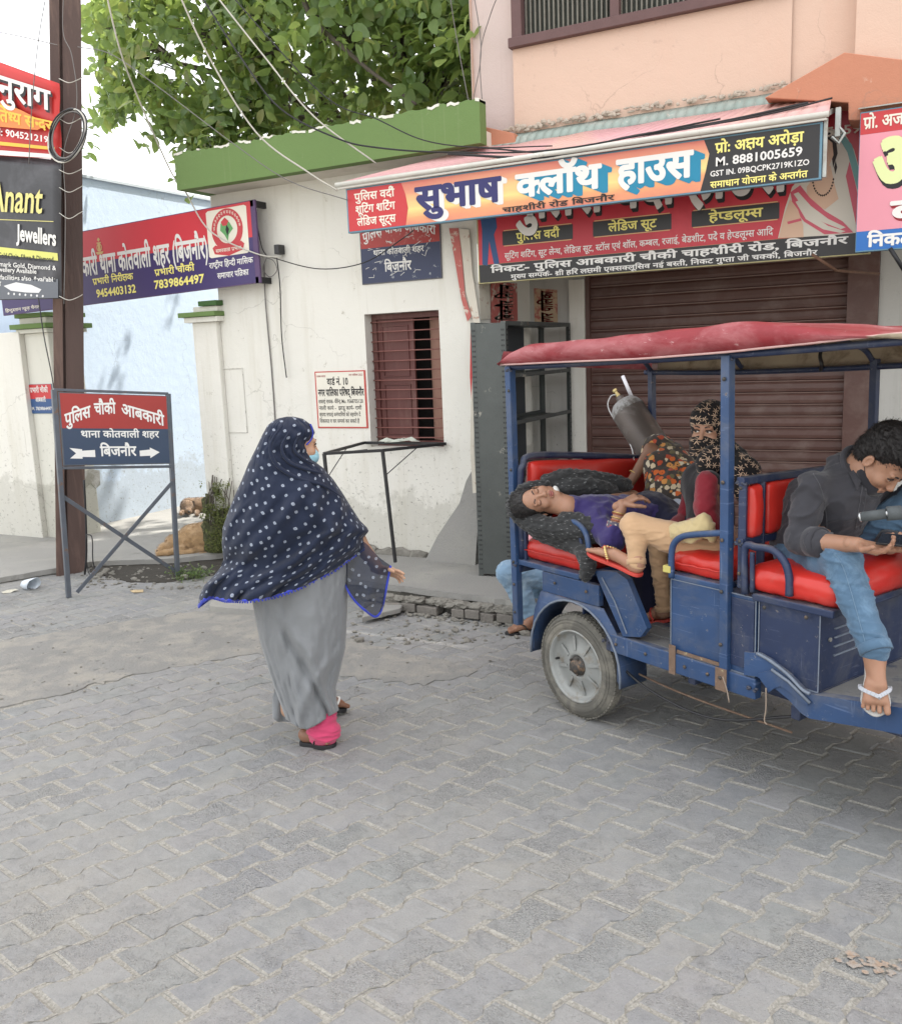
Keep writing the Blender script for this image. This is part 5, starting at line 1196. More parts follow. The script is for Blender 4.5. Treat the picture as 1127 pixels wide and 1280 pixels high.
for k, e_ in enumerate([(150, 60, 7.3), (250, 40, 7.2), (330, 60, 7.0), (420, 30, 7.0), (500, 60, 6.9), (590, 20, 7.2), (300, 130, 7.4), (200, 110, 7.6), (560, 100, 7.0), (140, 10, 7.5)]):
    e3 = ony(*e_); m_ = root+(e3-root)*.5+np.array([0, 0, .35]); P = spline([root-np.array([0, 0, .2]), m_, e3], 8); mb.tube(P, [.075*(1-i/len(P))+.008 for i in range(len(P))], 7)
    near = sorted(shoots, key=lambda s_: np.linalg.norm(s_-e3))[:22]
    for s_ in near: mb.tube(spline([P[-4], (P[-4]+s_)/2+np.array([0, 0, .08]), s_], 4), [.012, .011, .010, .009, .008, .007, .006, .005, .004], 5)
mb.build('branches', BARK, tr_, smooth=True, fix=False)
# bare dark limb crossing the leaves near the top
P = spline([ony(x, y, 6.7) for x, y in [(372, -20), (392, 25), (430, 60), (465, 90), (520, 130)]], 6); MB().tube(P, [.026-.0006*i for i in range(len(P))], 8).build('branch', BARK, tr_, smooth=True)
# moss and creeper on the foot of the gate pillar
MOSS = leaf_mat('moss_leaf', [(.045, .06, .018), (.10, .13, .03), (.18, .20, .06), (.07, .08, .03), (.22, .19, .08)], .7, .25)
mp = thing('wall_creeper', 'mossy creeper clinging to the foot of the gate pillar beside the walking woman', 'plant', ony(270, 650, FY)); mb = MB(); rr = random.Random(8)
S_bm = MB()
for k in range(18):
    x, y = rr.uniform(258, 290), rr.uniform(606, 690); p = ony(x, y, FY-.06); p[2] = max(p[2], .06); w = .035+.05*(y-600)/60
    S_bm.add(*rock((p[0], p[1]+.02, p[2]), w, .05, w*1.1, rr, .5, 2))
tag(S_bm.build('moss_mound', mat('moss', (.05, .055, .025), .95, .5, 22, 1, 60, dirt=(.13, .13, .06), da=.5, db=.6, dscale=30), mp, fix=False), kind='stuff')
for k in range(5200):
    x, y = rr.uniform(250, 297), rr.uniform(586, 690); e_ = .5+.5*noise.noise(Vector((x*.09, y*.06, 0)))
    if e_ < .42+abs(x-273)/60+(.25 if y < 602 else 0)-(.15 if y > 630 else 0): continue
    p = ony(x, y, FY-.07-rr.random()*.10); p[2] = max(p[2], .06); s_ = rr.uniform(.010, .024); d_ = unit([rr.gauss(0, 1), -abs(rr.gauss(0, .7)), rr.gauss(-.2, .8)])
    place([(0, 0, 0), (s_*.5, -s_*.35, 0), (s_, 0, 0), (s_*.5, s_*.35, 0)], [[0, 1, 2, 3]], mb, p, d_, np.array([0, -.3, 1.]))
tag(mb.build('creeper_leaves', MOSS, mp, fix=False), kind='stuff')
mb = MB()
for k in range(14): x = rr.uniform(256, 290); mb.tube(spline([ony(x, 662, FY-.07), ony(x+rr.uniform(-6, 6), 630, FY-.10), ony(x+rr.uniform(-8, 8), rr.uniform(592, 615), FY-.07)], 4), .004, 5)
mb.build('stem', BARK, mp, smooth=True)
wd = thing('weed', 'straggly green weed at the right foot of the direction board', 'plant', onz(236, 722)); mb = MB(); rr = random.Random(5)
for k in range(70):
    p = onz(rr.uniform(216, 256), rr.uniform(716, 728)); a_ = rr.uniform(0, 6.28); L = rr.uniform(.05, .14); d_ = np.array([math.cos(a_), math.sin(a_), rr.uniform(.2, 1.1)]); d_ = unit(d_); e3 = p+d_*L
    mb.tube([p, (p+e3)/2+np.array([0, 0, .01]), e3], .0016, 4)
    for j in range(3): place(*(lambda s_: ([(0, 0, 0), (s_*.5, -s_*.25, 0), (s_, 0, 0), (s_*.5, s_*.25, 0)], [[0, 1, 2, 3]]))(rr.uniform(.02, .045)), mb, p+(e3-p)*(.5+.25*j), unit([rr.gauss(0, 1), rr.gauss(0, 1), rr.gauss(.2, .4)]), np.array([0, 0, 1.]))
tag(mb.build('leaves', leaf_mat('weed_leaf', [(.06, .12, .03), (.11, .19, .06), (.2, .24, .1), (.09, .16, .04)], .6), wd, fix=False), kind='stuff')
# ============================================================ THE RICKSHAW
def paint(name, c, chip=(.25, .26, .26), amt=1.):
    """old enamel: uneven gloss, fine scratches, chips with rust in them and settled dust"""
    m, t, b = nt(name); co = coord(t, 'World'); col = mixc(t, noise_n(t, co, 5, 7, .6), tuple(x*.65 for x in c), tuple(x*1.45 for x in c))
    for k, (sx, sy, sz, rot) in enumerate(((3, 3, 110, .5), (90, 90, 5, -.3), (8, 8, 70, 1.1))):
        mp = N(t, 'ShaderNodeMapping'); mp.inputs['Rotation'].default_value = (rot, rot*.7, rot*.4); mp.inputs['Scale'].default_value = (sx, sy, sz); t.links.new(co, mp.inputs[0])
        sc = math_n(t, 'MULTIPLY', ramp(t, noise_n(t, mp.outputs[0], 1, 2, .5), .66, .70), ramp(t, noise_n(t, co, 6+k, 4), .48, .60)); col = mixc(t, math_n(t, 'MULTIPLY', sc, .45*amt), col, tuple(min(1, x*1.5+.08) for x in c))
    sm = ramp(t, noise_n(t, co, 3.2, 8, .7, .8), .48, .72); col = mixc(t, math_n(t, 'MULTIPLY', sm, .40*amt), col, (.15, .15, .145))
    cn = noise_n(t, co, 34, 9, .72); ch = math_n(t, 'MULTIPLY', ramp(t, cn, .63, .645), ramp(t, noise_n(t, co, 4.5, 4), .46, .58)); inner = ramp(t, cn, .67, .68); cc = mixc(t, inner, chip, (.13, .07, .045)); col = mixc(t, ch, col, cc)
    nz = N(t, 'ShaderNodeSeparateXYZ'); t.links.new(N(t, 'ShaderNodeNewGeometry').outputs['Normal'], nz.inputs[0]); du = math_n(t, 'MULTIPLY', ramp(t, nz.outputs['Z'], .55, .95), ramp(t, noise_n(t, co, 14, 6), .3, .7)); col = mixc(t, math_n(t, 'MULTIPLY', du, .5*amt), col, (.26, .24, .21))
    t.links.new(col, b.inputs['Base Color']); rg = N(t, 'ShaderNodeMapRange'); rg.inputs[3].default_value = .32; rg.inputs[4].default_value = .68; t.links.new(noise_n(t, co, 9, 6, .65), rg.inputs[0]); t.links.new(rg.outputs[0], b.inputs['Roughness'])
    bump(t, b, math_n(t, 'ADD', math_n(t, 'MULTIPLY', noise_n(t, co, 3, 3), 1.5), math_n(t, 'MULTIPLY', ch, -.25)), .25, .012); MATS[name] = m; return m
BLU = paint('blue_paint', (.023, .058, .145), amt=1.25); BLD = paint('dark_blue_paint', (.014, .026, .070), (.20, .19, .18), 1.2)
RUSTB = mat('rusty_edge', (.18, .12, .085), .85, .4, 30, .3, 90, wear=(.42, .38, .22), wa=.6, wb=.66, wscale=30)
VIN = mat('red_vinyl', (.54, .028, .020), .34, .12, 5, .12, 14, spec=.5, dirt=(.50, .06, .05), da=.55, db=.75, dscale=9)
VINP = mat('vinyl_piping', (.50, .32, .30), .5, .2, 20)
RUB_T = mat('tyre_rubber', (.125, .12, .105), .9, .25, 14, .35, 160, dirt=(.24, .225, .19), da=.45, db=.7, dscale=10)
RIM = mat('grey_rim', (.30, .31, .30), .5, .12, 8, .1, 40, metal=.2, dirt=(.22, .19, .15), da=.52, db=.7, dscale=14)
HUB = mat('greasy_hub', (.075, .07, .065), .6, .3, 20, .3, 60, metal=.4, dirt=(.22, .15, .10), da=.5, db=.62, dscale=30)
WLN = mat('worn_edge_line', (.17, .20, .25), .5, .3, 40)
rik = thing('rickshaw', 'blue battery rickshaw with red vinyl seats and a faded red canvas roof', 'rickshaw', tuple(RO))
def L3(*p): return wor(*p)
def rbox(x0, x1, y0, y1, z0, z1): return [L3(x0, y0, z0), L3(x1, y0, z0), L3(x1, y1, z0), L3(x0, y1, z0), L3(x0, y0, z1), L3(x1, y0, z1), L3(x1, y1, z1), L3(x0, y1, z1)]
def rb(name, x0, x1, y0, y1, z0, z1, m, parent=rik, bevel=.006, seg=2): return MB().hexa(rbox(x0, x1, y0, y1, z0, z1)).build(name, m, parent, bevel=bevel, seg=seg)
def rbar(name, a, b, w, h, m, parent=rik, up=(0, 0, 1), bevel=.004): return MB().bar(L3(*a), L3(*b), w, h, up=up).build(name, m, parent, bevel=bevel)
def rtube(name, pts, r, m, parent=rik, n=8, seg=6): return MB().tube(spline([L3(*p) for p in pts], seg), r, n).build(name, m, parent, smooth=True)
# posts
TL = .06    # the body leans a little to the far side
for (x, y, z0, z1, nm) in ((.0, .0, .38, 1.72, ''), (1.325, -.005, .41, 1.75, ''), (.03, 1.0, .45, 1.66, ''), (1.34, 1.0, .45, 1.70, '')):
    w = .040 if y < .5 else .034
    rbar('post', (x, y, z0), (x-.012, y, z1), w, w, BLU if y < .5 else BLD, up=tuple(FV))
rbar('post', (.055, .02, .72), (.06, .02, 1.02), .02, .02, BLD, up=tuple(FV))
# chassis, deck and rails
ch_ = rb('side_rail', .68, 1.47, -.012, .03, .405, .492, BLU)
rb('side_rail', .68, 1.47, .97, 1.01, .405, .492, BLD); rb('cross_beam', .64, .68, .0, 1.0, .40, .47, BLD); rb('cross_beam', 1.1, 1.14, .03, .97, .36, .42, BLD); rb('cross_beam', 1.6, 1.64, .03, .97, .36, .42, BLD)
for yy in (.22, .74): rb('chassis_beam', -.02, 2.3, yy, yy+.05, .34, .40, BLD)
DK = mat('worn_deck', (.20, .20, .195), .8, .3, 9, .3, 50, wear=(.06, .08, .12), wa=.55, wb=.65, wscale=7)
for k in range(9): rb('deck_slat', .69, 1.03, .035+k*.104, .035+k*.104+.096, .470, .488, DK, bevel=.002, seg=1)
rb('deck', 1.04, 1.47, .031, .969, .465, .480, DK)
# lower front rail bending down, driver's deck
def chan(name, pts, h, th, m, parent=rik):
    mb = MB()
    for i in range(len(pts)-1):
        a, b_ = pts[i], pts[i+1]; mb.hexa([L3(a[0], a[1], a[2]-h), L3(b_[0], b_[1], b_[2]-h), L3(b_[0], b_[1]+th, b_[2]-h), L3(a[0], a[1]+th, a[2]-h), L3(*a), L3(*b_), L3(b_[0], b_[1]+th, b_[2]), L3(a[0], a[1]+th, a[2])])
    me = mb.mesh(name); bm = bmesh.new(); bm.from_mesh(me); bmesh.ops.remove_doubles(bm, verts=bm.verts, dist=.0005); bmesh.ops.recalc_face_normals(bm, faces=bm.faces); bm.to_mesh(me); bm.free()
    return link(name, me, m, parent)
fr_ = [tuple(loc(rk(x, y, -.012))) for x, y in [(930, 815), (946, 817), (962, 826), (985, 844), (1002, 862), (1012, 868), (1040, 872), (1127, 885), (1240, 897)]]
chan('front_rail', fr_, .095, .045, BLU)
MB().tube(spline([L3(p[0], p[1]-.002, p[2]+.002) for p in fr_[1:6]], 4), .007, 6).build('rail_lip', WLN, rik, smooth=True)
fz = fr_[6][2]-.012
MB().hexa(rbox(1.60, 2.45, .02, .98, fz-.03, fz)).build('driver_deck', DK, rik, bevel=.003)
chan('front_rail', [(p[0], .96, p[2]) for p in fr_[1:]], .09, .04, BLD)
# torn mudguard hanging below the bend
MG = [tuple(loc(rk(x, y, -.02))) for x, y in [(964, 838), (975, 846), (990, 858), (1004, 870), (1012, 878), (1008, 882), (998, 876), (985, 864), (975, 858), (968, 860), (960, 866), (956, 858), (950, 850), (947, 842)]]
MB().prism([L3(*p) for p in MG], LV*.006).build('torn_mudguard', BLU, rik)
MB().tube([L3(*p) for p in [tuple(loc(rk(x, y, -.022))) for x, y in [(964, 837), (985, 852), (1012, 879)]]], .006, 6).build('mudguard_lip', WLN, rik, smooth=True)
for pts in ([(957, 860), (957, 885), (955, 900), (958, 906)], [(903, 846), (908, 862), (911, 878)]): MB().tube(spline([rk(x, y, -.03) for x, y in pts], 4), .003, 5).build('dangling_wire', mat('frayed_cord', (.30, .24, .19), .9), rik, smooth=True)
# middle bench box with raised edges
def panel_box(name, x0, x1, y0, y1, z0, z1, m, lids=True):
    o = rb(name, x0, x1, y0, y1, z0, z1, m, bevel=.003)
    t_ = .004
    for a, b_ in (((x0, y0-.002, z0), (x1, y0-.002, z0)), ((x0, y0-.002, z1), (x1, y0-.002, z1)), ((x0, y0-.002, z0), (x0, y0-.002, z1)), ((x1, y0-.002, z0), (x1, y0-.002, z1)), ((x1+.002, y0, z0), (x1+.002, y1, z0)), ((x1+.002, y0, z1), (x1+.002, y1, z1)), ((x1+.002, y1, z0), (x1+.002, y1, z1))):
        MB().bar(L3(*a), L3(*b_), t_, t_).build('seam', WLN if a[1] < y0 else BLD, o)
    return o
panel_box('bench_box', 1.03, 1.455, .005, .98, .494, .815, BLU)
rb('bench_panel', 1.345, 1.452, -.004, .002, .52, .80, BLD, bevel=.002)
db = panel_box('battery_box', 1.465, 1.725, .012, .95, fz+.003, .805, BLD)
for k in range(4):
    z = .735-.035*k; MB().bar(L3(1.728, .10, z), L3(1.728, .30, z), .010, .006).build('louvre', WLN, db, bevel=.002, seg=1); MB().bar(L3(1.728, .62, z), L3(1.728, .80, z), .010, .006).build('louvre', WLN, db, bevel=.002, seg=1)
MB().lathe([(.001, .004), (.008, .004), (.008, -.002)], L3(1.73, .07, .70), tuple(FV), 10).build('lock', RIM, db)
# rusty hinge patches
rb('rust_patch', 1.035, 1.07, -.016, -.0125, .40, .53, RUSTB, bevel=0); rb('rust_patch', 1.07, 1.30, -.0065, -.003, .497, .512, RUSTB, bevel=0); rb('rust_patch', 1.29, 1.345, -.0285, -.0252, .405, .50, RUSTB, bevel=0)
# cushions: rounded, slightly sagging
def cushion(name, x0, x1, y0, y1, z0, z1, m, parent=rik, shear=0., puff=.018, seed=0, n=18, wr=.004, axis='z'):
    """padded slab: superellipse section with wrinkles"""
    bm = bmesh.new(); bmesh.ops.create_cube(bm, size=2); bmesh.ops.subdivide_edges(bm, edges=bm.edges, cuts=n, use_grid_fill=True)
    cx, cy, cz = (x0+x1)/2, (y0+y1)/2, (z0+z1)/2; hx, hy, hz = (x1-x0)/2, (y1-y0)/2, (z1-z0)/2; r = min(hx, hy, hz)*.85
    for v in bm.verts:
        p = np.array(v.co); q = p*np.array([hx, hy, hz]); inner = np.clip(q, [-(hx-r), -(hy-r), -(hz-r)], [hx-r, hy-r, hz-r]); d = q-inner; l = np.linalg.norm(d)
        if l > 1e-6: q = inner+d/l*r
        w = noise.noise(Vector((q[0]*16+seed, q[1]*16, q[2]*20)))*wr+noise.noise(Vector((q[0]*45+seed, q[1]*9, seed)))*wr*.6
        k = (1-p[0]**2)*(1-p[1]**2) if axis == 'z' else (1-p[1]**2)*(1-p[2]**2)
        if axis == 'z': q[2] += np.sign(p[2])*puff*max(0, k)
        else: q[0] += np.sign(p[0])*puff*max(0, k)
        nn_ = d/l if l > 1e-6 else np.array([0, 0, 0]); q = q+nn_*w
        v.co = Vector(L3(cx+q[0], cy+q[1], cz+q[2]+shear*(cy+q[1])))
    me = bpy.data.meshes.new(name); bm.to_mesh(me); bm.free(); return link(name, me, m, parent, smooth=True)
rb('seat_frame', -.015, .47, -.005, 1.0, .705, .735, BLU); cushion('seat_cushion', .02, .475, .02, .97, .73, .845, VIN, seed=3)
rb('seat_frame', 1.015, 1.30, .0, .98, .815, .84, BLU); cushion('seat_cushion', 1.0, 1.31, .02, .96, .838, .935, VIN, seed=8, wr=.006)
rb('seat_frame', 1.44, 1.785, -.005, .97, .805, .835, BLD); cushion('seat_cushion', 1.40, 1.80, .0, .96, .832, .945, VIN, seed=13, wr=.007)
# rear backrest: bent tube frame and pad
rtube('back_frame', [(.03, .015, .74), (.03, .015, 1.15), (.035, .03, 1.22), (.04, .09, 1.265), (.04, .5, 1.225), (.04, .93, 1.165), (.04, .985, 1.12), (.04, .99, .74)], .019, BLD)
cushion('backrest', .012, .085, .055, .95, .85, 1.25, VIN, shear=-.085, seed=5, puff=.012, axis='x')
# middle backrest between riders and driver
for yy in (.02, .135, .50, .96): rbar('back_post', (1.375, yy, .84), (1.375, yy, 1.255), .034, .030, BLD)
for zz in (1.02, 1.262): rbar('back_rail', (1.375, .0, zz+.006), (1.375, .985, zz-.02), .034, .030, BLD)
for a, b_ in ((.038, .118), (.153, .482), (.52, .94)): cushion('back_pad', 1.352, 1.402, a, b_, 1.036, 1.246, VIN, seed=int(a*30)+1, puff=.010, n=12, axis='x')
# armrests
def flatarm(name, pts, m, w=.030, t_=.012):
    P = spline([L3(*p) for p in pts], 6); mb = MB(); pr_ = None
    for i in range(len(P)-1): mb.bar(P[i], P[i+1]+(P[i+1]-P[i])*.06, t_, w, up=tuple(LV))
    o = mb.build(name, m, rik); return o
def px_arm(name, pts, ly, m, r=.013): return MB().tube(spline([rk(x, y, ly) for x, y in pts], 6), r, 8).build(name, m, rik, smooth=True)
px_arm('armrest', [(690, 664), (700, 655), (716, 652), (729, 662), (735, 680), (736, 716)], -.005, BLU); px_arm('armrest', [(686, 672), (700, 664), (714, 662), (724, 671), (728, 690), (729, 716)], -.002, BLD, .008)
px_arm('armrest', [(839, 722), (839, 695), (842, 680), (852, 671), (870, 668), (906, 666)], -.005, BLU, .014)
px_arm('armrest', [(931, 742), (931, 686), (945, 684), (966, 688), (980, 702), (986, 722), (986, 745)], -.005, BLD, .015); px_arm('armrest', [(940, 740), (940, 695), (941, 694)], -.004, BLD, .010)
MB().tube(spline([L3(1.74, .97, .84), L3(1.74, .97, .99), L3(1.70, .97, 1.03), L3(1.50, .97, 1.03)], 6), .014, 8).build('armrest', BLD, rik, smooth=True)
rb('wrapped_tape', 1.005, 1.045, -.022, .01, .845, .875, mat('yellow_tape', (.52, .46, .14), .6, .2, 30), bevel=.003)
# rear body: side panel, kick panel, mudguard
rb('side_panel', .20, .60, -.002, .03, .60, .703, BLU, bevel=.003); rb('side_panel', .20, .60, .97, 1.0, .60, .703, BLD)
kp = [(.53, .745), (.60, .775), (.66, .762), (.93, .485), (.90, .47), (.78, .47), (.72, .50)]
kq = [tuple(loc(rk(x, y, -.004))) for x, y in [(742, 713), (770, 715), (783, 724), (808, 786), (800, 797), (778, 796), (762, 760)]]
MB().prism([L3(p[0], -.004, p[2]) for p in kq], LV*.035).build('kick_panel', BLU, rik, bevel=.003)
rb('kick_board', .44, .452, .04, .97, .49, .702, BLD)
MB().tube([rk(x, y, -.008) for x, y in [(752, 722), (768, 752), (783, 792)]], .0035, 5).build('seam', WLN, rik)
mb = MB(); ar = []; WC = (.43, .26)
for k in range(19):
    t_ = math.pi*(1.02-1.06*k/18); ar.append((WC[0]+.315*math.cos(t_), WC[1]+.02+.315*math.sin(t_)))
out_ = [(p[0], min(p[1]+(.06 if 3 < i < 15 else .035), .60)) for i, p in enumerate(ar)]
top_ = [(max(.13, min(.72, WC[0]+(p[0]-WC[0])*1.16)), .60 if 4 < i < 13 else p[1]+.03+(.0 if i < 5 else .0)) for i, p in enumerate(ar)]
V = [L3(p[0], -.012, p[1]) for p in ar]+[L3(p[0], -.004, p[1]) for p in top_]+[L3(p[0], .16, p[1]) for p in ar]
mb.add(V, [[i, i+1, 20+i, 19+i] for i in range(18)]+[[i, 38+i, 39+i, i+1] for i in range(18)])
o = mb.build('mudguard', BLU, rik, smooth=False, fix=False); o.modifiers.new('s', 'SOLIDIFY').thickness = .004; smooth_by_angle(o, 30)
MB().tube([L3(p[0], -.014, p[1]) for p in ar], .006, 6).build('mudguard_lip', WLN, o, smooth=True)
rb('rear_beam', -.02, .02, .0, 1.0, .66, .70, BLD); rb('rear_panel', .09, .20, .3, .97, .45, .70, BLD)
for k in range(5): rbar('leaf_spring', (.12+.05*k, .20, .33+.012*k), (.80-.05*k, .20, .33+.012*k), .05, .008, HUB)
rtube('axle', [(.45, .03, .262), (.45, .97, .262)], .022, HUB); MB().lathe([(.02, -.1), (.09, -.08), (.12, 0), (.09, .08), (.02, .1)], L3(.45, .55, .262), tuple(LV), 20).build('differential', HUB, rik, smooth=True)
rtube('brake_rod', [(.55, .12, .30), (1.0, .10, .27), (1.55, .12, .26)], .005, RUSTB); rtube('motor_pipe', [(.6, .5, .30), (1.3, .5, .31)], .05, HUB)
rtube('slack_cable', [(.62, .04, .36), (.9, .02, .27), (1.25, .02, .25), (1.6, .06, .36)], .006, BLK)
# wheels
def wheel(c, sgn, R_=.262):
    c = L3(*c); ax_ = -LV*sgn; w = thing_part = None
    ty = MB(); prof = []
    for k in range(21):
        t_ = math.pi*(-.55+1.1*k/20)+0; prof.append((R_-.052+.052*math.cos(t_), .043*math.sin(t_)))
    prof = [(.172, -.034)]+prof+[(.172, .034)]
    o = ty.lathe(prof, c, tuple(ax_), 64).build('wheel', RUB_T, rik, smooth=True)
    tr = MB(); X, Y, Z = frame_of(ax_)
    for k in range(72):        # tread blocks, three rows
        for r_, off in ((-.018, 0), (0, .5), (.018, 0)):
            t_ = 2*math.pi*(k+off)/72; e = X*math.cos(t_)+Y*math.sin(t_); f = -X*math.sin(t_)+Y*math.cos(t_)
            q = c+e*(R_-.002)+ax_*r_; a_, b_, d_ = f*.0085, ax_*.0065, e*.004
            tr.hexa([q-a_-b_-d_, q+a_-b_-d_, q+a_+b_-d_, q-a_+b_-d_, q-a_-b_+d_, q+a_-b_+d_, q+a_+b_+d_, q-a_+b_+d_])
    tag(tr.build('tread', RUB_T, o, fix=False), kind='stuff')
    for r_ in (.236, .222, .196): MB().tube([c+ax_*(.0445 if r_ > .21 and r_ < .23 else .041)*1.0+(X*math.cos(t_)+Y*math.sin(t_))*r_ for t_ in [2*math.pi*i/48 for i in range(48)]], .0016, 4, closed=True).build('sidewall_ring', RUB_T, o, smooth=True)
    rm = MB().lathe([(.186, .030), (.181, .042), (.174, .040), (.168, .026), (.163, .014), (.150, .006), (.130, .004), (.108, .007), (.080, .016), (.062, .022), (.055, .020), (.052, .012), (0.001, .012)], c, tuple(ax_), 64).build('rim', RIM, o, smooth=True)
    for k in range(8):
        t_ = 2*math.pi*(k+.3)/8; e = X*math.cos(t_)+Y*math.sin(t_); MB().bar(c+e*.075+ax_*.020, c+e*.150+ax_*.0085, .018, .005, up=tuple(ax_)).build('rim_rib', RIM, o, bevel=.002)
    h = MB().lathe([(.050, .010), (.048, .024), (.036, .028), (.030, .046), (.024, .050), (.012, .052), (.001, .053)], c, tuple(ax_), 24).build('hub', HUB, o, smooth=True)
    for k in range(5):
        t_ = 2*math.pi*k/5; e = X*math.cos(t_)+Y*math.sin(t_); MB().lathe([(.006, .01), (.006, .036), (.001, .037)], c+e*.042, tuple(ax_), 6).build('wheel_nut', HUB, o)
    e = unit(X*.0-L3(1, 0, 0)+L3(0, 0, 0)); MB().tube([c+e*.148+ax_*.006, c+e*.150+ax_*.026], .006, 6).build('valve', BLK, o)
    return o
wheel((.43, .035, .262), 1); wheel((.54, .80, .262), -1)
# bolts, rivets, weld lumps and seat piping
def bolt(p, ax, r=.008):
    MB().lathe([(r, 0), (r, .004), (r*.6, .0065), (.0005, .007)], L3(*p), ax, 8).build('bolt', HUB, rik, smooth=True)
nA = tuple(-LV)
for p in [(.0, -.02, z) for z in (.45, .60, .72, 1.20, 1.60)]+[(1.315, -.028, z) for z in (.46, .60, .82, 1.03, 1.26, 1.66)]+[(x, -.013, .45) for x in (.72, .90, 1.12, 1.24)]+[(1.375, .003, z) for z in (.90, 1.03, 1.24)]+[(.30, -.006, .66), (.52, -.006, .66), (1.50, -.006, .79), (1.68, -.006, .79)]: bolt(p, nA)
WELD = mat('weld', (.055, .06, .085), .5, .4, 60, .6, 120)
for p in [(.0, .0, .705), (.0, .0, 1.70), (1.32, .0, .82), (1.32, .0, 1.73), (1.32, .0, .50), (.66, .0, .45), (1.46, .0, .45), (1.375, .02, 1.02), (1.375, .02, 1.26), (1.375, .135, 1.02)]:
    mb = MB(); r9 = random.Random(int(p[2]*1000))
    for k in range(6): mb.add(*rock(L3(p[0]+r9.uniform(-.022, .022), p[1]-.018, p[2]+r9.uniform(-.006, .006)), .008, .006, .006, r9, .4, 1))
    tag(mb.build('weld_bead', WELD, rik, smooth=True, fix=False), kind='stuff')
for (x0, x1, z) in ((.06, .475, .79), (1.03, 1.31, .888)):
    xs_ = x1 if x1 > 1.7 else x0
    MB().tube([L3(x0+(x1-x0)*k/10, .006, z+.002*math.sin(k*2.1)) for k in range(11)], .0035, 6).build('seat_piping', VINP if x1 > 1.7 else VIN, rik, smooth=True)
# front: fork, wheel, handlebar (mostly outside the picture)
wheel((2.30, .47, .262), 1)
hb = rk(1075, 646, -.0)
rtube('fork', [(2.30, .40, .27), (2.26, .40, .62), (2.20, .47, .95), (2.14, .47, 1.22)], .022, BLK)
rtube('fork', [(2.30, .54, .27), (2.26, .54, .62), (2.20, .50, .90)], .022, BLK)
GRP = mat('grip_rubber', (.075, .085, .09), .7, .2, 30, .3, 120); CHR = mat('chrome', (.45, .46, .47), .25, .1, 10, metal=.8)
HY = -.10
h0, h1, h2 = rk(1078, 646, HY), rk(1108, 642, HY+.02), rk(1160, 638, HY+.10)
hbo = MB().tube(spline([h0, h1, h2, L3(2.16, .25, 1.28), L3(2.14, .47, 1.24), L3(2.14, .70, 1.28), L3(2.0, .98, 1.26)], 6), .011, 10).build('handlebar', CHR, rik, smooth=True)
MB().tube([h0-(h1-h0)*.02, h1], .017, 14).build('grip', GRP, hbo, smooth=True); MB().tube([h0-(h1-h0)*.12, h0-(h1-h0)*.04], .0165, 14).build('grip_end', CHR, hbo, smooth=True); MB().tube([h1+(h2-h1)*.0, h1+(h2-h1)*.35], .024, 12).build('switch_block', GRP, hbo, smooth=True)
# roof
CAN = mat('faded_red_canvas', (.24, .026, .034), .55, .4, 5, .25, 16, spec=.35, dirt=(.40, .15, .16), da=.44, db=.70, dscale=3.2, wear=(.60, .42, .42), wa=.62, wb=.74, wscale=18, stretch=(1, 1, 2.5))
TAN = mat('roof_lining', (.36, .30, .22), .85, .25, 6, .3, 25, dirt=(.16, .12, .08), da=.5, db=.7, dscale=9)
TOPP = [(645, 436), (662, 428), (740, 420), (820, 412), (900, 403), (950, 399), (1000, 401), (1060, 411), (1127, 413), (1190, 418)]
def topz(lx): # near-edge outline from the photograph, turned into heights
    P = [loc(rk(x, y, -.02)) for x, y in TOPP]; xs = [p[0] for p in P]; return float(np.interp(lx, xs, [p[2] for p in P]))
LIPP = [(636, 456), (700, 453), (800, 449), (905, 441), (1000, 431), (1127, 417), (1190, 412)]
def lipz(lx):
    P = [loc(rk(x, y, -.05)) for x, y in LIPP]; return float(np.interp(lx, [p[0] for p in P], [p[2] for p in P]))
RXa, RXb = -.025, 2.25; nx, ny = 66, 26; G = []
for i in range(nx+1):
    lx = RXa+(RXb-RXa)*i/nx; e = min(1, (lx-RXa)/.10, (RXb-lx)/.10)
    for j in range(ny+5):
        # j: 0,1 near valance, 2..ny+2 top, ny+3, ny+4 far valance
        v = min(max((j-2)/ny, 0), 1); ly = -.055+1.11*v; zt_ = topz(lx)-.012-.05*v*.9+.012*math.sin(math.pi*v)+.010*math.sin(lx*7.5)*math.sin(math.pi*v)
        zt_ = zt_-.05*(1-e)**2
        sag_ = .012*noise.noise(Vector((lx*4, ly*5, 1)))
        z = zt_+sag_
        if j == 0: z, ly = lipz(lx)+.006*noise.noise(Vector((lx*11, 0, 0))), -.052+.004*noise.noise(Vector((lx*9, 5, 0)))
        elif j == 1: z, ly = (lipz(lx)+zt_)/2+.01*noise.noise(Vector((lx*6, 2, 0))), -.072
        elif j == 2: z, ly = zt_-.010, -.058
        elif j == 3: ly = -.03
        elif j == ny+4: z, ly = lipz(lx)-.085, 1.055
        elif j == ny+3: z, ly = lipz(lx)-.03, 1.07
        lx2 = lx+(.03*(1-e) if j > 1 else 0)
        G.append(L3(lx2, ly, z))
m_ = ny+5; F = [[i*m_+j, i*m_+j+1, (i+1)*m_+j+1, (i+1)*m_+j] for i in range(nx) for j in range(m_-1)]
roof = MB().add(G, F).build('roof_canvas', [CAN, TAN], rik, smooth=True, fix=False); sd = roof.modifiers.new('s', 'SOLIDIFY'); sd.thickness = .006; sd.material_offset = 1; sd.offset = 0
bmx = bmesh.new(); bmx.from_mesh(roof.data); bmesh.ops.recalc_face_normals(bmx, faces=bmx.faces)
up_ = sum(f.normal.z for f in bmx.faces)
if up_ < 0: [f.normal_flip() for f in bmx.faces]
bmx.to_mesh(roof.data); bmx.free(); sd.material_offset = 1
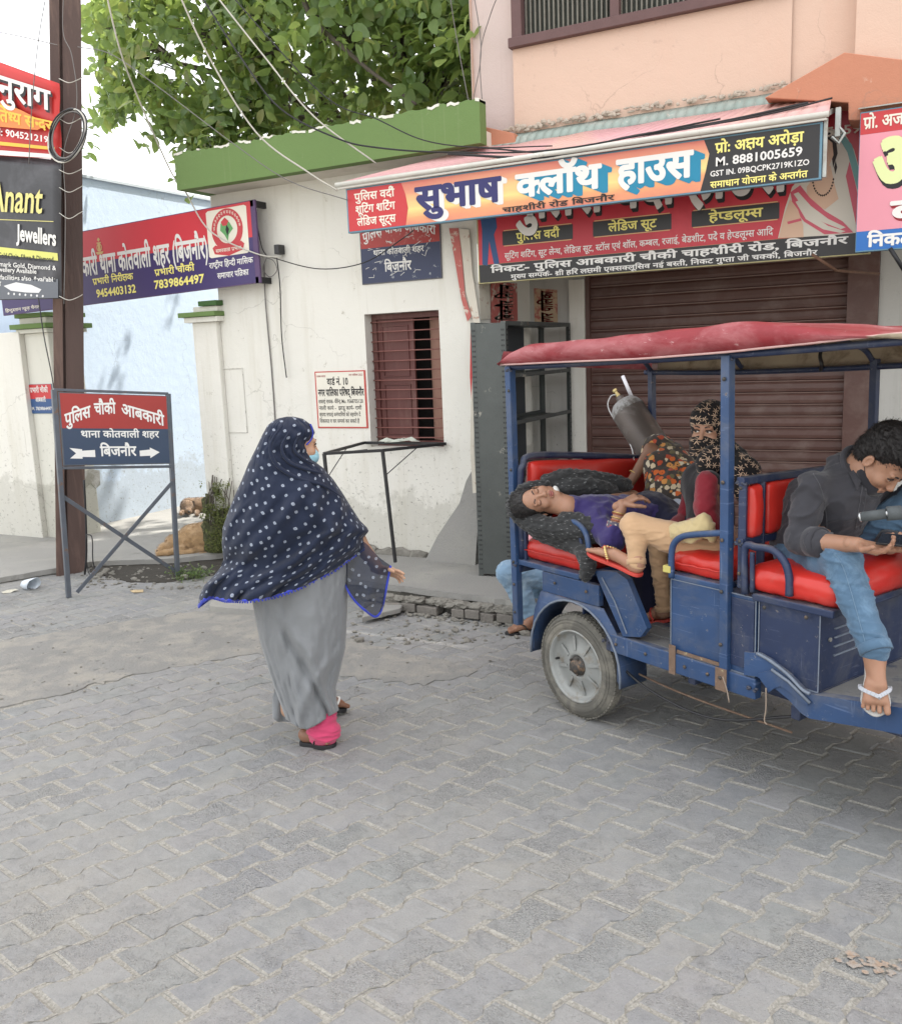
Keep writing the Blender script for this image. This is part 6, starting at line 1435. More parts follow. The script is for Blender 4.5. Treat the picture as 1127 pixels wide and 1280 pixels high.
MB().add([L3(RXa-.004, -.05, lipz(RXa)), L3(RXa-.004, 1.05, lipz(RXa)-.07), L3(RXa+.015, 1.04, topz(RXa)-.06), L3(RXa+.015, -.04, topz(RXa)-.01)], [[0, 1, 2, 3]]).build('rear_valance', CAN, rik)
MB().tube([L3(RXa+(RXb-RXa)*k/30, -.056, lipz(RXa+(RXb-RXa)*k/30)+.002) for k in range(31)], .005, 6).build('roof_piping', VINP, rik, smooth=True)
for yy, dz in ((.0, .0), (1.0, -.085)): rtube('roof_rail', [(-.03, yy, 1.715+dz*.8), (.6, yy, 1.73+dz), (1.33, yy, 1.75+dz), (2.2, yy, 1.79+dz)], .014, BLD)
for xx in (.02, .62, 1.32, 2.0): rtube('roof_bow', [(xx, .0, 1.725+xx*.02), (xx, .12, 1.77+xx*.02), (xx, .5, 1.79+xx*.02), (xx, .88, 1.73+xx*.02), (xx, 1.0, 1.65+xx*.03)], .012, BLD)
for xx, s_ in ((.55, 1), (1.05, 1), (1.72, 1)): rtube('tie_strap', [(xx, 1.03, 1.77), (xx+.02, .98, 1.72), (xx+.035, .97, 1.66+.02*xx), (xx+.02, .99, 1.63+.02*xx)], .009, BLK)
# ============================================================ SCULPTING (people, animals, soft things)
class Sculpt:
    def __init__(s, vox=.006): s.vox = vox; s.p = []
    def cap(s, a, b, ra, rb=None, k=.012): s.p.append(('c', V3(a), V3(b), ra, ra if rb is None else rb, k, 1)); return s
    def ell(s, c, r, R=None, k=.012, sgn=1): s.p.append(('e', V3(c), np.array(r, float), np.eye(3) if R is None else np.array(R), 0, k, sgn)); return s
    def sph(s, c, r, k=.012, sgn=1): return s.ell(c, (r, r, r), None, k, sgn)
    def chain(s, pts, rs, k=.012):
        for i in range(len(pts)-1): s.cap(pts[i], pts[i+1], rs[i], rs[i+1], k)
        return s
    def bounds(s):
        lo, hi = [], []
        for q in s.p:
            if q[6] < 0: continue
            if q[0] == 'c': r = max(q[3], q[4]); lo.append(np.minimum(q[1], q[2])-r); hi.append(np.maximum(q[1], q[2])+r)
            else: r = max(q[2]); lo.append(q[1]-r); hi.append(q[1]+r)
        return np.min(lo, 0), np.max(hi, 0)
    def mesh(s, field=None):
        v = s.vox; pad = 3*v+.004; lo, hi = s.bounds(); lo = lo-pad; hi = hi+pad; n = np.ceil((hi-lo)/v).astype(int)+1
        A = np.full(n, .1, np.float32)
        for q in s.p:
            kind, k, sg = q[0], q[5], q[6]
            if kind == 'c': r = max(q[3], q[4]); l, h = np.minimum(q[1], q[2])-r, np.maximum(q[1], q[2])+r
            else: r = max(q[2]); l, h = q[1]-r, q[1]+r
            m = pad+k; i0 = np.clip(np.floor((l-m-lo)/v).astype(int), 0, n-1); i1 = np.clip(np.ceil((h+m-lo)/v).astype(int)+1, 1, n)
            if np.any(i1 <= i0): continue
            X = (np.arange(i0[0], i1[0])*v+lo[0])[:, None, None].astype(np.float32); Y = (np.arange(i0[1], i1[1])*v+lo[1])[None, :, None].astype(np.float32); Z = (np.arange(i0[2], i1[2])*v+lo[2])[None, None, :].astype(np.float32)
            if kind == 'c':
                a, b = q[1], q[2]; d = b-a; L2 = max(1e-9, d@d); x, y, z = X-a[0], Y-a[1], Z-a[2]
                t = np.clip((x*d[0]+y*d[1]+z*d[2])/L2, 0, 1); D = np.sqrt((x-t*d[0])**2+(y-t*d[1])**2+(z-t*d[2])**2)-(q[3]+(q[4]-q[3])*t)
            else:
                R = q[3]; x, y, z = X-q[1][0], Y-q[1][1], Z-q[1][2]; u = (x*R[0][0]+y*R[0][1]+z*R[0][2])/q[2][0]; w = (x*R[1][0]+y*R[1][1]+z*R[1][2])/q[2][1]; t = (x*R[2][0]+y*R[2][1]+z*R[2][2])/q[2][2]
                k0 = np.sqrt(u*u+w*w+t*t); k1 = np.sqrt((u/q[2][0])**2+(w/q[2][1])**2+(t/q[2][2])**2); D = k0*(k0-1)/np.maximum(k1, 1e-6)
            S_ = A[i0[0]:i1[0], i0[1]:i1[1], i0[2]:i1[2]]
            if sg > 0: hh = np.maximum(k-np.abs(S_-D), 0)/k; S_[...] = np.minimum(S_, D)-hh*hh*k/4
            else: D = -D; hh = np.maximum(k-np.abs(S_-D), 0)/k; S_[...] = np.maximum(S_, D)+hh*hh*k/4
        g = vdb.FloatGrid(.1); g.copyFromArray(A); P, Q = g.convertToQuads(0.0)
        return P.astype(np.float64)*v+lo, [list(map(int, q)) for q in Q]
def normals_of(P, F):
    F4 = np.array(F); n = np.cross(P[F4[:, 2]]-P[F4[:, 0]], P[F4[:, 3]]-P[F4[:, 1]]); N_ = np.zeros_like(P)
    for i in range(4): np.add.at(N_, F4[:, i], n)
    return N_/np.maximum(1e-9, np.linalg.norm(N_, axis=1))[:, None]
def smooth_mesh(P, F, it=1):
    F4 = np.array(F); E = np.vstack([F4[:, [0, 1]], F4[:, [1, 2]], F4[:, [2, 3]], F4[:, [3, 0]]])
    for _ in range(it):
        S_ = np.zeros_like(P); c = np.zeros(len(P)); np.add.at(S_, E[:, 0], P[E[:, 1]]); np.add.at(S_, E[:, 1], P[E[:, 0]]); np.add.at(c, E[:, 0], 1); np.add.at(c, E[:, 1], 1)
        P = P*.5+S_/c[:, None]*.5
    return P
def folds(P, F, amp, scale, stretch=(1, 1, 1), axes=None, seed=0., ridge=True, amp2=None, sc2=None, sharp=False):
    """cloth relief: ridged noise stretched along the way the cloth hangs"""
    Nn = normals_of(P, F); A_ = np.eye(3) if axes is None else np.array(axes); Q = (P @ A_.T)*np.array(stretch); out = P.copy()
    for i in range(len(P)):
        q = Q[i]; n = noise.noise(Vector((q[0]*scale+seed, q[1]*scale, q[2]*scale)))
        h = (1-abs(n)*2.4)*.5 if ridge else n
        if sharp:
            m_ = noise.noise(Vector((q[0]*scale*.6+seed+9, q[1]*scale*.6, q[2]*scale*.6))); h = (max(0, 1-abs(n)*3.2)**2)*(.6+m_)-.25+.5*m_
        if amp2: h += noise.noise(Vector((q[0]*sc2, q[1]*sc2+seed, q[2]*sc2)))*amp2/amp
        out[i] = P[i]+Nn[i]*h*amp
    return out
def obj_of(name, parts, mats, parent=None, matfn=None):
    """parts: list of (points, quads); one mesh"""
    V = []; F = []; 
    for P, Q in parts: n = len(V); V += [tuple(p) for p in P]; F += [[i+n for i in q] for q in Q]
    me = bpy.data.meshes.new(name); me.from_pydata(V, [], F)
    o = link(name, me, mats, parent, smooth=True)
    if matfn:
        VV = np.array(V); C_ = VV[np.array(F)].mean(1) if all(len(f) == 4 for f in F) else np.array([VV[f].mean(0) for f in F]); me.polygons.foreach_set('material_index', [int(i) for i in matfn(C_)])
    return o
def basis(fwd, up):
    f = unit(fwd); u = unit(np.array(up, float)-f*(np.array(up, float)@f)); r = np.cross(f, u); return r, f, u    # right, forward, up
def sculpt_head(c, fwd, up, sc=1., closed=False, vox=.0036, neck=None, ears=True, mouth=True):
    r, f, u = basis(fwd, up); R = np.array([r, f, u]); c = V3(c); w = lambda x, y, z: c+(r*x+f*y+u*z)*sc; S_ = Sculpt(vox); e = lambda p, q, k=.012, sg=1: S_.ell(w(*p), tuple(np.array(q)*sc), R, k*sc, sg)
    e((0, -.012, .038), (.073, .092, .082)); e((0, .022, -.028), (.060, .068, .082), .02); e((0, .034, -.078), (.046, .046, .034), .02); S_.sph(w(0, .074, -.098), .016*sc, .018*sc)
    for s_ in (-1, 1):
        e((s_*.038, .062, -.032), (.021, .020, .022), .02); e((s_*.050, .0, -.065), (.016, .035, .030), .02)
        e((s_*.031, .094, .000), (.017, .014, .011), .010, -1)
        S_.sph(w(s_*.030, .0715, .0), .0125*sc, .004*sc)
        if ears: e((s_*.078, -.008, -.012), (.007, .018, .029), .006); e((s_*.082, -.004, -.010), (.004, .009, .016), .004, -1)
        S_.sph(w(s_*.0095, .098, -.037), .0075*sc, .006*sc)
    S_.cap(w(-.040, .078, .021), w(.040, .078, .021), .009*sc, None, .014*sc); S_.cap(w(0, .083, .010), w(0, .104, -.033), .0065*sc, .0095*sc, .010*sc)
    if mouth:
        S_.cap(w(-.019, .090, -.0605), w(.019, .090, -.0605), .0050*sc, None, .005*sc); S_.cap(w(0, .094, -.0605), w(0, .094, -.0605), .0055*sc, None, .006*sc); S_.cap(w(-.016, .089, -.0715), w(.016, .089, -.0715), .0062*sc, None, .005*sc)
    if neck is not None: S_.cap(w(0, -.018, -.07), neck, .054*sc, .060*sc, .03*sc)
    P, Q = S_.mesh(); return P, Q, w
def hand(wr, d, n, side=1, curl=.5, L=.175, vox=.0034, thumb=.6, spread=1., fan=0):
    """wrist point, direction to the fingers, palm normal; side=+1 puts the thumb on cross(d, n)"""
    d = unit(d); n = unit(np.array(n, float)-d*(np.array(n, float)@d)); t = np.cross(d, n)*side; S_ = Sculpt(vox); k = L/.175; wr = V3(wr)
    pt = lambda a, b, c: wr+d*a*k+t*b*k+n*c*k
    S_.cap(pt(-.03, 0, 0), pt(.01, 0, 0), .024*k, .023*k)
    for b in (-.026, -.009, .009, .026): S_.cap(pt(.012, b*.7, 0), pt(.080, b, -.002), .0135*k, .0115*k, .010*k)
    for i, (b, l, rr_) in enumerate(((.029, .070, .0088), (.010, .078, .0092), (-.010, .072, .0088), (-.028, .056, .0078))):
        p = pt(.082, b, 0); dd = unit(d+t*(b*4*spread)); cu = curl*(1+.15*i)+fan*i; a = 0; rad_ = rr_
        for s_, fr in enumerate((.46, .30, .24)):
            a += cu*(.9, 1.0, .7)[s_]; v_ = dd*math.cos(a)+n*math.sin(a); q = p+v_*l*fr*k; S_.cap(p, q, rad_*k, rad_*.90*k, .004*k); p = q; rad_ *= .90
    p = pt(.022, .024, .004); v_ = unit(d*.62+t*.78*thumb*1.3+n*.30); q = p+v_*.042*k; S_.cap(p, q, .0150*k, .0115*k, .010*k)
    v2 = unit(d*.86+t*.35*thumb+n*(.25+curl*.4)); q2 = q+v2*.030*k; S_.cap(q, q2, .0110*k, .0100*k, .004*k); q3 = q2+unit(v2+n*curl*.3)*.024*k; S_.cap(q2, q3, .0100*k, .0085*k, .004*k)
    P, Q = S_.mesh(); return P, Q
def foot(ankle, heel, toe, up, side=1, vox=.0031, k=1., shin=None):
    """side=+1: big toe on cross(toe-heel, up)"""
    a, h, t = V3(ankle), V3(heel), V3(toe); d = unit(t-h); L = np.linalg.norm(t-h); u = unit(np.array(up, float)-d*(np.array(up, float)@d)); s_ = np.cross(d, u)*side; S_ = Sculpt(vox)
    S_.cap(a+(u if shin is None else unit(shin))*.03, a, .036*k, .035*k); S_.cap(a, h+u*.028+d*.03, .035*k, .030*k, .02); S_.sph(h+u*.028+d*.018, .028*k, .02)
    m = h+d*L*.50+u*.040; S_.cap(a+d*.015, m+s_*.012, .034*k, .026*k, .02); b = h+d*L*.76+u*.020
    for q in (-.022, -.008, .010, .028): S_.cap(m+s_*q*.5-u*.008, b+s_*q, .021*k, .0145*k, .014)
    S_.cap(h+u*.022+d*.03, b-s_*.02, .024*k, .014*k, .02); S_.cap(h+u*.022+d*.03, b+s_*.02, .022*k, .014*k, .02)
    for i, (q, l, r_) in enumerate(((.028, .190, .0140), (.010, .190, .0102), (-.004, .172, .0096), (-.017, .150, .0090), (-.028, .120, .0086))):
        p0 = b+s_*q; p1 = h+d*(L*.80)+s_*(q*1.22)+u*.018; p2 = h+d*(L*.765+L*l)+s_*(q*1.36)+u*.010; S_.cap(p0, p1, r_*1.05*k, r_*.92*k, .006); S_.cap(p1, p2, r_*.88*k, r_*.86*k, .0015)
    P, Q = S_.mesh(); return P, Q, d, u, s_, L
def sandal(name, ankle, heel, toe, up, side, msole, mstrap, parent, th=.014, grow=1.06, strap_w=.011, beads=None):
    h, t = V3(heel), V3(toe); d = unit(t-h); L = np.linalg.norm(t-h); u = unit(np.array(up, float)-d*(np.array(up, float)@d)); s_ = np.cross(d, u)*side
    O_ = [(-.03, 0), (.0, .55), (.12, .72), (.35, .66), (.6, .92), (.8, 1.05), (.94, .80), (1.03, .30), (1.03, -.20), (.93, -.75), (.78, -.98), (.6, -.90), (.35, -.70), (.12, -.70), (.0, -.5)]
    P = spline([h+d*(a*L*1.0)+s_*(b*.044*grow) for a, b in O_], 4, True); mb = MB().prism([p-u*.002 for p in P], -u*th); o = mb.build(name, msole, parent, bevel=.003)
    a0 = h+d*L*.83+u*.004+s_*.017; top = h+d*L*.72+u*.052+s_*.012; l, r = h+d*L*.50+s_*.046, h+d*L*.50-s_*.046; tl_, tr_2 = h+d*L*.59+s_*.044+u*.037, h+d*L*.59-s_*.042+u*.034
    for pts in ([a0, top], [top, tl_, l], [top, tr_2, r]):
        pp = spline(pts, 5) if len(pts) > 2 else pts; m2 = MB()
        for i in range(len(pp)-1): m2.bar(pp[i], pp[i+1]+(pp[i+1]-pp[i])*.05, strap_w if len(pts) > 2 else .006, .005, up=tuple(u+d*.3))
        m2.build('strap', mstrap, o, bevel=.0015, seg=1)
        if beads and len(pts) > 2:
            for q in pp[1:-2]:
                m3 = MB(); m3.lathe([(.001, .006), (.006, .004), (.007, 0)], q, tuple(u), 8); m3.build('bead', beads, o, smooth=True)
    return o
def skin_mat(name, c, spec=.4):
    m, t, b = nt(name); co = coord(t, 'World'); col = mixc(t, noise_n(t, co, 30, 5), tuple(x*.86 for x in c), tuple(min(1, x*1.1) for x in c)); col = mixc(t, math_n(t, 'MULTIPLY', noise_n(t, co, 9, 3), .35), col, (c[0]*1.05, c[1]*.78, c[2]*.72))
    t.links.new(col, b.inputs['Base Color']); b.inputs['Roughness'].default_value = .48; b.inputs['Specular IOR Level'].default_value = spec; b.inputs['Subsurface Weight'].default_value = .12; b.inputs['Subsurface Radius'].default_value = (.02, .008, .004); b.inputs['Subsurface Scale'].default_value = .3
    bump(t, b, noise_n(t, co, 220, 3), .12, .003); return m
def cloth_mat(name, c, weave=500, rough=.85, sheen=.25, var=.12, extra=None):
    m = mat(name, c, rough, var, 9, .18, weave, spec=.25, sheen=sheen, dirt=extra, da=.5, db=.75, dscale=14); return m
SK_M = skin_mat('skin_brown', (.36, .205, .135)); SK_D = skin_mat('skin_dark', (.25, .135, .085)); SK_L = skin_mat('skin_light_brown', (.46, .29, .195)); LIP = skin_mat('lips', (.30, .115, .10))
HAIR = mat('black_hair', (.012, .010, .010), .42, .3, 60, .5, 260, spec=.5, stretch=(1, 1, 1)); EYEW = ink('eye_white', (.62, .60, .57), .2); IRIS = ink('iris', (.02, .012, .01), .15)
def eyes(w, par, sc=1., gaze=(0, 0), lid=SK_M):
    for s_ in (-1, 1):
        c = w(s_*.030, .0725, .0); f = unit(w(0, 1, 0)-w(0, 0, 0)); r = unit(w(1, 0, 0)-w(0, 0, 0)); u = unit(w(0, 0, 1)-w(0, 0, 0))
        e_ = MB().lathe([(.0005, .0130), (.005, .0122), (.009, .0095), (.0118, .005)], c, tuple(f), 16).build('eye', EYEW, par, smooth=True)
        fg = unit(f+r*gaze[0]+u*gaze[1]); MB().lathe([(.0003, .0140), (.003, .0137), (.0052, .0124)], c, tuple(fg), 14).build('iris', IRIS, e_, smooth=True)
        for z_, r_ in ((.0062, .0034), (-.0068, .0026)): MB().tube([c+r*(.0145*math.cos(a_))+u*(z_*math.sin(a_) if z_ > 0 else z_*math.sin(a_))*1.05+f*(.0035+.0105*math.sin(a_)) for a_ in [math.pi*i/8 for i in range(9)]], r_, 6).build('eyelid', lid if z_ < 0 else LASH, e_, smooth=True)
        MB().tube(spline([w(s_*.013, .0885, .0195), w(s_*.030, .0890, .0255), w(s_*.046, .076, .0200)], 4), [.0030]*4+[.0026]*3+[.0018]*2, 6).build('eyebrow', HAIR, par, smooth=True)
LASH = mat('lash', (.03, .015, .012), .5)
# ============================================================ PEOPLE
def interp(tab, y): return float(np.interp(y, [t[0] for t in tab], [t[1] for t in tab]))
def loft_px(name, rows, W_, xl, xr, bd, hem, nth, m, parent, fold, depth0=0., top=None, uv=True, ny=90, thick=.003, smooth=True, full=True):
    """cloth surface round a figure: rows run from the top to the hem; xl/xr give its outline, bd its depth"""
    V = []; UV = []; th = [2*math.pi*i/nth for i in range(nth)] if full else [math.pi*i/(nth-1) for i in range(nth)]
    y0 = rows
    for j in range(ny+1):
        t = j/ny
        for a in th:
            ca, sa = -math.cos(a), math.sin(a)      # a=0 left edge, pi/2 towards the camera
            yh = hem(ca, sa); y = y0+(yh-y0)*t; l, r = interp(xl, y), interp(xr, y); cx, hw = (l+r)/2, (r-l)/2; b = interp(bd, y)
            ex = .86; x = cx+hw*math.copysign(abs(ca)**ex, ca); dd = -b*math.copysign(abs(sa)**ex, sa)
            f, fx = fold(ca, sa, y, t); V.append(W_(x+fx, y, depth0+dd-f*(1 if sa >= 0 else -1)))
    n = len(th); F = []
    for j in range(ny):
        for i in range(n if full else n-1): F.append([j*n+i, j*n+(i+1) % n, (j+1)*n+(i+1) % n, (j+1)*n+i])
    me = bpy.data.meshes.new(name); me.from_pydata([tuple(p) for p in V], [], F); o = link(name, me, m, parent, smooth=True)
    if uv:
        P = np.array(V).reshape(ny+1, n, 3)
        for _ in range(14):      # measure the cloth along its smooth lie, not along every crease
            P = (P+np.roll(P, 1, 1)+np.roll(P, -1, 1)+np.concatenate([P[:1], P[:-1]])+np.concatenate([P[1:], P[-1:]]))/5
        du = np.zeros((ny+1, n)); k0 = n//4
        for i in range(1, n): du[:, i] = du[:, i-1]+np.linalg.norm(P[:, i]-P[:, i-1], axis=1)
        du -= du[:, k0:k0+1]; dv = np.zeros((ny+1, n))
        for j in range(1, ny+1): dv[j] = dv[j-1]+np.linalg.norm(P[j]-P[j-1], axis=1)
        lay = me.uv_layers.new(name='u'); loops = np.zeros(len(me.loops), int); me.loops.foreach_get('vertex_index', loops)
        uvv = np.stack([du.reshape(-1)[loops], dv.reshape(-1)[loops]], 1); lay.data.foreach_set('uv', uvv.reshape(-1))
    if thick: s_ = o.modifiers.new('s', 'SOLIDIFY'); s_.thickness = thick; s_.offset = -1
    return o, np.array(V).reshape(ny+1, n, 3)
# ---------------- the walking woman
P0 = onz(392, 930); va = unit([P0[0], P0[1], 0])
def WW(x, y, d=0.): return onplane(x, y, P0+va*d, va)
crt = unit(np.cross(va, [0, 0, 1.]))     # to the right in the picture
wo = thing('person', 'woman walking in a navy white-dotted shawl over a long grey gown, wearing a blue mask', 'person', tuple(P0))
m, t, b = nt('navy_dotted_cloth'); uvn = N(t, 'ShaderNodeTexCoord').outputs['UV']
def dotted(name, base, alpha):
    m, t, b = nt(name); uvn = N(t, 'ShaderNodeTexCoord').outputs['UV']; mp = N(t, 'ShaderNodeMapping'); mp.inputs['Rotation'].default_value = (0, 0, .35); t.links.new(uvn, mp.inputs[0])
    vo = N(t, 'ShaderNodeTexVoronoi'); vo.voronoi_dimensions = '2D'; vo.distance = 'MINKOWSKI'; vo.inputs['Exponent'].default_value = 3.0; vo.inputs['Scale'].default_value = 21; vo.inputs['Randomness'].default_value = .5; t.links.new(mp.outputs[0], vo.inputs['Vector'])
    d = vo.outputs['Distance']; dd = math_n(t, 'ADD', d, math_n(t, 'MULTIPLY', math_n(t, 'SUBTRACT', noise_n(t, uvn, 140, 3), .5), .10))
    ring = ramp(t, dd, .10, .155, (1, 1, 1, 1), (0, 0, 0, 1)); core = ramp(t, dd, .045, .075, (.75, .75, .75, 1), (0, 0, 0, 1))
    co = coord(t, 'World'); c0 = mixc(t, noise_n(t, co, 7, 5), tuple(x*.8 for x in base), tuple(x*1.25 for x in base)); c1 = mixc(t, ring, c0, (.30, .335, .40)); c1 = mixc(t, core, c1, (.10, .13, .2)); t.links.new(c1, b.inputs['Base Color'])
    b.inputs['Roughness'].default_value = .8; b.inputs['Sheen Weight'].default_value = .12; b.inputs['Specular IOR Level'].default_value = .2
    wv = N(t, 'ShaderNodeTexNoise'); wv.inputs['Scale'].default_value = 420; t.links.new(co, wv.inputs['Vector']); bump(t, b, wv.outputs['Fac'], .2, .003)
    if alpha < 1: b.inputs['Alpha'].default_value = alpha
    return m
DOT = dotted('navy_dotted_cloth', (.013, .019, .040), 1); DOTS = dotted('sheer_dotted_cloth', (.020, .028, .055), .80)
XL = [(521, 361), (524, 346), (532, 335), (545, 328), (560, 321), (580, 311), (600, 303), (620, 294), (640, 286), (660, 279), (680, 278), (700, 280), (710, 276), (720, 268), (732, 256), (745, 250), (760, 248)]
XR = [(521, 364), (524, 378), (532, 389), (541, 393), (547, 388), (556, 383), (566, 384), (576, 391), (586, 404), (600, 416), (616, 427), (634, 438), (651, 449), (660, 458), (664, 460), (672, 453), (685, 455), (700, 441), (711, 433), (734, 408), (760, 380)]
BD = [(521, .004), (524, .04), (532, .08), (545, .105), (565, .115), (585, .15), (610, .19), (650, .215), (700, .22), (730, .23), (760, .24)]
def hemw(ca, sa):
    if sa >= 0: return interp([(-1, 757), (-.93, 750), (-.80, 745), (-.5, 750), (-.1, 751), (.25, 745), (.55, 733), (.8, 713), (.95, 694), (1, 684)], ca)
    return interp([(-1, 757), (-.7, 742), (0, 735), (.6, 720), (1, 684)], ca)
def foldw(ca, sa, y, t):
    k = max(0, min(1, (y-585)/60)); q = ca*2.1+y*.021
    f = .013*k*noise.noise(Vector((q*2.2, y*.006, 1.5)))*2+.010*k*(1-abs(noise.noise(Vector((ca*3.6+y*.016, y*.005, 7))))*3)
    f += .009*k*math.sin(ca*5+(y-600)*.055+1.2*noise.noise(Vector((ca*2, y*.01, 0))))
    kt = max(0, (y-700)/55); f += kt*.022*math.sin(ca*13+2)+kt*.012*math.sin(ca*27)
    if y < 600: f += .005*math.sin((y-ca*26)*.34)*min(1, (y-522)/14)*max(0, 1-(y-570)/30 if y > 570 else 1)
    # hollow above the tail on the left, deep crease
    f -= .07*math.exp(-((y-704)/13)**2)*math.exp(-((ca+.72)/.30)**2)
    # fold of cloth sweeping from the right shoulder downwards
    d_ = (ca*90-(y-600)*.35-18); f += .012*k*math.exp(-(d_/9)**2)-.010*k*math.exp(-((d_+16)/8)**2)
    # fine crumple of thin cloth
    f += .0032*noise.noise(Vector((ca*9+y*.02, y*.09, 11)))+.0022*(1-abs(noise.noise(Vector((ca*16-y*.05, y*.05, 4))))*3)
    # long swags pulled from the right shoulder round the back
    sw_ = ca*1.0+(y-640)*.0105; f += .016*k*(max(0, 1-abs(math.sin(sw_*4.3+.6*noise.noise(Vector((ca*2, y*.012, 5)))))*1.5)**1.5)
    return f*1.3, 0
shawl, SG = loft_px('shawl', 521.4, WW, XL, XR, BD, hemw, 150, DOT, wo, foldw, ny=120)
# cloth round the head: crossing bands
HB = cloth_mat('border_blue', (.035, .055, .42), 300)
mb = MB(); n_ = SG.shape[1]; mb.tube([SG[-1, i] for i in range(n_)], [.0045*(1+.5*math.sin(i*1.9)) for i in range(n_)], 6, closed=True); mb.build('hem_border', HB, shawl, smooth=True)
mb = MB(); rr = random.Random(2)
for i in range(0, n_, 1):
    p = SG[-1, i]+np.array([0, 0, -.008]); mb.add(*rock(p, .0045, .0045, .0055, rr, .3, 1))
tag(mb.build('hem_lace', HB, shawl, smooth=True, fix=False), kind='stuff')
bnd = [WW(x, y, d) for x, y, d in [(388, 530, -.06), (391, 540, -.055), (389, 549, -.055), (383, 556, -.075)]]
MB().tube(spline(bnd, 5), .0035, 6).build('hem_border', HB, shawl, smooth=True)
for pts, r_ in (([(352, 532, -.125), (338, 556, -.150), (345, 580, -.165), (372, 598, -.175), (402, 606, -.165), (428, 622, -.13)], .009), ([(362, 538, -.118), (352, 560, -.140), (362, 578, -.155), (388, 588, -.150), (404, 592, -.13)], .008), ([(372, 545, -.105), (368, 562, -.125), (380, 574, -.125), (392, 580, -.11)], .006)):
    P = spline([WW(*p) for p in pts], 6); k = len(P); MB().tube(P, [r_*math.sin(math.pi*(i+.6)/(k+.2))**.6 for i in range(k)], 8).build('cloth_fold', DOT, shawl, smooth=True)
# flap of sheer cloth hanging from her right forearm
mb = MB(); TL_ = spline([(430, 684), (452, 676), (473, 696), (488, 707)], 7); BL_ = spline([(428, 722), (438, 744), (455, 762), (472, 770), (484, 740)], 6)[:22]
TL_ = [np.array(p) for p in TL_]; BL_ = [np.array(BL_[int(i*(len(BL_)-1)/(len(TL_)-1))]) for i in range(len(TL_))]; nv = 14; G = []
for i in range(len(TL_)):
    for j in range(nv+1):
        q = TL_[i]*(1-j/nv)+BL_[i]*(j/nv); dp = -.045-.05*math.sin(math.pi*i/(len(TL_)-1))-.02*math.sin(i*.9+j*.25)*(j/nv)
        G.append(WW(q[0], q[1], dp))
mb.add(G, [[i*(nv+1)+j, i*(nv+1)+j+1, (i+1)*(nv+1)+j+1, (i+1)*(nv+1)+j] for i in range(len(TL_)-1) for j in range(nv)])
fl = mb.build('sleeve_flap', DOTS, wo, smooth=True, fix=False); lay = fl.data.uv_layers.new(name='u')
for lp in fl.data.loops: v = fl.data.vertices[lp.vertex_index].co; q = np.array(v); lay.data[lp.index].uv = (float(q @ crt)*1.0, float(q[2]))
MB().tube([G[i*(nv+1)+nv] for i in range(len(TL_))]+[G[(len(TL_)-1)*(nv+1)+j] for j in range(nv, -1, -1)], .0058, 6).build('hem_border', HB, fl, smooth=True)
# gown
GRY = cloth_mat('grey_gown', (.205, .215, .225), 600, .72, .3)
GL_ = [(690, 312), (751, 316), (799, 325), (830, 334), (855, 342), (880, 351), (904, 360), (913, 364)]; GR_ = [(690, 434), (767, 433), (809, 431), (840, 424), (859, 419), (875, 420), (889, 423), (913, 418)]
GB_ = [(690, .17), (770, .165), (850, .13), (913, .115)]
def hemg(ca, sa): return interp([(-1, 899), (-.6, 909), (-.2, 912), (.2, 905), (.6, 896), (1, 888)], ca) if sa >= 0 else interp([(-1, 899), (0, 894), (1, 888)], ca)
def foldg(ca, sa, y, t):
    k = .35+.65*t; f = .0045*noise.noise(Vector((ca*8+y*.03, y*.07, 21)))+.004*max(0, 1-abs(noise.noise(Vector((ca*6+y*.035, y*.02, 8))))*5)+.016*k*math.sin(ca*4.5+.6+y*.008)+.012*k*noise.noise(Vector((ca*4+y*.01, y*.008, 9)))*2+.006*k*noise.noise(Vector((ca*11-y*.02, y*.012, 3)))*2
    q = ca*70-(y-760)*.62+30; f += .034*math.exp(-(q/8)**2)*min(1, max(0, (y-770)/40))-.030*math.exp(-((q+15)/8)**2)*min(1, max(0, (y-770)/40))
    f += .026*math.exp(-((ca*60+(y-840)*.9-25)/10)**2)*max(0, min(1, (y-800)/30))+.007*noise.noise(Vector((ca*5, y*.035, 2)))+.006*noise.noise(Vector((ca*12, y*.02+ca*4, 4)))
    return f, 0
gown, _g = loft_px('gown', 690, WW, GL_, GR_, GB_, hemg, 120, GRY, wo, foldg, uv=False, ny=90)
P = [(343, 850), (341, 872), (341, 888), (348, 896), (357, 901), (366, 900), (362, 850)]
mb = MB(); 
G = []; 
for j in range(9):
    y = 845+57*j/8
    for i in range(9): x = 341+22*i/8+(2 if j < 4 else 0); G.append(WW(x, y-(0 if i > 2 else (2-i)*2.5*(j/8)), .06+.012*math.sin(i*1.3+j*.3)))
mb.add(G, [[j*9+i, j*9+i+1, (j+1)*9+i+1, (j+1)*9+i] for j in range(8) for i in range(8)]); o = mb.build('gown_back', GRY, wo, smooth=True, fix=False); o.modifiers.new('s', 'SOLIDIFY').thickness = .004
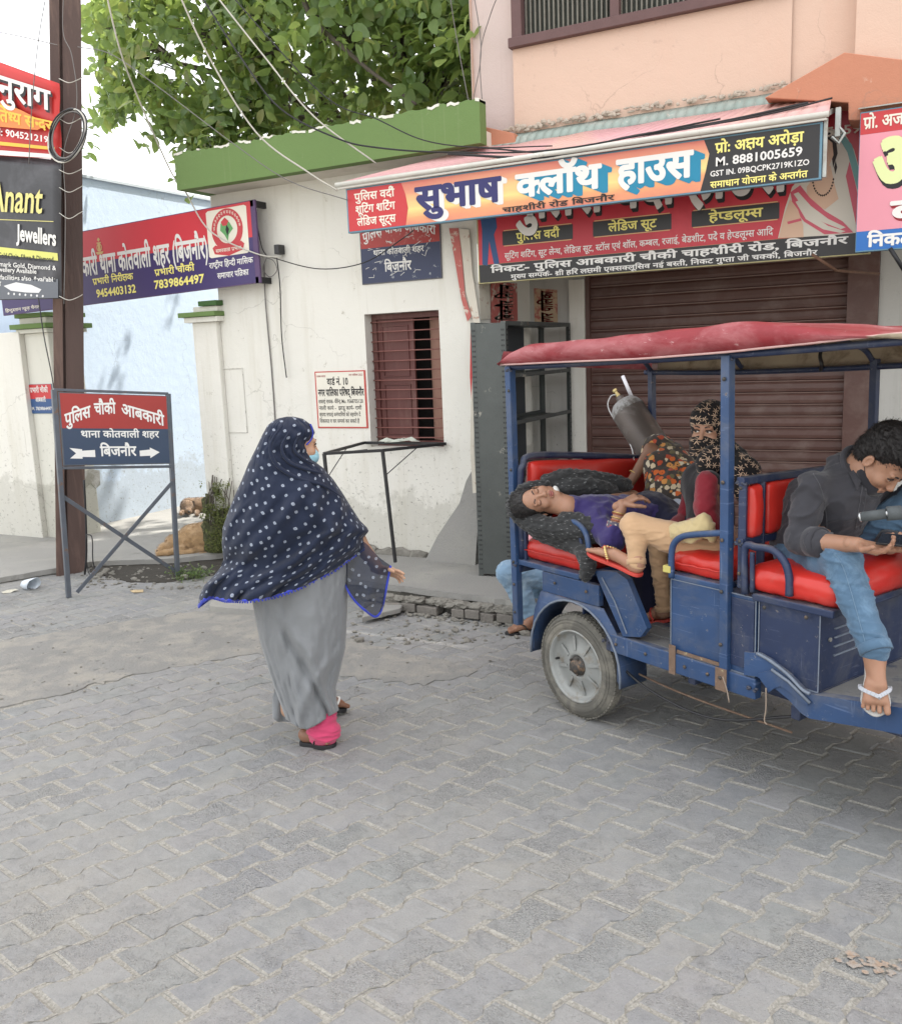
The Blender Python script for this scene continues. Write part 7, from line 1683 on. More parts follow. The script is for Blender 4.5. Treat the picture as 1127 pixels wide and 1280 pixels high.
# body: one continuous figure inside the clothes
hc = WW(370, 556, -.005); hf = unit(crt*.95+va*.30+np.array([0, 0, -.06])); hu = np.array([0, 0, 1.])-crt*.03
hp, hq, hw_ = sculpt_head(hc, hf, hu, .93, neck=WW(362, 592, .01))
S_ = Sculpt(.009); el, wr_ = WW(446, 676, .0), WW(474, 712, .02)
S_.cap(WW(362, 585, .01), WW(360, 610, .0), .05, .06, .03).ell(WW(358, 640, 0), (.17, .10, .16), np.array([crt, va, [0, 0, 1]]), .05).ell(WW(368, 700, 0), (.15, .10, .13), np.array([crt, va, [0, 0, 1]]), .05)
S_.chain([WW(412, 618, 0), el, wr_], [.05, .040, .026], .02).chain([WW(318, 620, .0), WW(300, 680, .08), WW(330, 700, .15)], [.05, .04, .03], .02)
S_.chain([WW(350, 715, 0), WW(362, 810, .02), WW(360, 888, .05)], [.09, .06, .035], .03).chain([WW(395, 715, 0), WW(402, 810, -.03), WW(398, 905, -.02)], [.09, .06, .036], .03)
bp, bq = S_.mesh(); hd = hand(wr_, crt*.80+np.array([0, 0, -.18])-va*.35, -np.array([0, 0, 1.])*.6-va*.75, -1, .16, .150, fan=.05)
obj_of('body', [(hp, hq), (bp, bq), hd], [SK_L], wo)
# mask with its ear loop
MSK = cloth_mat('mask_blue', (.28, .52, .62), 700, .7); S_ = Sculpt(.0034); r_, f_, u_ = basis(hf, hu); R_ = np.array([r_, f_, u_])
S_.ell(hw_(0, .050, -.058), (.054, .058, .046), R_, .01); P, Q = S_.mesh(); P = folds(P, Q, .0022, 30, (1, 1, 3), R_, 3); obj_of('face_mask', [(P, Q)], [MSK], wo)
MB().tube(spline([hw_(-.052, .05, -.040), hw_(-.070, .01, -.02), hw_(-.078, -.015, .005)], 5), .0014, 5).build('ear_loop', PWH, wo); MB().tube(spline([hw_(.052, .05, -.040), hw_(.070, .01, -.02), hw_(.078, -.015, .005)], 5), .0014, 5).build('ear_loop', PWH, wo)
eyes(hw_, wo, .93, lid=SK_L)
# trousers cuff and sandals
PKC = cloth_mat('pink_cloth', (.58, .06, .15), 500, .8); S_ = Sculpt(.0045)
S_.cap(WW(406, 894, -.03), WW(403, 912, -.03), .052, .066, .03).cap(WW(398, 918, -.02), WW(412, 915, -.04), .046, .046, .03); P, Q = S_.mesh(); P = folds(P, Q, .011, 22, (.35, .35, 2.2), None, 5, amp2=.004, sc2=40); obj_of('trouser_cuff', [(P, Q)], [PKC], wo)
SBL = mat('black_rubber', (.022, .022, .024), .6, .3, 30)
hl, te = onz(377, 930), onz(418, 934); hl[2] = te[2] = .022; ft = foot(WW(397, 917, -.02), hl, te, (0, 0, 1), -1); obj_of('foot', [(ft[0], ft[1])], [SK_D], wo); sandal('sandal', None, hl, te, (0, 0, 1), -1, SBL, SBL, wo, .022)
h2, t2 = WW(412, 893, .12), WW(428, 888, .16); h2[2] = .06; t2[2] = .012
h2, t2 = P0+crt*.02+va*.28+np.array([0, 0, .07]), P0+crt*.17+va*.37+np.array([0, 0, .025]); ft = foot(h2+np.array([0, 0, .10]), h2, t2, (0, 0, 1), 1); obj_of('foot', [(ft[0], ft[1])], [SK_D], wo); sandal('sandal', None, h2, t2, (0, 0, 1), 1, SBL, PWH, wo, .02)
Z3 = np.array([0, 0, 1.])
def R_of(right): r = unit(right); f = unit(np.cross(Z3, r)); return np.array([r, f, np.cross(r, f)])
JEAN = cloth_mat('blue_jeans', (.080, .145, .225), 500, .85, .12, .25, extra=(.16, .26, .37)); JEAN_SHADE = cloth_mat('shaded_jeans', (.022, .035, .070), 500, .85, .15, .2)
SHIRT = cloth_mat('charcoal_shirt', (.040, .040, .048), 600, .75, .2)
# ---------------- the driver looking at his phone
q = rk(1018, 690, .36); dr = thing('person', 'man in charcoal shirt and blue jeans on the front seat, looking at a phone', 'person', tuple(q))
shR, shL = rk(1018, 607, .15), rk(1096, 603, .46); pel = rk(1016, 684, .34); nk = rk(1062, 582, .33); ch = (shR+shL)/2; lat = unit(shL-shR); Rb = R_of(lat)
elR, wrR = rk(997, 676, .08), rk(1072, 681, .02); elL, wrL = rk(1108, 668, .58), rk(1112, 684, .22)
hc = rk(1105, 576, .33); hf = unit(FV*.60-Z3*.80-LV*.10); hu = unit(FV*.80+Z3*.60)
hp, hq, hw_ = sculpt_head(hc, hf, hu, 1.0, neck=nk+np.array([0, 0, -.01]))
S_ = Sculpt(.008); S_.cap(nk, ch-Z3*.02, .050, .06, .02).ell((ch*.6+pel*.4), (.155, .10, .14), Rb, .05).ell(pel, (.15, .12, .12), Rb, .05)
S_.chain([shR, elR, wrR], [.052, .040, .027], .02).chain([shL, elL, wrL], [.05, .04, .027], .02)
hipR, knR, anR = rk(1012, 702, .24), rk(1052, 702, .06), rk(1093, 817, -.03); hipL, knL, anL = rk(1040, 700, .46), rk(1150, 622, .50), rk(1165, 745, .45)
S_.chain([hipR, knR, anR], [.075, .048, .033], .02).chain([hipL, knL, anL], [.075, .048, .033], .02)
bp, bq = S_.mesh()
vC = unit([hc[0], hc[1], 0]); heel = anR+vC*.045-Z3*.030; toe = heel-vC*.095+crt*.012-Z3*.172; foot_up = Z3*.30-vC*.95
ft = foot(anR-Z3*.0, heel, toe, foot_up, -1, k=.92, shin=knR-anR); 
hdR = hand(wrR, unit(FV*.92-Z3*.05+LV*.05), Z3*.8-LV*.2, 1, .42, .17, thumb=.8); hdL = hand(wrL, unit(FV*.5-LV*.6+Z3*.1), Z3, -1, .6, .165)
bodyo = obj_of('body', [(hp, hq), (bp, bq), (ft[0], ft[1]), hdR, hdL], [SK_M], dr)
sandal('flip_flop', None, heel, toe, foot_up, -1, mat('pale_rubber', (.45, .44, .42), .6, .1, 20), mat('strap_grey', (.42, .44, .48), .5, .1, 20), dr, .018, strap_w=.014)
eyes(hw_, dr, 1.0, (0, -.3))
S_ = Sculpt(.005); r_, f_, u_ = basis(hf, hu); Rh = np.array([r_, f_, u_]); S_.ell(hw_(0, -.030, .055), (.086, .098, .086), Rh, .02).ell(hw_(0, -.055, .0), (.080, .066, .080), Rh, .02).ell(hw_(0, .045, .100), (.068, .055, .034), Rh, .03).ell(hw_(-.02, .072, .088), (.045, .034, .026), Rh, .02)
for k in range(70):
    a_ = k*2.4; rr_ = .03+.06*((k*.37) % 1); c0 = hw_(math.cos(a_)*rr_, -.01+math.sin(a_)*rr_*1.1, .120-.35*rr_*rr_*10); S_.cap(c0, c0+unit((hw_(math.cos(a_+1), math.sin(a_+1)+.6, -.4)-hw_(0, 0, 0)))*.026, .011, .005, .006)
P, Q = S_.mesh(); P = folds(P, Q, .0055, 60, (1, 1, 1), Rh*np.array([[1.], [.35], [1.]]), 3, amp2=.003, sc2=130); hair_o = obj_of('hair', [(P, Q)], [HAIR], dr)
def strands(P, Q, n, comb, L, r_, par, seed=1, keep=None, m=HAIR, name='hair_strands'):
    Nn = normals_of(P, Q); rs = random.Random(seed); mb = MB()
    for _ in range(n):
        i = rs.randrange(len(P)); p, nn = P[i], Nn[i]
        if keep is not None and not keep(p): continue
        t_ = comb-nn*(comb@nn); t_ = unit(t_+np.array([rs.gauss(0, .25) for _ in range(3)])); l = L*rs.uniform(.6, 1.3)
        mb.tube([p-nn*.002, p+t_*l*.4+nn*.004, p+t_*l*.75+nn*.0045, p+t_*l-nn*.001], [r_, r_, r_*.8, r_*.3], 3, cap=False)
    tag(mb.build(name, m, par, smooth=True, fix=False), kind='stuff')
strands(P, Q, 2600, unit(hf*.8-hu*.15-np.array([0, 0, .4])), .015, .0008, hair_o)
S_ = Sculpt(.0034); S_.ell(hw_(0, .036, -.090), (.058, .058, .042), Rh, .01).cap(hw_(-.046, .012, -.068), hw_(-.02, .062, -.088), .027, .030, .01).cap(hw_(.046, .012, -.068), hw_(.02, .062, -.088), .027, .030, .01); P, Q = S_.mesh(); P = folds(P, Q, .002, 30, (1, 1, 3), Rh, 3); obj_of('face_mask', [(P, Q)], [cloth_mat('mask_black', (.022, .022, .028), 700)], dr)
MB().tube(spline([hw_(.050, .045, -.075), hw_(.068, .015, -.05), hw_(.080, -.010, -.028)], 5), .0014, 5).build('ear_loop', BLK, dr); MB().tube(spline([hw_(-.050, .045, -.075), hw_(-.068, .015, -.05), hw_(-.080, -.010, -.028)], 5), .0014, 5).build('ear_loop', BLK, dr)
# shirt
vC0 = unit([*rk(1060, 620, .2)[:2], 0])
S_ = Sculpt(.006); mid = ch*.5+pel*.5
S_.ell(ch-Z3*.05, (.145, .100, .11), Rb, .05).ell(mid+FV*.01, (.138, .110, .13), Rb, .06).ell(pel+Z3*.02, (.155, .125, .09), Rb, .06)
S_.cap(nk-Z3*.012-FV*.01, ch-Z3*.02, .063, .085, .04).cap(nk-Z3*.02-FV*.03, (shR+shL)/2-FV*.03, .060, .075, .04).cap(shR, shL, .050, .050, .04)
S_.chain([shR+Z3*.0, shR*.45+elR*.55-LV*.01, elR, elR*.62+wrR*.38], [.056, .052, .050, .049], .02).chain([shL, elL, elL*.5+wrL*.5], [.054, .050, .045], .02)
back = rk(1008, 630, .30); S_.cap(back, pel-FV*.03, .10, .12, .06)
P, Q = S_.mesh(); P = folds(P, Q, .014, 9, (1, 1, 2.0), np.array([unit(FV+Z3*.6), LV, unit(Z3-FV*.6)]), 4.2, amp2=.003, sc2=30, sharp=True); SHP, SHQ = P, Q; shirt = obj_of('shirt', [(P, Q)], [SHIRT], dr)
cuffc = elR*.60+wrR*.40; cd_ = unit(wrR-elR); MB().lathe([(.050, -.05), (.0565, -.045), (.057, 0), (.0525, .004), (.044, .0)], cuffc, tuple(cd_), 24).build('cuff', SHIRT, shirt, smooth=True)
na = unit(hc-nk+FV*.0); X_, Y_, _z = frame_of(na); cc_ = nk+na*.022-FV*.004
MB().tube([cc_+(X_*math.cos(a_)+Y_*math.sin(a_))*.066+na*(.008*math.sin(a_*2)) for a_ in [2*math.pi*i/28 for i in range(28)]], .0115, 8, closed=True).build('collar', SHIRT, shirt, smooth=True)
# placket, buttons, pocket and seams laid on the cloth itself
from mathutils.bvhtree import BVHTree
def on_mesh(P, Q):
    bv = BVHTree.FromPolygons([tuple(p) for p in P], Q)
    def f(x, y, lift=.001):
        d = Vector(ray(x, y)).normalized(); h = bv.ray_cast(Vector(CP), d); return None if h[0] is None else np.array(h[0])+np.array(h[1])*lift
    return f
def line_on(f, pts, r, name, m, parent, n=6):
    P_ = [f(*p) for p in spline([np.array(p, float) for p in pts], n)]; P_ = [p for p in P_ if p is not None]
    if len(P_) > 2: return MB().tube(P_, r, 5).build(name, m, parent, smooth=True)
fs_ = on_mesh(SHP, SHQ); SEAM = cloth_mat('shirt_seam', (.075, .075, .085), 500)
line_on(fs_, [(1078, 604), (1075, 622), (1072, 640), (1069, 660)], .0018, 'placket', SEAM, shirt); line_on(fs_, [(1084, 606), (1081, 624), (1078, 642), (1075, 660)], .0012, 'placket', SEAM, shirt)
for x, y in ((1081, 612), (1078, 629), (1075, 646)):
    p = fs_(x, y, .001)
    if p is not None: MB().lathe([(.0045, 0), (.0045, .002), (.0005, .0025)], p, tuple(-vC0), 10).build('button', SEAM, shirt, smooth=True)
line_on(fs_, [(1016, 592), (1024, 606), (1030, 628), (1033, 652), (1032, 668)], .0016, 'armhole_seam', SEAM, shirt)
c1f = [nk+na*.028+X_*0]; fp = [fs_(1060, 592, .006), fs_(1070, 612, .010), fs_(1076, 600, .010), fs_(1070, 584, .010)]
if all(p is not None for p in fp): MB().prism(fp, unit(fp[0]-CP)*-.004).build('collar_flap', SHIRT, shirt, bevel=.001)
pl_ = [rk(1066, 602, .12), rk(1070, 625, .10), rk(1068, 650, .10), rk(1062, 668, .11)]
# jeans
S_ = Sculpt(.006); S_.ell(pel-Z3*.02, (.17, .14, .11), Rb, .05).chain([hipR, hipR*.4+knR*.6, knR, knR*.55+anR*.45, anR+Z3*.01], [.092, .078, .065, .057, .050], .02).chain([hipL, knL, anL], [.100, .074, .05], .03)
P, Q = S_.mesh()
dk = unit(anR-knR); P = folds(P, Q, .0085, 15, (.6, .6, 1.9), None, 1.5, amp2=.0025, sc2=45, sharp=True); jo = obj_of('jeans', [(P, Q)], [JEAN, JEAN_SHADE], dr, matfn=lambda C_: (((C_-pel)@LV > .10+.0*C_[:, 0]) & ((C_-pel)@FV > .0)).astype(int))  # far leg takes a darker copy of the denim, shade put into its colour
MB().lathe([(.049, -.018), (.055, -.016), (.055, .016), (.049, .018), (.042, .0)], anR+Z3*.022, tuple(dk), 24).build('cuff', JEAN, jo, smooth=True)
fj = on_mesh(P, Q); THR = mat('seam_thread', (.14, .22, .31), .8); line_on(fj, [(1040, 690), (1052, 706), (1062, 735), (1072, 770), (1082, 806)], .0014, 'seam', THR, jo)
# the phone in his hands
ph = thing('mobile_phone', 'dark mobile phone held in the hands of the man on the front seat', 'phone', tuple(rk(1118, 674, .08)))
pc = wrR+FV*.135+Z3*.030+LV*.03; a_, b__, c__ = unit(FV+LV*.3)*.072, unit(LV-FV*.3+Z3*.35)*.036, None; c__ = unit(np.cross(a_, b__))*.0042
MB().hexa([pc-a_-b__-c__, pc+a_-b__-c__, pc+a_+b__-c__, pc-a_+b__-c__, pc-a_-b__+c__, pc+a_-b__+c__, pc+a_+b__+c__, pc-a_+b__+c__]).build('case', mat('phone_black', (.012, .013, .016), .25, .1, 9, spec=.6), ph, bevel=.002)
MB().add([pc+c__*1.06-a_*.94-b__*.92, pc+c__*1.06+a_*.94-b__*.92, pc+c__*1.06+a_*.94+b__*.92, pc+c__*1.06-a_*.94+b__*.92], [[0, 1, 2, 3]]).build('screen', mat('phone_glass', (.02, .025, .035), .08, .1, 9, spec=.8), ph)

# ---------------- the woman on the middle bench, turned to the camera
MARO = cloth_mat('maroon_cloth', (.19, .012, .022), 500, .8, .25); CRM = cloth_mat('cream_cloth', (.50, .325, .19), 500, .85, .2); CRY = cloth_mat('pale_yellow_cloth', (.50, .40, .21), 500, .85, .25)
BLV = cloth_mat('black_vest', (.010, .009, .012), 500, .85, .2)
def printed(name, base, cols, scale, thr=.42, leafy=False):
    m, t, b = nt(name); co = coord(t, 'Object'); vo = N(t, 'ShaderNodeTexVoronoi'); vo.inputs['Scale'].default_value = scale; t.links.new(co, vo.inputs['Vector'])
    nz = N(t, 'ShaderNodeTexNoise'); nz.inputs['Scale'].default_value = scale*1.7; t.links.new(co, nz.inputs['Vector']); d = math_n(t, 'ADD', vo.outputs['Distance'], math_n(t, 'MULTIPLY', math_n(t, 'SUBTRACT', nz.outputs['Fac'], .5), .55))
    cr = N(t, 'ShaderNodeValToRGB'); cr.color_ramp.interpolation = 'CONSTANT'; e = cr.color_ramp.elements; e[0].position = 0; e[0].color = cols[0]+(1,); e[1].position = 1; e[1].color = cols[-1]+(1,)
    for i, c in enumerate(cols[1:-1]): q = e.new((i+1)/(len(cols)-1)); q.color = c+(1,)
    s = N(t, 'ShaderNodeSeparateColor'); t.links.new(vo.outputs['Color'], s.inputs[0]); t.links.new(s.outputs[0], cr.inputs[0]); k = ramp(t, d, thr-.02, thr+.02, (1, 1, 1, 1), (0, 0, 0, 1)); c0 = mixc(t, k, base, cr.outputs[0])
    k2 = ramp(t, d, .10, .13, (1, 1, 1, 1), (0, 0, 0, 1)); c0 = mixc(t, k2, c0, (.03, .02, .03) if not leafy else (.05, .03, .02)); t.links.new(c0, b.inputs['Base Color']); b.inputs['Roughness'].default_value = .82; b.inputs['Sheen Weight'].default_value = .2; b.inputs['Specular IOR Level'].default_value = .2
    bump(t, b, noise_n(t, coord(t, 'World'), 420, 3), .2, .003); return m
def starry(name):
    """black cloth printed with small pale leaf stars"""
    m, t, b = nt(name); co = coord(t, 'World', (1, 1, 1)); vo = N(t, 'ShaderNodeTexVoronoi'); vo.inputs['Scale'].default_value = 30; vo.inputs['Randomness'].default_value = .55; t.links.new(co, vo.inputs['Vector'])
    mp = N(t, 'ShaderNodeVectorMath'); mp.operation = 'SUBTRACT'; t.links.new(co, mp.inputs[0]); sc = N(t, 'ShaderNodeVectorMath'); sc.operation = 'SCALE'; sc.inputs['Scale'].default_value = 1.0; t.links.new(vo.outputs['Position'], sc.inputs[0]); t.links.new(sc.outputs[0], mp.inputs[1])
    dt = N(t, 'ShaderNodeVectorMath'); dt.operation = 'DOT_PRODUCT'; t.links.new(mp.outputs[0], dt.inputs[0]); dt.inputs[1].default_value = tuple(crt); s2 = N(t, 'ShaderNodeSeparateXYZ'); t.links.new(mp.outputs[0], s2.inputs[0])
    x, y = dt.outputs['Value'], s2.outputs['Z']; ang = math_n(t, 'ARCTAN2', y, x); lobes = math_n(t, 'ABSOLUTE', math_n(t, 'SINE', math_n(t, 'MULTIPLY', ang, 3.0))); r = math_n(t, 'SQRT', math_n(t, 'ADD', math_n(t, 'MULTIPLY', x, x), math_n(t, 'MULTIPLY', y, y)))
    star = math_n(t, 'LESS_THAN', r, math_n(t, 'MULTIPLY', math_n(t, 'POWER', math_n(t, 'SUBTRACT', 1.0, lobes), 1.0), .0155)); c0 = mixc(t, star, (.010, .009, .010), (.48, .34, .24)); t.links.new(c0, b.inputs['Base Color']); b.inputs['Roughness'].default_value = .8; b.inputs['Sheen Weight'].default_value = .1; b.inputs['Specular IOR Level'].default_value = .2; return m
STAR = starry('black_star_print')
sw = thing('person', 'seated woman with black printed scarf over her face, maroon sleeves and cream trousers', 'person', tuple(rk(890, 700, .32)))
vW = unit([*rk(885, 540, .38)[:2], 0]); hc = rk(885, 537, .38); hf = unit(-vW*.90-crt*.42-Z3*.03); hu = unit(Z3+crt*.06)
pel = rk(897, 690, .32); nk = rk(892, 585, .37); shN, shF = rk(886, 602, .22), rk(873, 598, .52); elN, wrN = rk(886, 657, .15), rk(845, 660, .24); elF, wrF = rk(858, 650, .50), rk(838, 664, .34)
kN, aN = rk(791, 656, .0), rk(795, 706, -.04); kF, aF = rk(822, 672, .30), rk(830, 764, .30); hN, hF = rk(895, 690, .18), rk(888, 690, .40)
hp, hq, hw_ = sculpt_head(hc, hf, hu, .90, neck=nk, ears=False); S_ = Sculpt(.008); lat = unit(shF-shN); Rb = R_of(lat)
S_.cap(nk, (shN+shF)/2, .05, .08, .03).ell((shN+shF)/2*.5+pel*.5, (.14, .10, .16), Rb, .05).ell(pel, (.15, .12, .11), Rb, .05).chain([shN, elN, wrN], [.045, .035, .024], .02).chain([shF, elF, wrF], [.045, .035, .024], .02).chain([hN, kN, aN], [.06, .038, .026], .02).chain([hF, kF, aF], [.06, .038, .026], .02)
bp, bq = S_.mesh(); heN, toN = rk(800, 716, -.04), rk(738, 687, -.07); heF, toF = rk(838, 772, .34), rk(806, 775, .30)
f1 = foot(aN-Z3*.005, heN, toN, Z3*.9+crt*.35-vW*.35, -1, k=.80); f2_ = foot(aF, heF, toF, Z3, 1, k=.85)
obj_of('body', [(hp, hq), (bp, bq), (f1[0], f1[1]), (f2_[0], f2_[1]), hand(wrN, unit(-FV*.9-Z3*.1), -Z3, 1, .4, .155), hand(wrF, unit(-FV*.7-LV*.3), -Z3, -1, .4, .155)], [SK_M], sw)
eyes(hw_, sw, .90, (.25, .02), lid=SK_L)
RSN = mat('red_sandal', (.52, .06, .045), .5, .1, 20); BEAD = mat('gold_bead', (.62, .48, .20), .35, .1, 30, metal=.5)
sandal('sandal', None, heN, toN, Z3*.9+crt*.35-vW*.35, -1, RSN, RSN, sw, .016, beads=BEAD); sandal('sandal', None, heF, toF, Z3, 1, RSN, RSN, sw, .014)
# head scarf: hood, wrap over nose and mouth, drape over the back
S_ = Sculpt(.0042); r_, f_, u_ = basis(hf, hu); Rh = np.array([r_, f_, u_]); k9 = .9
S_.ell(hw_(0, -.022, .046), (.086, .096, .090), Rh, .01).ell(hw_(0, -.045, -.040), (.082, .080, .10), Rh, .03)
S_.ell(hw_(0, .100, .004), (.052, .055, .0245), Rh, .010, -1)
S_.ell(hw_(0, .028, -.062), (.070, .082, .050), Rh, .014).ell(hw_(0, .0, -.115), (.080, .080, .045), Rh, .03)
P, Q = S_.mesh(); P = folds(P, Q, .005, 26, (1, 1, 1), np.array([Rh[0], Rh[1], Rh[2]*2.2]), 9, amp2=.0015, sc2=60)
S2 = Sculpt(.0055); bk = rk(925, 560, .42); S2.chain([rk(896, 560, .42), rk(912, 572, .40), rk(928, 590, .36), rk(932, 612, .33)], [.062, .062, .066, .06], .03).chain([rk(892, 570, .30), rk(884, 580, .28), rk(880, 592, .30)], [.05, .045, .03], .03)
P2, Q2 = S2.mesh(); P2 = folds(P2, Q2, .009, 13, (1, 1, .45), None, 2, amp2=.003, sc2=30); obj_of('head_scarf', [(P, Q), (P2, Q2)], [STAR], sw)
S_ = Sculpt(.0055); S_.ell((shN+shF)/2-Z3*.03, (.135, .095, .10), Rb, .05).ell((shN+shF)/2*.5+pel*.5, (.13, .105, .17), Rb, .05).cap(shN, shF, .048, .048, .04).cap(nk, (shN+shF)/2, .062, .09, .03); P, Q = S_.mesh(); P = folds(P, Q, .006, 14, (1, 1, .5), None, 6); obj_of('vest', [(P, Q)], [BLV], sw)
S_ = Sculpt(.005); S_.chain([shN+Z3*.0-LV*.012, shN*.45+elN*.55-LV*.022, elN, elN*.5+wrN*.5], [.047, .046, .045, .040], .02); P, Q = S_.mesh(); P = folds(P, Q, .006, 17, (1, 1, 1.3), None, 5, amp2=.003, sc2=40)
S3 = Sculpt(.005); S3.chain([shF, elF, wrF], [.056, .05, .042], .02); P3_, Q3_ = S3.mesh(); P3_ = folds(P3_, Q3_, .006, 17, (1, 1, 1.3), None, 3)
S4 = Sculpt(.0065); S4.ell(pel-Z3*.03+FV*.04, (.17, .13, .085), Rb, .04).cap(pel+FV*.03-Z3*.06, rk(925, 712, .30), .075, .06, .03).cap(rk(925, 700, .22), rk(940, 718, .18), .05, .04, .03); P4, Q4 = S4.mesh(); P4 = folds(P4, Q4, .011, 15, (1, 1, .6), None, 8, amp2=.004, sc2=34)
obj_of('kurta', [(P, Q), (P3_, Q3_), (P4, Q4)], [MARO], sw)
S_ = Sculpt(.0055); S_.ell(pel-Z3*.01, (.15, .13, .10), Rb, .05).chain([hN, hN*.45+kN*.55, kN, kN*.5+aN*.5+FV*.008, aN+Z3*.004], [.080, .070, .055, .047, .038], .012).chain([hF, kF, kF*.5+aF*.5, aF+Z3*.02], [.076, .052, .042, .036], .012); P, Q = S_.mesh(); P = folds(P, Q, .0075, 15, (.6, .6, 1.8), None, 7.7, amp2=.0025, sc2=44, sharp=True); tro = obj_of('trousers', [(P, Q)], [CRM], sw)
for a_, k_ in ((aN, kN), (aF, kF)): MB().lathe([(.038, -.012), (.0435, -.010), (.0435, .012), (.038, .013)], a_+unit(k_-a_)*.012, tuple(unit(k_-a_)), 22).build('cuff', CRM, tro, smooth=True)
S_ = Sculpt(.005); S_.cap(rk(845, 662, .06), rk(880, 658, .06), .026, .040, .03).cap(rk(842, 668, .06), rk(866, 670, .03), .024, .030, .03).cap(rk(878, 652, .06), rk(890, 670, .06), .03, .022, .02); P, Q = S_.mesh(); P = folds(P, Q, .010, 20, (1, .6, 1.6), None, 3.3, amp2=.005, sc2=44); obj_of('lap_cloth', [(P, Q)], [CRY], sw)

# ---------------- the woman lying on the rear bench
PURP = cloth_mat('violet_cloth', (.032, .022, .115), 500, .75, .3); NVY = cloth_mat('navy_skirt', (.012, .013, .035), 500, .85, .2)
m, t, b = nt('black_flecked_cloth'); co = coord(t, 'World', (1, 1, 3.2)); vo = N(t, 'ShaderNodeTexVoronoi'); vo.inputs['Scale'].default_value = 34; t.links.new(co, vo.inputs['Vector']); k_ = ramp(t, math_n(t, 'ADD', vo.outputs['Distance'], math_n(t, 'MULTIPLY', noise_n(t, co, 90, 3), .3)), .30, .36, (1, 1, 1, 1), (0, 0, 0, 1)); t.links.new(mixc(t, math_n(t, 'MULTIPLY', k_, .55), (.018, .019, .020), (.26, .27, .27)), b.inputs['Base Color']); b.inputs['Roughness'].default_value = .8; b.inputs['Sheen Weight'].default_value = .2; FLK = m
lw = thing('person', 'woman in violet kurta and black flecked scarf lying asleep across the rear seat', 'person', tuple(rk(700, 650, .3)))
vL = unit([*rk(680, 620, .15)[:2], 0]); crL = unit(np.cross(vL, Z3)); hc = rk(671, 627, -.03); hu = unit(-crL*.93-LV*.30-Z3*.16); hf = unit(-vL*.88+Z3*.46+crL*.08)
nk = rk(710, 634, .05); chs = rk(746, 646, .18); pel = rk(812, 648, .48); lax = unit(pel-chs)
hp, hq, hw_ = sculpt_head(hc, hf, hu, .95, neck=nk, closed=True)
elb, wr_ = rk(766, 674, .07), rk(777, 630, .12); shn = rk(744, 654, .10); S_ = Sculpt(.008)
Rt = np.array([lax, unit(np.cross(Z3, lax)), unit(np.cross(lax, unit(np.cross(Z3, lax))))])
S_.cap(nk, chs, .05, .06, .02).ell(chs, (.10, .11, .070), Rt, .04).ell(chs*.5+pel*.5, (.13, .10, .07), Rt, .05).ell(pel, (.11, .12, .08), Rt, .05).chain([shn, elb, wr_], [.05, .038, .025], .02).chain([chs+Z3*.06+LV*.1, rk(790, 622, .50), rk(812, 628, .50)], [.040, .035, .024], .02)
kn1, kn2 = rk(858, 672, .48), rk(862, 664, .66); an1, an2 = rk(846, 772, .48), rk(852, 768, .66); S_.chain([pel, kn1, an1], [.075, .045, .03], .02).chain([pel, kn2, an2], [.075, .045, .03], .02)
bp, bq = S_.mesh(); hdd = hand(wr_, unit(crL*.80+Z3*.42+LV*.2), unit(-Z3*.8+crL*.3-vL*-.2), -1, .45, .155); hd2 = hand(rk(812, 628, .50), unit(-LV*.5+crL*.6-Z3*.2), -Z3, 1, .3, .15)
obj_of('body', [(hp, hq), (bp, bq), hdd, hd2], [SK_M, LIP], lw)
for s_ in (-1, 1):      # closed lids with lashes, eyebrows
    c = hw_(s_*.030, .0725, .0); S_ = Sculpt(.0022); S_.ell(c, (.0155, .0150, .0115), np.array([basis(hf, hu)[0], basis(hf, hu)[1], basis(hf, hu)[2]]), .004); P, Q = S_.mesh(); e_ = obj_of('eyelid', [(P, Q)], [SK_M], lw)
    r_, f_, u_ = basis(hf, hu); MB().tube([c+r_*(.0135*math.cos(a_))*1.0-u_*(.0048*math.sin(a_))+f_*(.005+.0105*math.sin(a_)) for a_ in [math.pi*i/8 for i in range(9)]], .0011, 5).build('lashes', LASH, e_, smooth=True)
    MB().tube(spline([hw_(s_*.013, .0885, .0195), hw_(s_*.030, .0890, .0265), hw_(s_*.046, .076, .0205)], 4), [.0026]*4+[.0024]*3+[.0015]*2, 6).build('eyebrow', HAIR, lw, smooth=True)
MB().tube(spline([hw_(-.021, .091, -.064), hw_(0, .0985, -.0615), hw_(.021, .091, -.064)], 5), [.001, .0025, .004, .0048, .005, .005, .005, .0048, .004, .0025, .001], 6).tube(spline([hw_(-.018, .090, -.069), hw_(0, .0965, -.0730), hw_(.018, .090, -.069)], 5), [.001, .003, .0046, .0054, .006, .006, .006, .0054, .0046, .003, .001], 6).build('lips', LIP, lw, smooth=True)
S_ = Sculpt(.004); Rh = np.array(basis(hf, hu)); S_.ell(hw_(0, -.026, .052), (.082, .098, .086), Rh, .01).ell(hw_(0, -.05, -.01), (.082, .075, .09), Rh, .02).ell(hw_(0, .078, .022), (.054, .052, .055), Rh, .012, -1); P, Q = S_.mesh(); P = folds(P, Q, .003, 50, (1, 1, 1), Rh*np.array([[1.], [.3], [1.]]), 3, amp2=.0015, sc2=140); ho_ = obj_of('hair', [(P, Q)], [HAIR], lw); strands(P, Q, 1500, unit(hu*.7-hf*.2), .018, .0006, ho_, 4)
# white mask pulled under her chin
S_ = Sculpt(.003); S_.ell(hw_(0, .040, -.100), (.050, .044, .020), Rh, .01); P, Q = S_.mesh(); obj_of('face_mask', [(P, Q)], [cloth_mat('mask_white', (.62, .62, .60), 600)], lw)
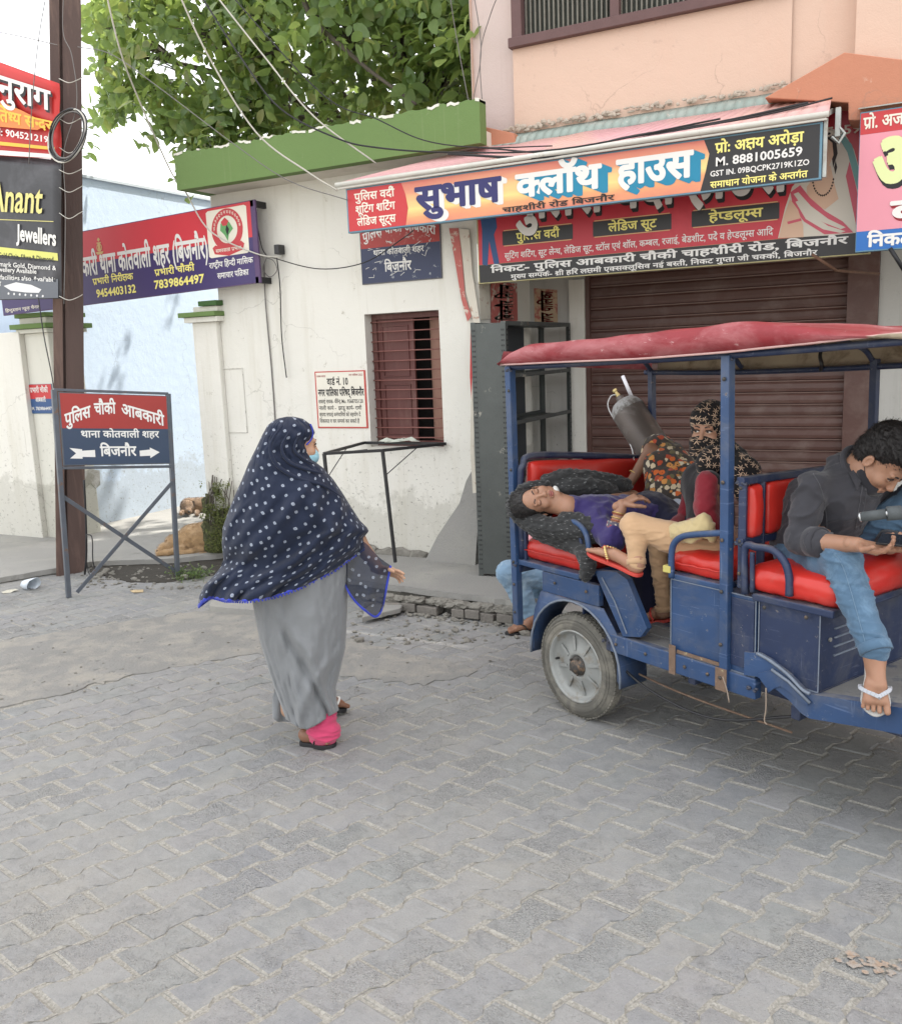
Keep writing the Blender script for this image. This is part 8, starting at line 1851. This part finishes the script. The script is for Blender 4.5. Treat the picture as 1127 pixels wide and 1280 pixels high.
# scarf: thick roll round the crown, two sweeps over the chest, a tail over the seat edge
S_ = Sculpt(.0048); ring = [hw_(x, y, z) for x, y, z in [(.094, -.035, .0), (.085, -.035, .062), (.048, -.045, .112), (0, -.05, .130), (-.048, -.045, .112), (-.085, -.035, .062), (-.094, -.03, .0), (-.085, -.035, -.07)]]
S_.chain(spline(ring, 2), [.021]*len(spline(ring, 2)), .02)
for pts, r0, r1 in (([(652, 644, -.06), (672, 656, -.06), (700, 662, -.02), (728, 664, .03), (748, 668, .08)], .040, .036), ([(672, 664, -.04), (700, 674, -.0), (724, 684, .02), (734, 698, .02)], .036, .028), ([(728, 688, .0), (735, 704, -.03), (731, 722, -.04)], .030, .018), ([(684, 603, .10), (712, 598, .20), (745, 600, .32), (782, 607, .46)], .038, .034), ([(700, 614, .12), (735, 608, .24), (768, 618, .36)], .034, .03), ([(706, 650, .0), (730, 654, .05), (752, 660, .08)], .034, .026)):
    PP = spline([rk(*p) for p in pts], 3); S_.chain(PP, list(np.linspace(r0, r1, len(PP))), .03)
P, Q = S_.mesh(); P = folds(P, Q, .013, 17, (1, 1, 2.6), np.array([crL, vL, Z3]), 3, amp2=.005, sc2=50); obj_of('scarf', [(P, Q)], [FLK], lw)
S_ = Sculpt(.0055); S_.cap(nk+lax*.035, chs, .062, .09, .03).ell(chs+lax*.01, (.125, .145, .100), Rt, .04).ell(chs*.5+pel*.5+Z3*.01, (.16, .135, .100), Rt, .05).ell(pel, (.14, .155, .115), Rt, .05).chain([shn, elb*.9+shn*.1], [.064, .058], .03).cap(elb+Z3*0, elb*.75+wr_*.25, .056, .046, .02)
P, Q = S_.mesh(); P = folds(P, Q, .010, 13, (1, 1, 1.5), np.array([lax*1.4, np.cross(Z3, lax), Z3]), 5, amp2=.004, sc2=32); obj_of('kurta', [(P, Q)], [PURP], lw)
MB().lathe([(.043, -.022), (.046, -.020), (.046, .020), (.041, .022)], elb*.66+wr_*.34, tuple(unit(wr_-elb)), 20).build('sleeve_trim', printed('trim_print', (.10, .09, .12), [(.5, .45, .4), (.45, .05, .05), (.1, .15, .2), (.6, .58, .5)], 70), lw, smooth=True)
BAN = mat('bangle', (.35, .10, .05), .3, .2, 30, metal=.3); BANG = mat('bangle_gold', (.60, .42, .16), .3, .1, 30, metal=.7)
for k, fr in enumerate((.52, .60, .70, .74)): X, Y, Zz = frame_of(wr_-elb); c = elb*(1-fr)+wr_*fr; MB().tube([c+(X*math.cos(a_)+Y*math.sin(a_))*.0335 for a_ in [2*math.pi*i/24 for i in range(24)]], .0028, 6, closed=True).build('bangle', (BAN, BANG)[k % 2], lw, smooth=True)
S_ = Sculpt(.007); S_.chain([pel, kn1*.9+pel*.1, kn1*.1+kn1*.9, an1], [.125, .095, .095, .10], .05).chain([pel, kn2, an2], [.12, .095, .10], .05).cap(rk(808, 712, .40), rk(818, 755, .42), .075, .08, .05).cap(rk(800, 690, .38), rk(845, 682, .42), .07, .08, .05)
P, Q = S_.mesh(); P = folds(P, Q, .011, 12, (1.3, 1.3, .3), None, 5, amp2=.004, sc2=30); obj_of('skirt', [(P, Q)], [NVY], lw)

# ---------------- the woman bent under a flowered cloth
FLO = printed('flower_print', (.055, .045, .04), [(.58, .13, .03), (.60, .50, .34), (.42, .07, .03), (.62, .56, .42), (.14, .12, .06), (.60, .28, .08), (.66, .60, .48)], 30, .50)
fw = thing('person', 'woman hidden under an orange flowered cloth at the far end of the rear seat', 'person', tuple(rk(840, 640, .85)))
hc = rk(828, 575, .86); hf = unit(-LV*.5-FV*.2-Z3*.85); hu = unit(Z3*.5-LV*.8); hp, hq, hw_ = sculpt_head(hc, hf, hu, .9, neck=rk(850, 592, .9)); S_ = Sculpt(.008)
t0, t1 = rk(856, 606, .92), rk(866, 660, .90); eb, wv, ww_ = rk(813, 562, .74), rk(793, 592, .66), rk(786, 606, .62)
S_.cap(rk(850, 592, .9), t0, .05, .09, .04).cap(t0, t1, .12, .14, .05).chain([rk(842, 590, .80), eb, ww_], [.045, .034, .024], .02).chain([t1, rk(850, 690, .7), rk(846, 775, .7)], [.1, .06, .04], .03); bp, bq = S_.mesh()
obj_of('body', [(hp, hq), (bp, bq), hand(ww_, unit(Z3*-.55-FV*.1-LV*.6), unit(FV*.3-Z3*.3), 1, .5, .155)], [SK_D], fw)
X, Y, Zz = frame_of(ww_-eb); MB().tube([wv+(X*math.cos(a_)+Y*math.sin(a_))*.031 for a_ in [2*math.pi*i/24 for i in range(24)]], .004, 6, closed=True).build('bangle', BANG, fw, smooth=True)
S_ = Sculpt(.0055)
for a_, b__, r0, r1 in (((824, 566, .84), (838, 584, .84), .098, .105), ((838, 584, .84), (856, 606, .82), .105, .115), ((832, 590, .76), (834, 632, .66), .085, .055), ((856, 606, .82), (866, 650, .78), .11, .09), ((838, 610, .70), (862, 652, .62), .085, .05), ((818, 580, .72), (814, 612, .66), .055, .03)): S_.cap(rk(*a_), rk(*b__), r0, r1, .05)
P, Q = S_.mesh(); P = folds(P, Q, .016, 10, (1.2, 1.2, .55), None, 7, amp2=.006, sc2=28); obj_of('flowered_cloth', [(P, Q)], [FLO], fw)
S_ = Sculpt(.005); S_.cap(rk(846, 634, .60), rk(856, 642, .58), .040, .030, .02); P, Q = S_.mesh(); P = folds(P, Q, .008, 22, (1, 1, 1.4), None, 7); obj_of('pale_cloth', [(P, Q)], [cloth_mat('pale_blue_cloth', (.50, .56, .66), 500)], fw)

# ---------------- the oxygen cylinder
cy = thing('gas_cylinder', 'grey steel gas cylinder with a brass valve and thin tube leaning behind the rear seat', 'cylinder', tuple(rk(800, 560, 1.0)))
c0, c1_ = rk(780, 506, .93), rk(850, 612, .98); ax_ = unit(c0-c1_); STLG = mat('cylinder_grey', (.115, .098, .090), .42, .25, 5, .1, 40, metal=.35, dirt=(.24, .23, .22), da=.5, db=.75, dscale=8); BRS = mat('brass', (.42, .34, .16), .3, .1, 30, metal=.8)
r_ = .098; Lc = np.linalg.norm(c0-c1_)
MB().lathe([(.001, -Lc-.25), (r_*.9, -Lc-.25), (r_, -Lc-.22), (r_, -.06), (r_*.97, -.035), (r_*.86, -.008), (r_*.66, .014), (r_*.42, .026), (r_*.30, .032), (.022, .045), (.022, .058)], c0, tuple(ax_), 40).build('tank', STLG, cy, smooth=True)
MB().lathe([(r_*1.005, -.05), (r_*.985, -.034), (r_*.875, -.006), (r_*.68, .017), (r_*.60, .020)], c0, tuple(ax_), 40).build('shoulder', mat('pale_paint', (.27, .27, .27), .5, .15, 20, wear=(.12, .11, .10), wa=.5, wb=.6, wscale=20), cy, smooth=True)
v0 = c0+ax_*.058; MB().lathe([(.001, -.004), (.014, -.004), (.014, .018), (.010, .020), (.010, .036), (.015, .038), (.015, .052), (.001, .054)], v0, tuple(ax_), 14).build('valve', BRS, cy, smooth=False)
sd2 = unit(np.cross(ax_, vL)); MB().tube(spline([v0+ax_*.02, v0+ax_*.0-crL*.05+Z3*.0, c0-crL*(.085)-Z3*.03, (c0*.6+c1_*.4)-crL*.095-Z3*.02, rk(792, 575, .80), rk(791, 592, .78)], 6), .004, 6).build('tube', mat('clear_tube', (.55, .56, .56), .3, .1, 20), cy, smooth=True)
wt = thing('white_roll', 'narrow white paper roll standing behind the gas cylinder', 'roll', tuple(rk(783, 480, 1.03))); MB().tube([rk(778, 470, 1.03), rk(790, 498, 1.03)], .011, 10).build('roll', mat('roll_white', (.62, .62, .66), .6, .06, 20), wt, smooth=True)

# ---------------- the man squatting behind the rickshaw
PINK = cloth_mat('pink_shirt', (.60, .27, .29), 500, .85); f0 = onz(652, 789); dq = unit(onz(632, 793)-onz(680, 788)); vq = unit([f0[0], f0[1], 0])
sq = thing('person', 'person in pink shirt and pale jeans squatting on the pavement behind the rickshaw', 'person', tuple(f0))
def SQ(x, y, d=0): return onplane(x, y, f0+vq*d, vq)
pel = f0-dq*.36+vq*.12+Z3*.30; k1, k2 = SQ(636, 716, .02), SQ(668, 700, .28); a1, a2 = SQ(668, 776, .03), SQ(672, 766, .26); chs = pel+Z3*.34+dq*.12; hc = chs+Z3*.27+dq*.10; nk = chs+Z3*.14+dq*.03
hp, hq, hw_ = sculpt_head(hc, unit(dq-Z3*.5), unit(Z3+dq*.5), .95, neck=nk); S_ = Sculpt(.008); Rq = R_of(np.cross(dq, Z3)); S_.cap(nk, chs, .05, .09, .03).cap(chs, pel, .12, .12, .05).chain([pel, k1, a1], [.09, .055, .036], .03).chain([pel, k2, a2], [.09, .055, .036], .03); 
e1, w1 = (chs+k1)/2+Z3*.02, (k1+k2)/2-dq*.10+Z3*.0; e2, w2 = (chs+k2)/2+Z3*.02, (k1+k2)/2-dq*.12+vq*.05; S_.chain([chs+Z3*.06, e1, w1], [.045, .036, .025], .02).chain([chs+Z3*.06, e2, w2], [.045, .036, .025], .02); bp, bq = S_.mesh()
he, to = onz(682, 787), onz(633, 793); he[2] = to[2] = .016; he2, to2 = he+vq*.22, to+vq*.22+dq*-.06; fa, fb = foot(he+dq*.05+Z3*.09, he, to, Z3, -1), foot(he2+dq*.05+Z3*.09, he2, to2, Z3, 1)
obj_of('body', [(hp, hq), (bp, bq), (fa[0], fa[1]), (fb[0], fb[1]), hand(w1, dq, -Z3, 1, .4, .16), hand(w2, dq, -Z3, -1, .4, .16)], [SK_D], sq); sandal('sandal', None, he, to, Z3, -1, SBL, SBL, sw and sq, .014); sandal('sandal', None, he2, to2, Z3, 1, SBL, SBL, sq, .014)
eyes(hw_, sq, .95); S_ = Sculpt(.006); Rh = np.array(basis(unit(dq-Z3*.5), unit(Z3+dq*.5))); S_.ell(hw_(0, -.028, .052), (.083, .095, .085), Rh, .01).ell(hw_(0, -.05, .0), (.08, .07, .08), Rh, .02); P, Q = S_.mesh(); obj_of('hair', [(P, Q)], [HAIR], sq)
S_ = Sculpt(.006); S_.chain([pel, k1, k1*.5+a1*.5, a1], [.11, .076, .066, .052], .03).chain([pel, k2, a2], [.11, .076, .05], .03); P, Q = S_.mesh(); P = folds(P, Q, .007, 18, (.8, .8, 1.5), None, 3, amp2=.003, sc2=40); obj_of('jeans', [(P, Q)], [cloth_mat('light_jeans', (.19, .30, .42), 500, .85, .15, .18, extra=(.34, .45, .55))], sq)
S_ = Sculpt(.006); S_.cap(chs+Z3*.05, pel, .14, .15, .05).chain([chs+Z3*.06, e1, e1*.4+w1*.6], [.08, .062, .05], .03).chain([chs+Z3*.06, e2, w2], [.08, .062, .05], .03).cap(SQ(664, 680, .16), SQ(655, 700, .08), .07, .05, .04); P, Q = S_.mesh(); P = folds(P, Q, .009, 14, (1, 1, .6), None, 3, amp2=.003, sc2=40); obj_of('shirt', [(P, Q)], [PINK], sq)

# ---------------- the dogs
def fur(name, c, c2): return mat(name, c, .9, .15, 5, .5, 150, sheen=.3, dirt=c2, da=.48, db=.72, dscale=6, stretch=(1, 1, 1.6))
FUR = fur('tan_fur', (.42, .27, .135), (.52, .36, .21)); FUR2 = fur('brown_fur', (.24, .155, .095), (.11, .075, .05)); NOS = mat('dog_nose', (.02, .018, .018), .4)
dz = .055; db_ = onz(238, 690, dz); va2 = unit([db_[0], db_[1], 0]); cr2 = unit(np.cross(va2, Z3))
def DG(x, y, d=0): return onplane(x, y, db_+va2*d, va2)
dg = thing('dog', 'large tan dog asleep on the pavement edge behind the direction board', 'dog', tuple(db_)); S_ = Sculpt(.006); R2 = np.array([cr2, va2, Z3])
S_.cap(DG(218, 679, .12), DG(258, 671, .12), .085, .125, .06).ell(DG(256, 672, .1), (.16, .16, .135), R2, .06).cap(DG(240, 672, .10), DG(270, 674, .08), .12, .11, .05)
S_.chain([DG(216, 684, .08), DG(206, 686, .02), DG(199, 690, -.02)], [.070, .052, .034], .03).cap(DG(268, 680, .02), DG(278, 686, -.03), .06, .034, .03).chain([DG(262, 684, -.0), DG(240, 690, -.05), DG(222, 691, -.06)], [.045, .032, .022], .02).chain([DG(228, 686, .0), DG(210, 691, -.06), DG(198, 692, -.05)], [.04, .026, .022], .02).chain([DG(276, 682, .05), DG(280, 690, .0), DG(268, 692, -.08), DG(250, 693, -.1)], [.03, .022, .016, .010], .01)
P, Q = S_.mesh(); P[:, 2] = np.maximum(P[:, 2], dz+.002); P = folds(P, Q, .003, 24, (1, 1, 1), None, 3, ridge=False, amp2=.0012, sc2=90); dgb = obj_of('body', [(P, Q)], [FUR], dg); strands(P, Q, 7000, unit(cr2*.8-Z3*.5), .020, .0011, dgb, 3, m=FUR, name='fur')
for dx, dd in ((210, .10), (214, .03)): MB().add([DG(dx, 678, dd), DG(dx+7, 676, dd+.02), DG(dx+5, 686, dd-.01), DG(dx+1, 687, dd-.02)], [[0, 1, 2, 3]]).build('ear', FUR2, dg).modifiers.new('s', 'SOLIDIFY').thickness = .006
MB().lathe([(.001, .012), (.010, .008), (.012, 0), (.001, -.004)], DG(197, 689, -.045), tuple(-cr2), 12).build('nose', NOS, dg, smooth=True)
pb_ = onz(242, 643, dz); va3 = unit([pb_[0], pb_[1], 0]); cr3 = unit(np.cross(va3, Z3))
def PG(x, y, d=0): return onplane(x, y, pb_+va3*d, va3)
pg = thing('dog', 'small brown dog lying by the wall at the back of the gateway', 'dog', tuple(pb_)); S_ = Sculpt(.006)
S_.cap(PG(236, 633, .15), PG(262, 632, .15), .10, .10, .05).ell(PG(234, 632, .0), (.075, .085, .07), np.array([cr3, va3, Z3]), .03).cap(PG(234, 635, -.05), PG(236, 639, -.13), .045, .034, .02).cap(PG(228, 640, -.1), PG(226, 642, -.2), .028, .022, .02).cap(PG(246, 640, -.1), PG(246, 643, -.18), .028, .022, .02)
P, Q = S_.mesh(); P[:, 2] = np.maximum(P[:, 2], dz+.002); pgb = obj_of('body', [(P, Q)], [FUR2], pg); strands(P, Q, 2500, unit(cr3*.8-Z3*.5), .018, .0012, pgb, 3, m=FUR2, name='fur')
for x in (228, 241): MB().add([PG(x-2, 627, -.02), PG(x+2, 626, -.02), PG(x+(3 if x > 235 else -3), 635, -.05)], [[0, 1, 2]]).build('ear', mat('dark_fur', (.07, .05, .04), .9), pg).modifiers.new('s', 'SOLIDIFY').thickness = .01
MB().lathe([(.001, .012), (.014, .006), (.014, 0), (.001, -.004)], PG(236, 639.5, -.17), tuple(-va3), 12).build('nose', NOS, pg, smooth=True)
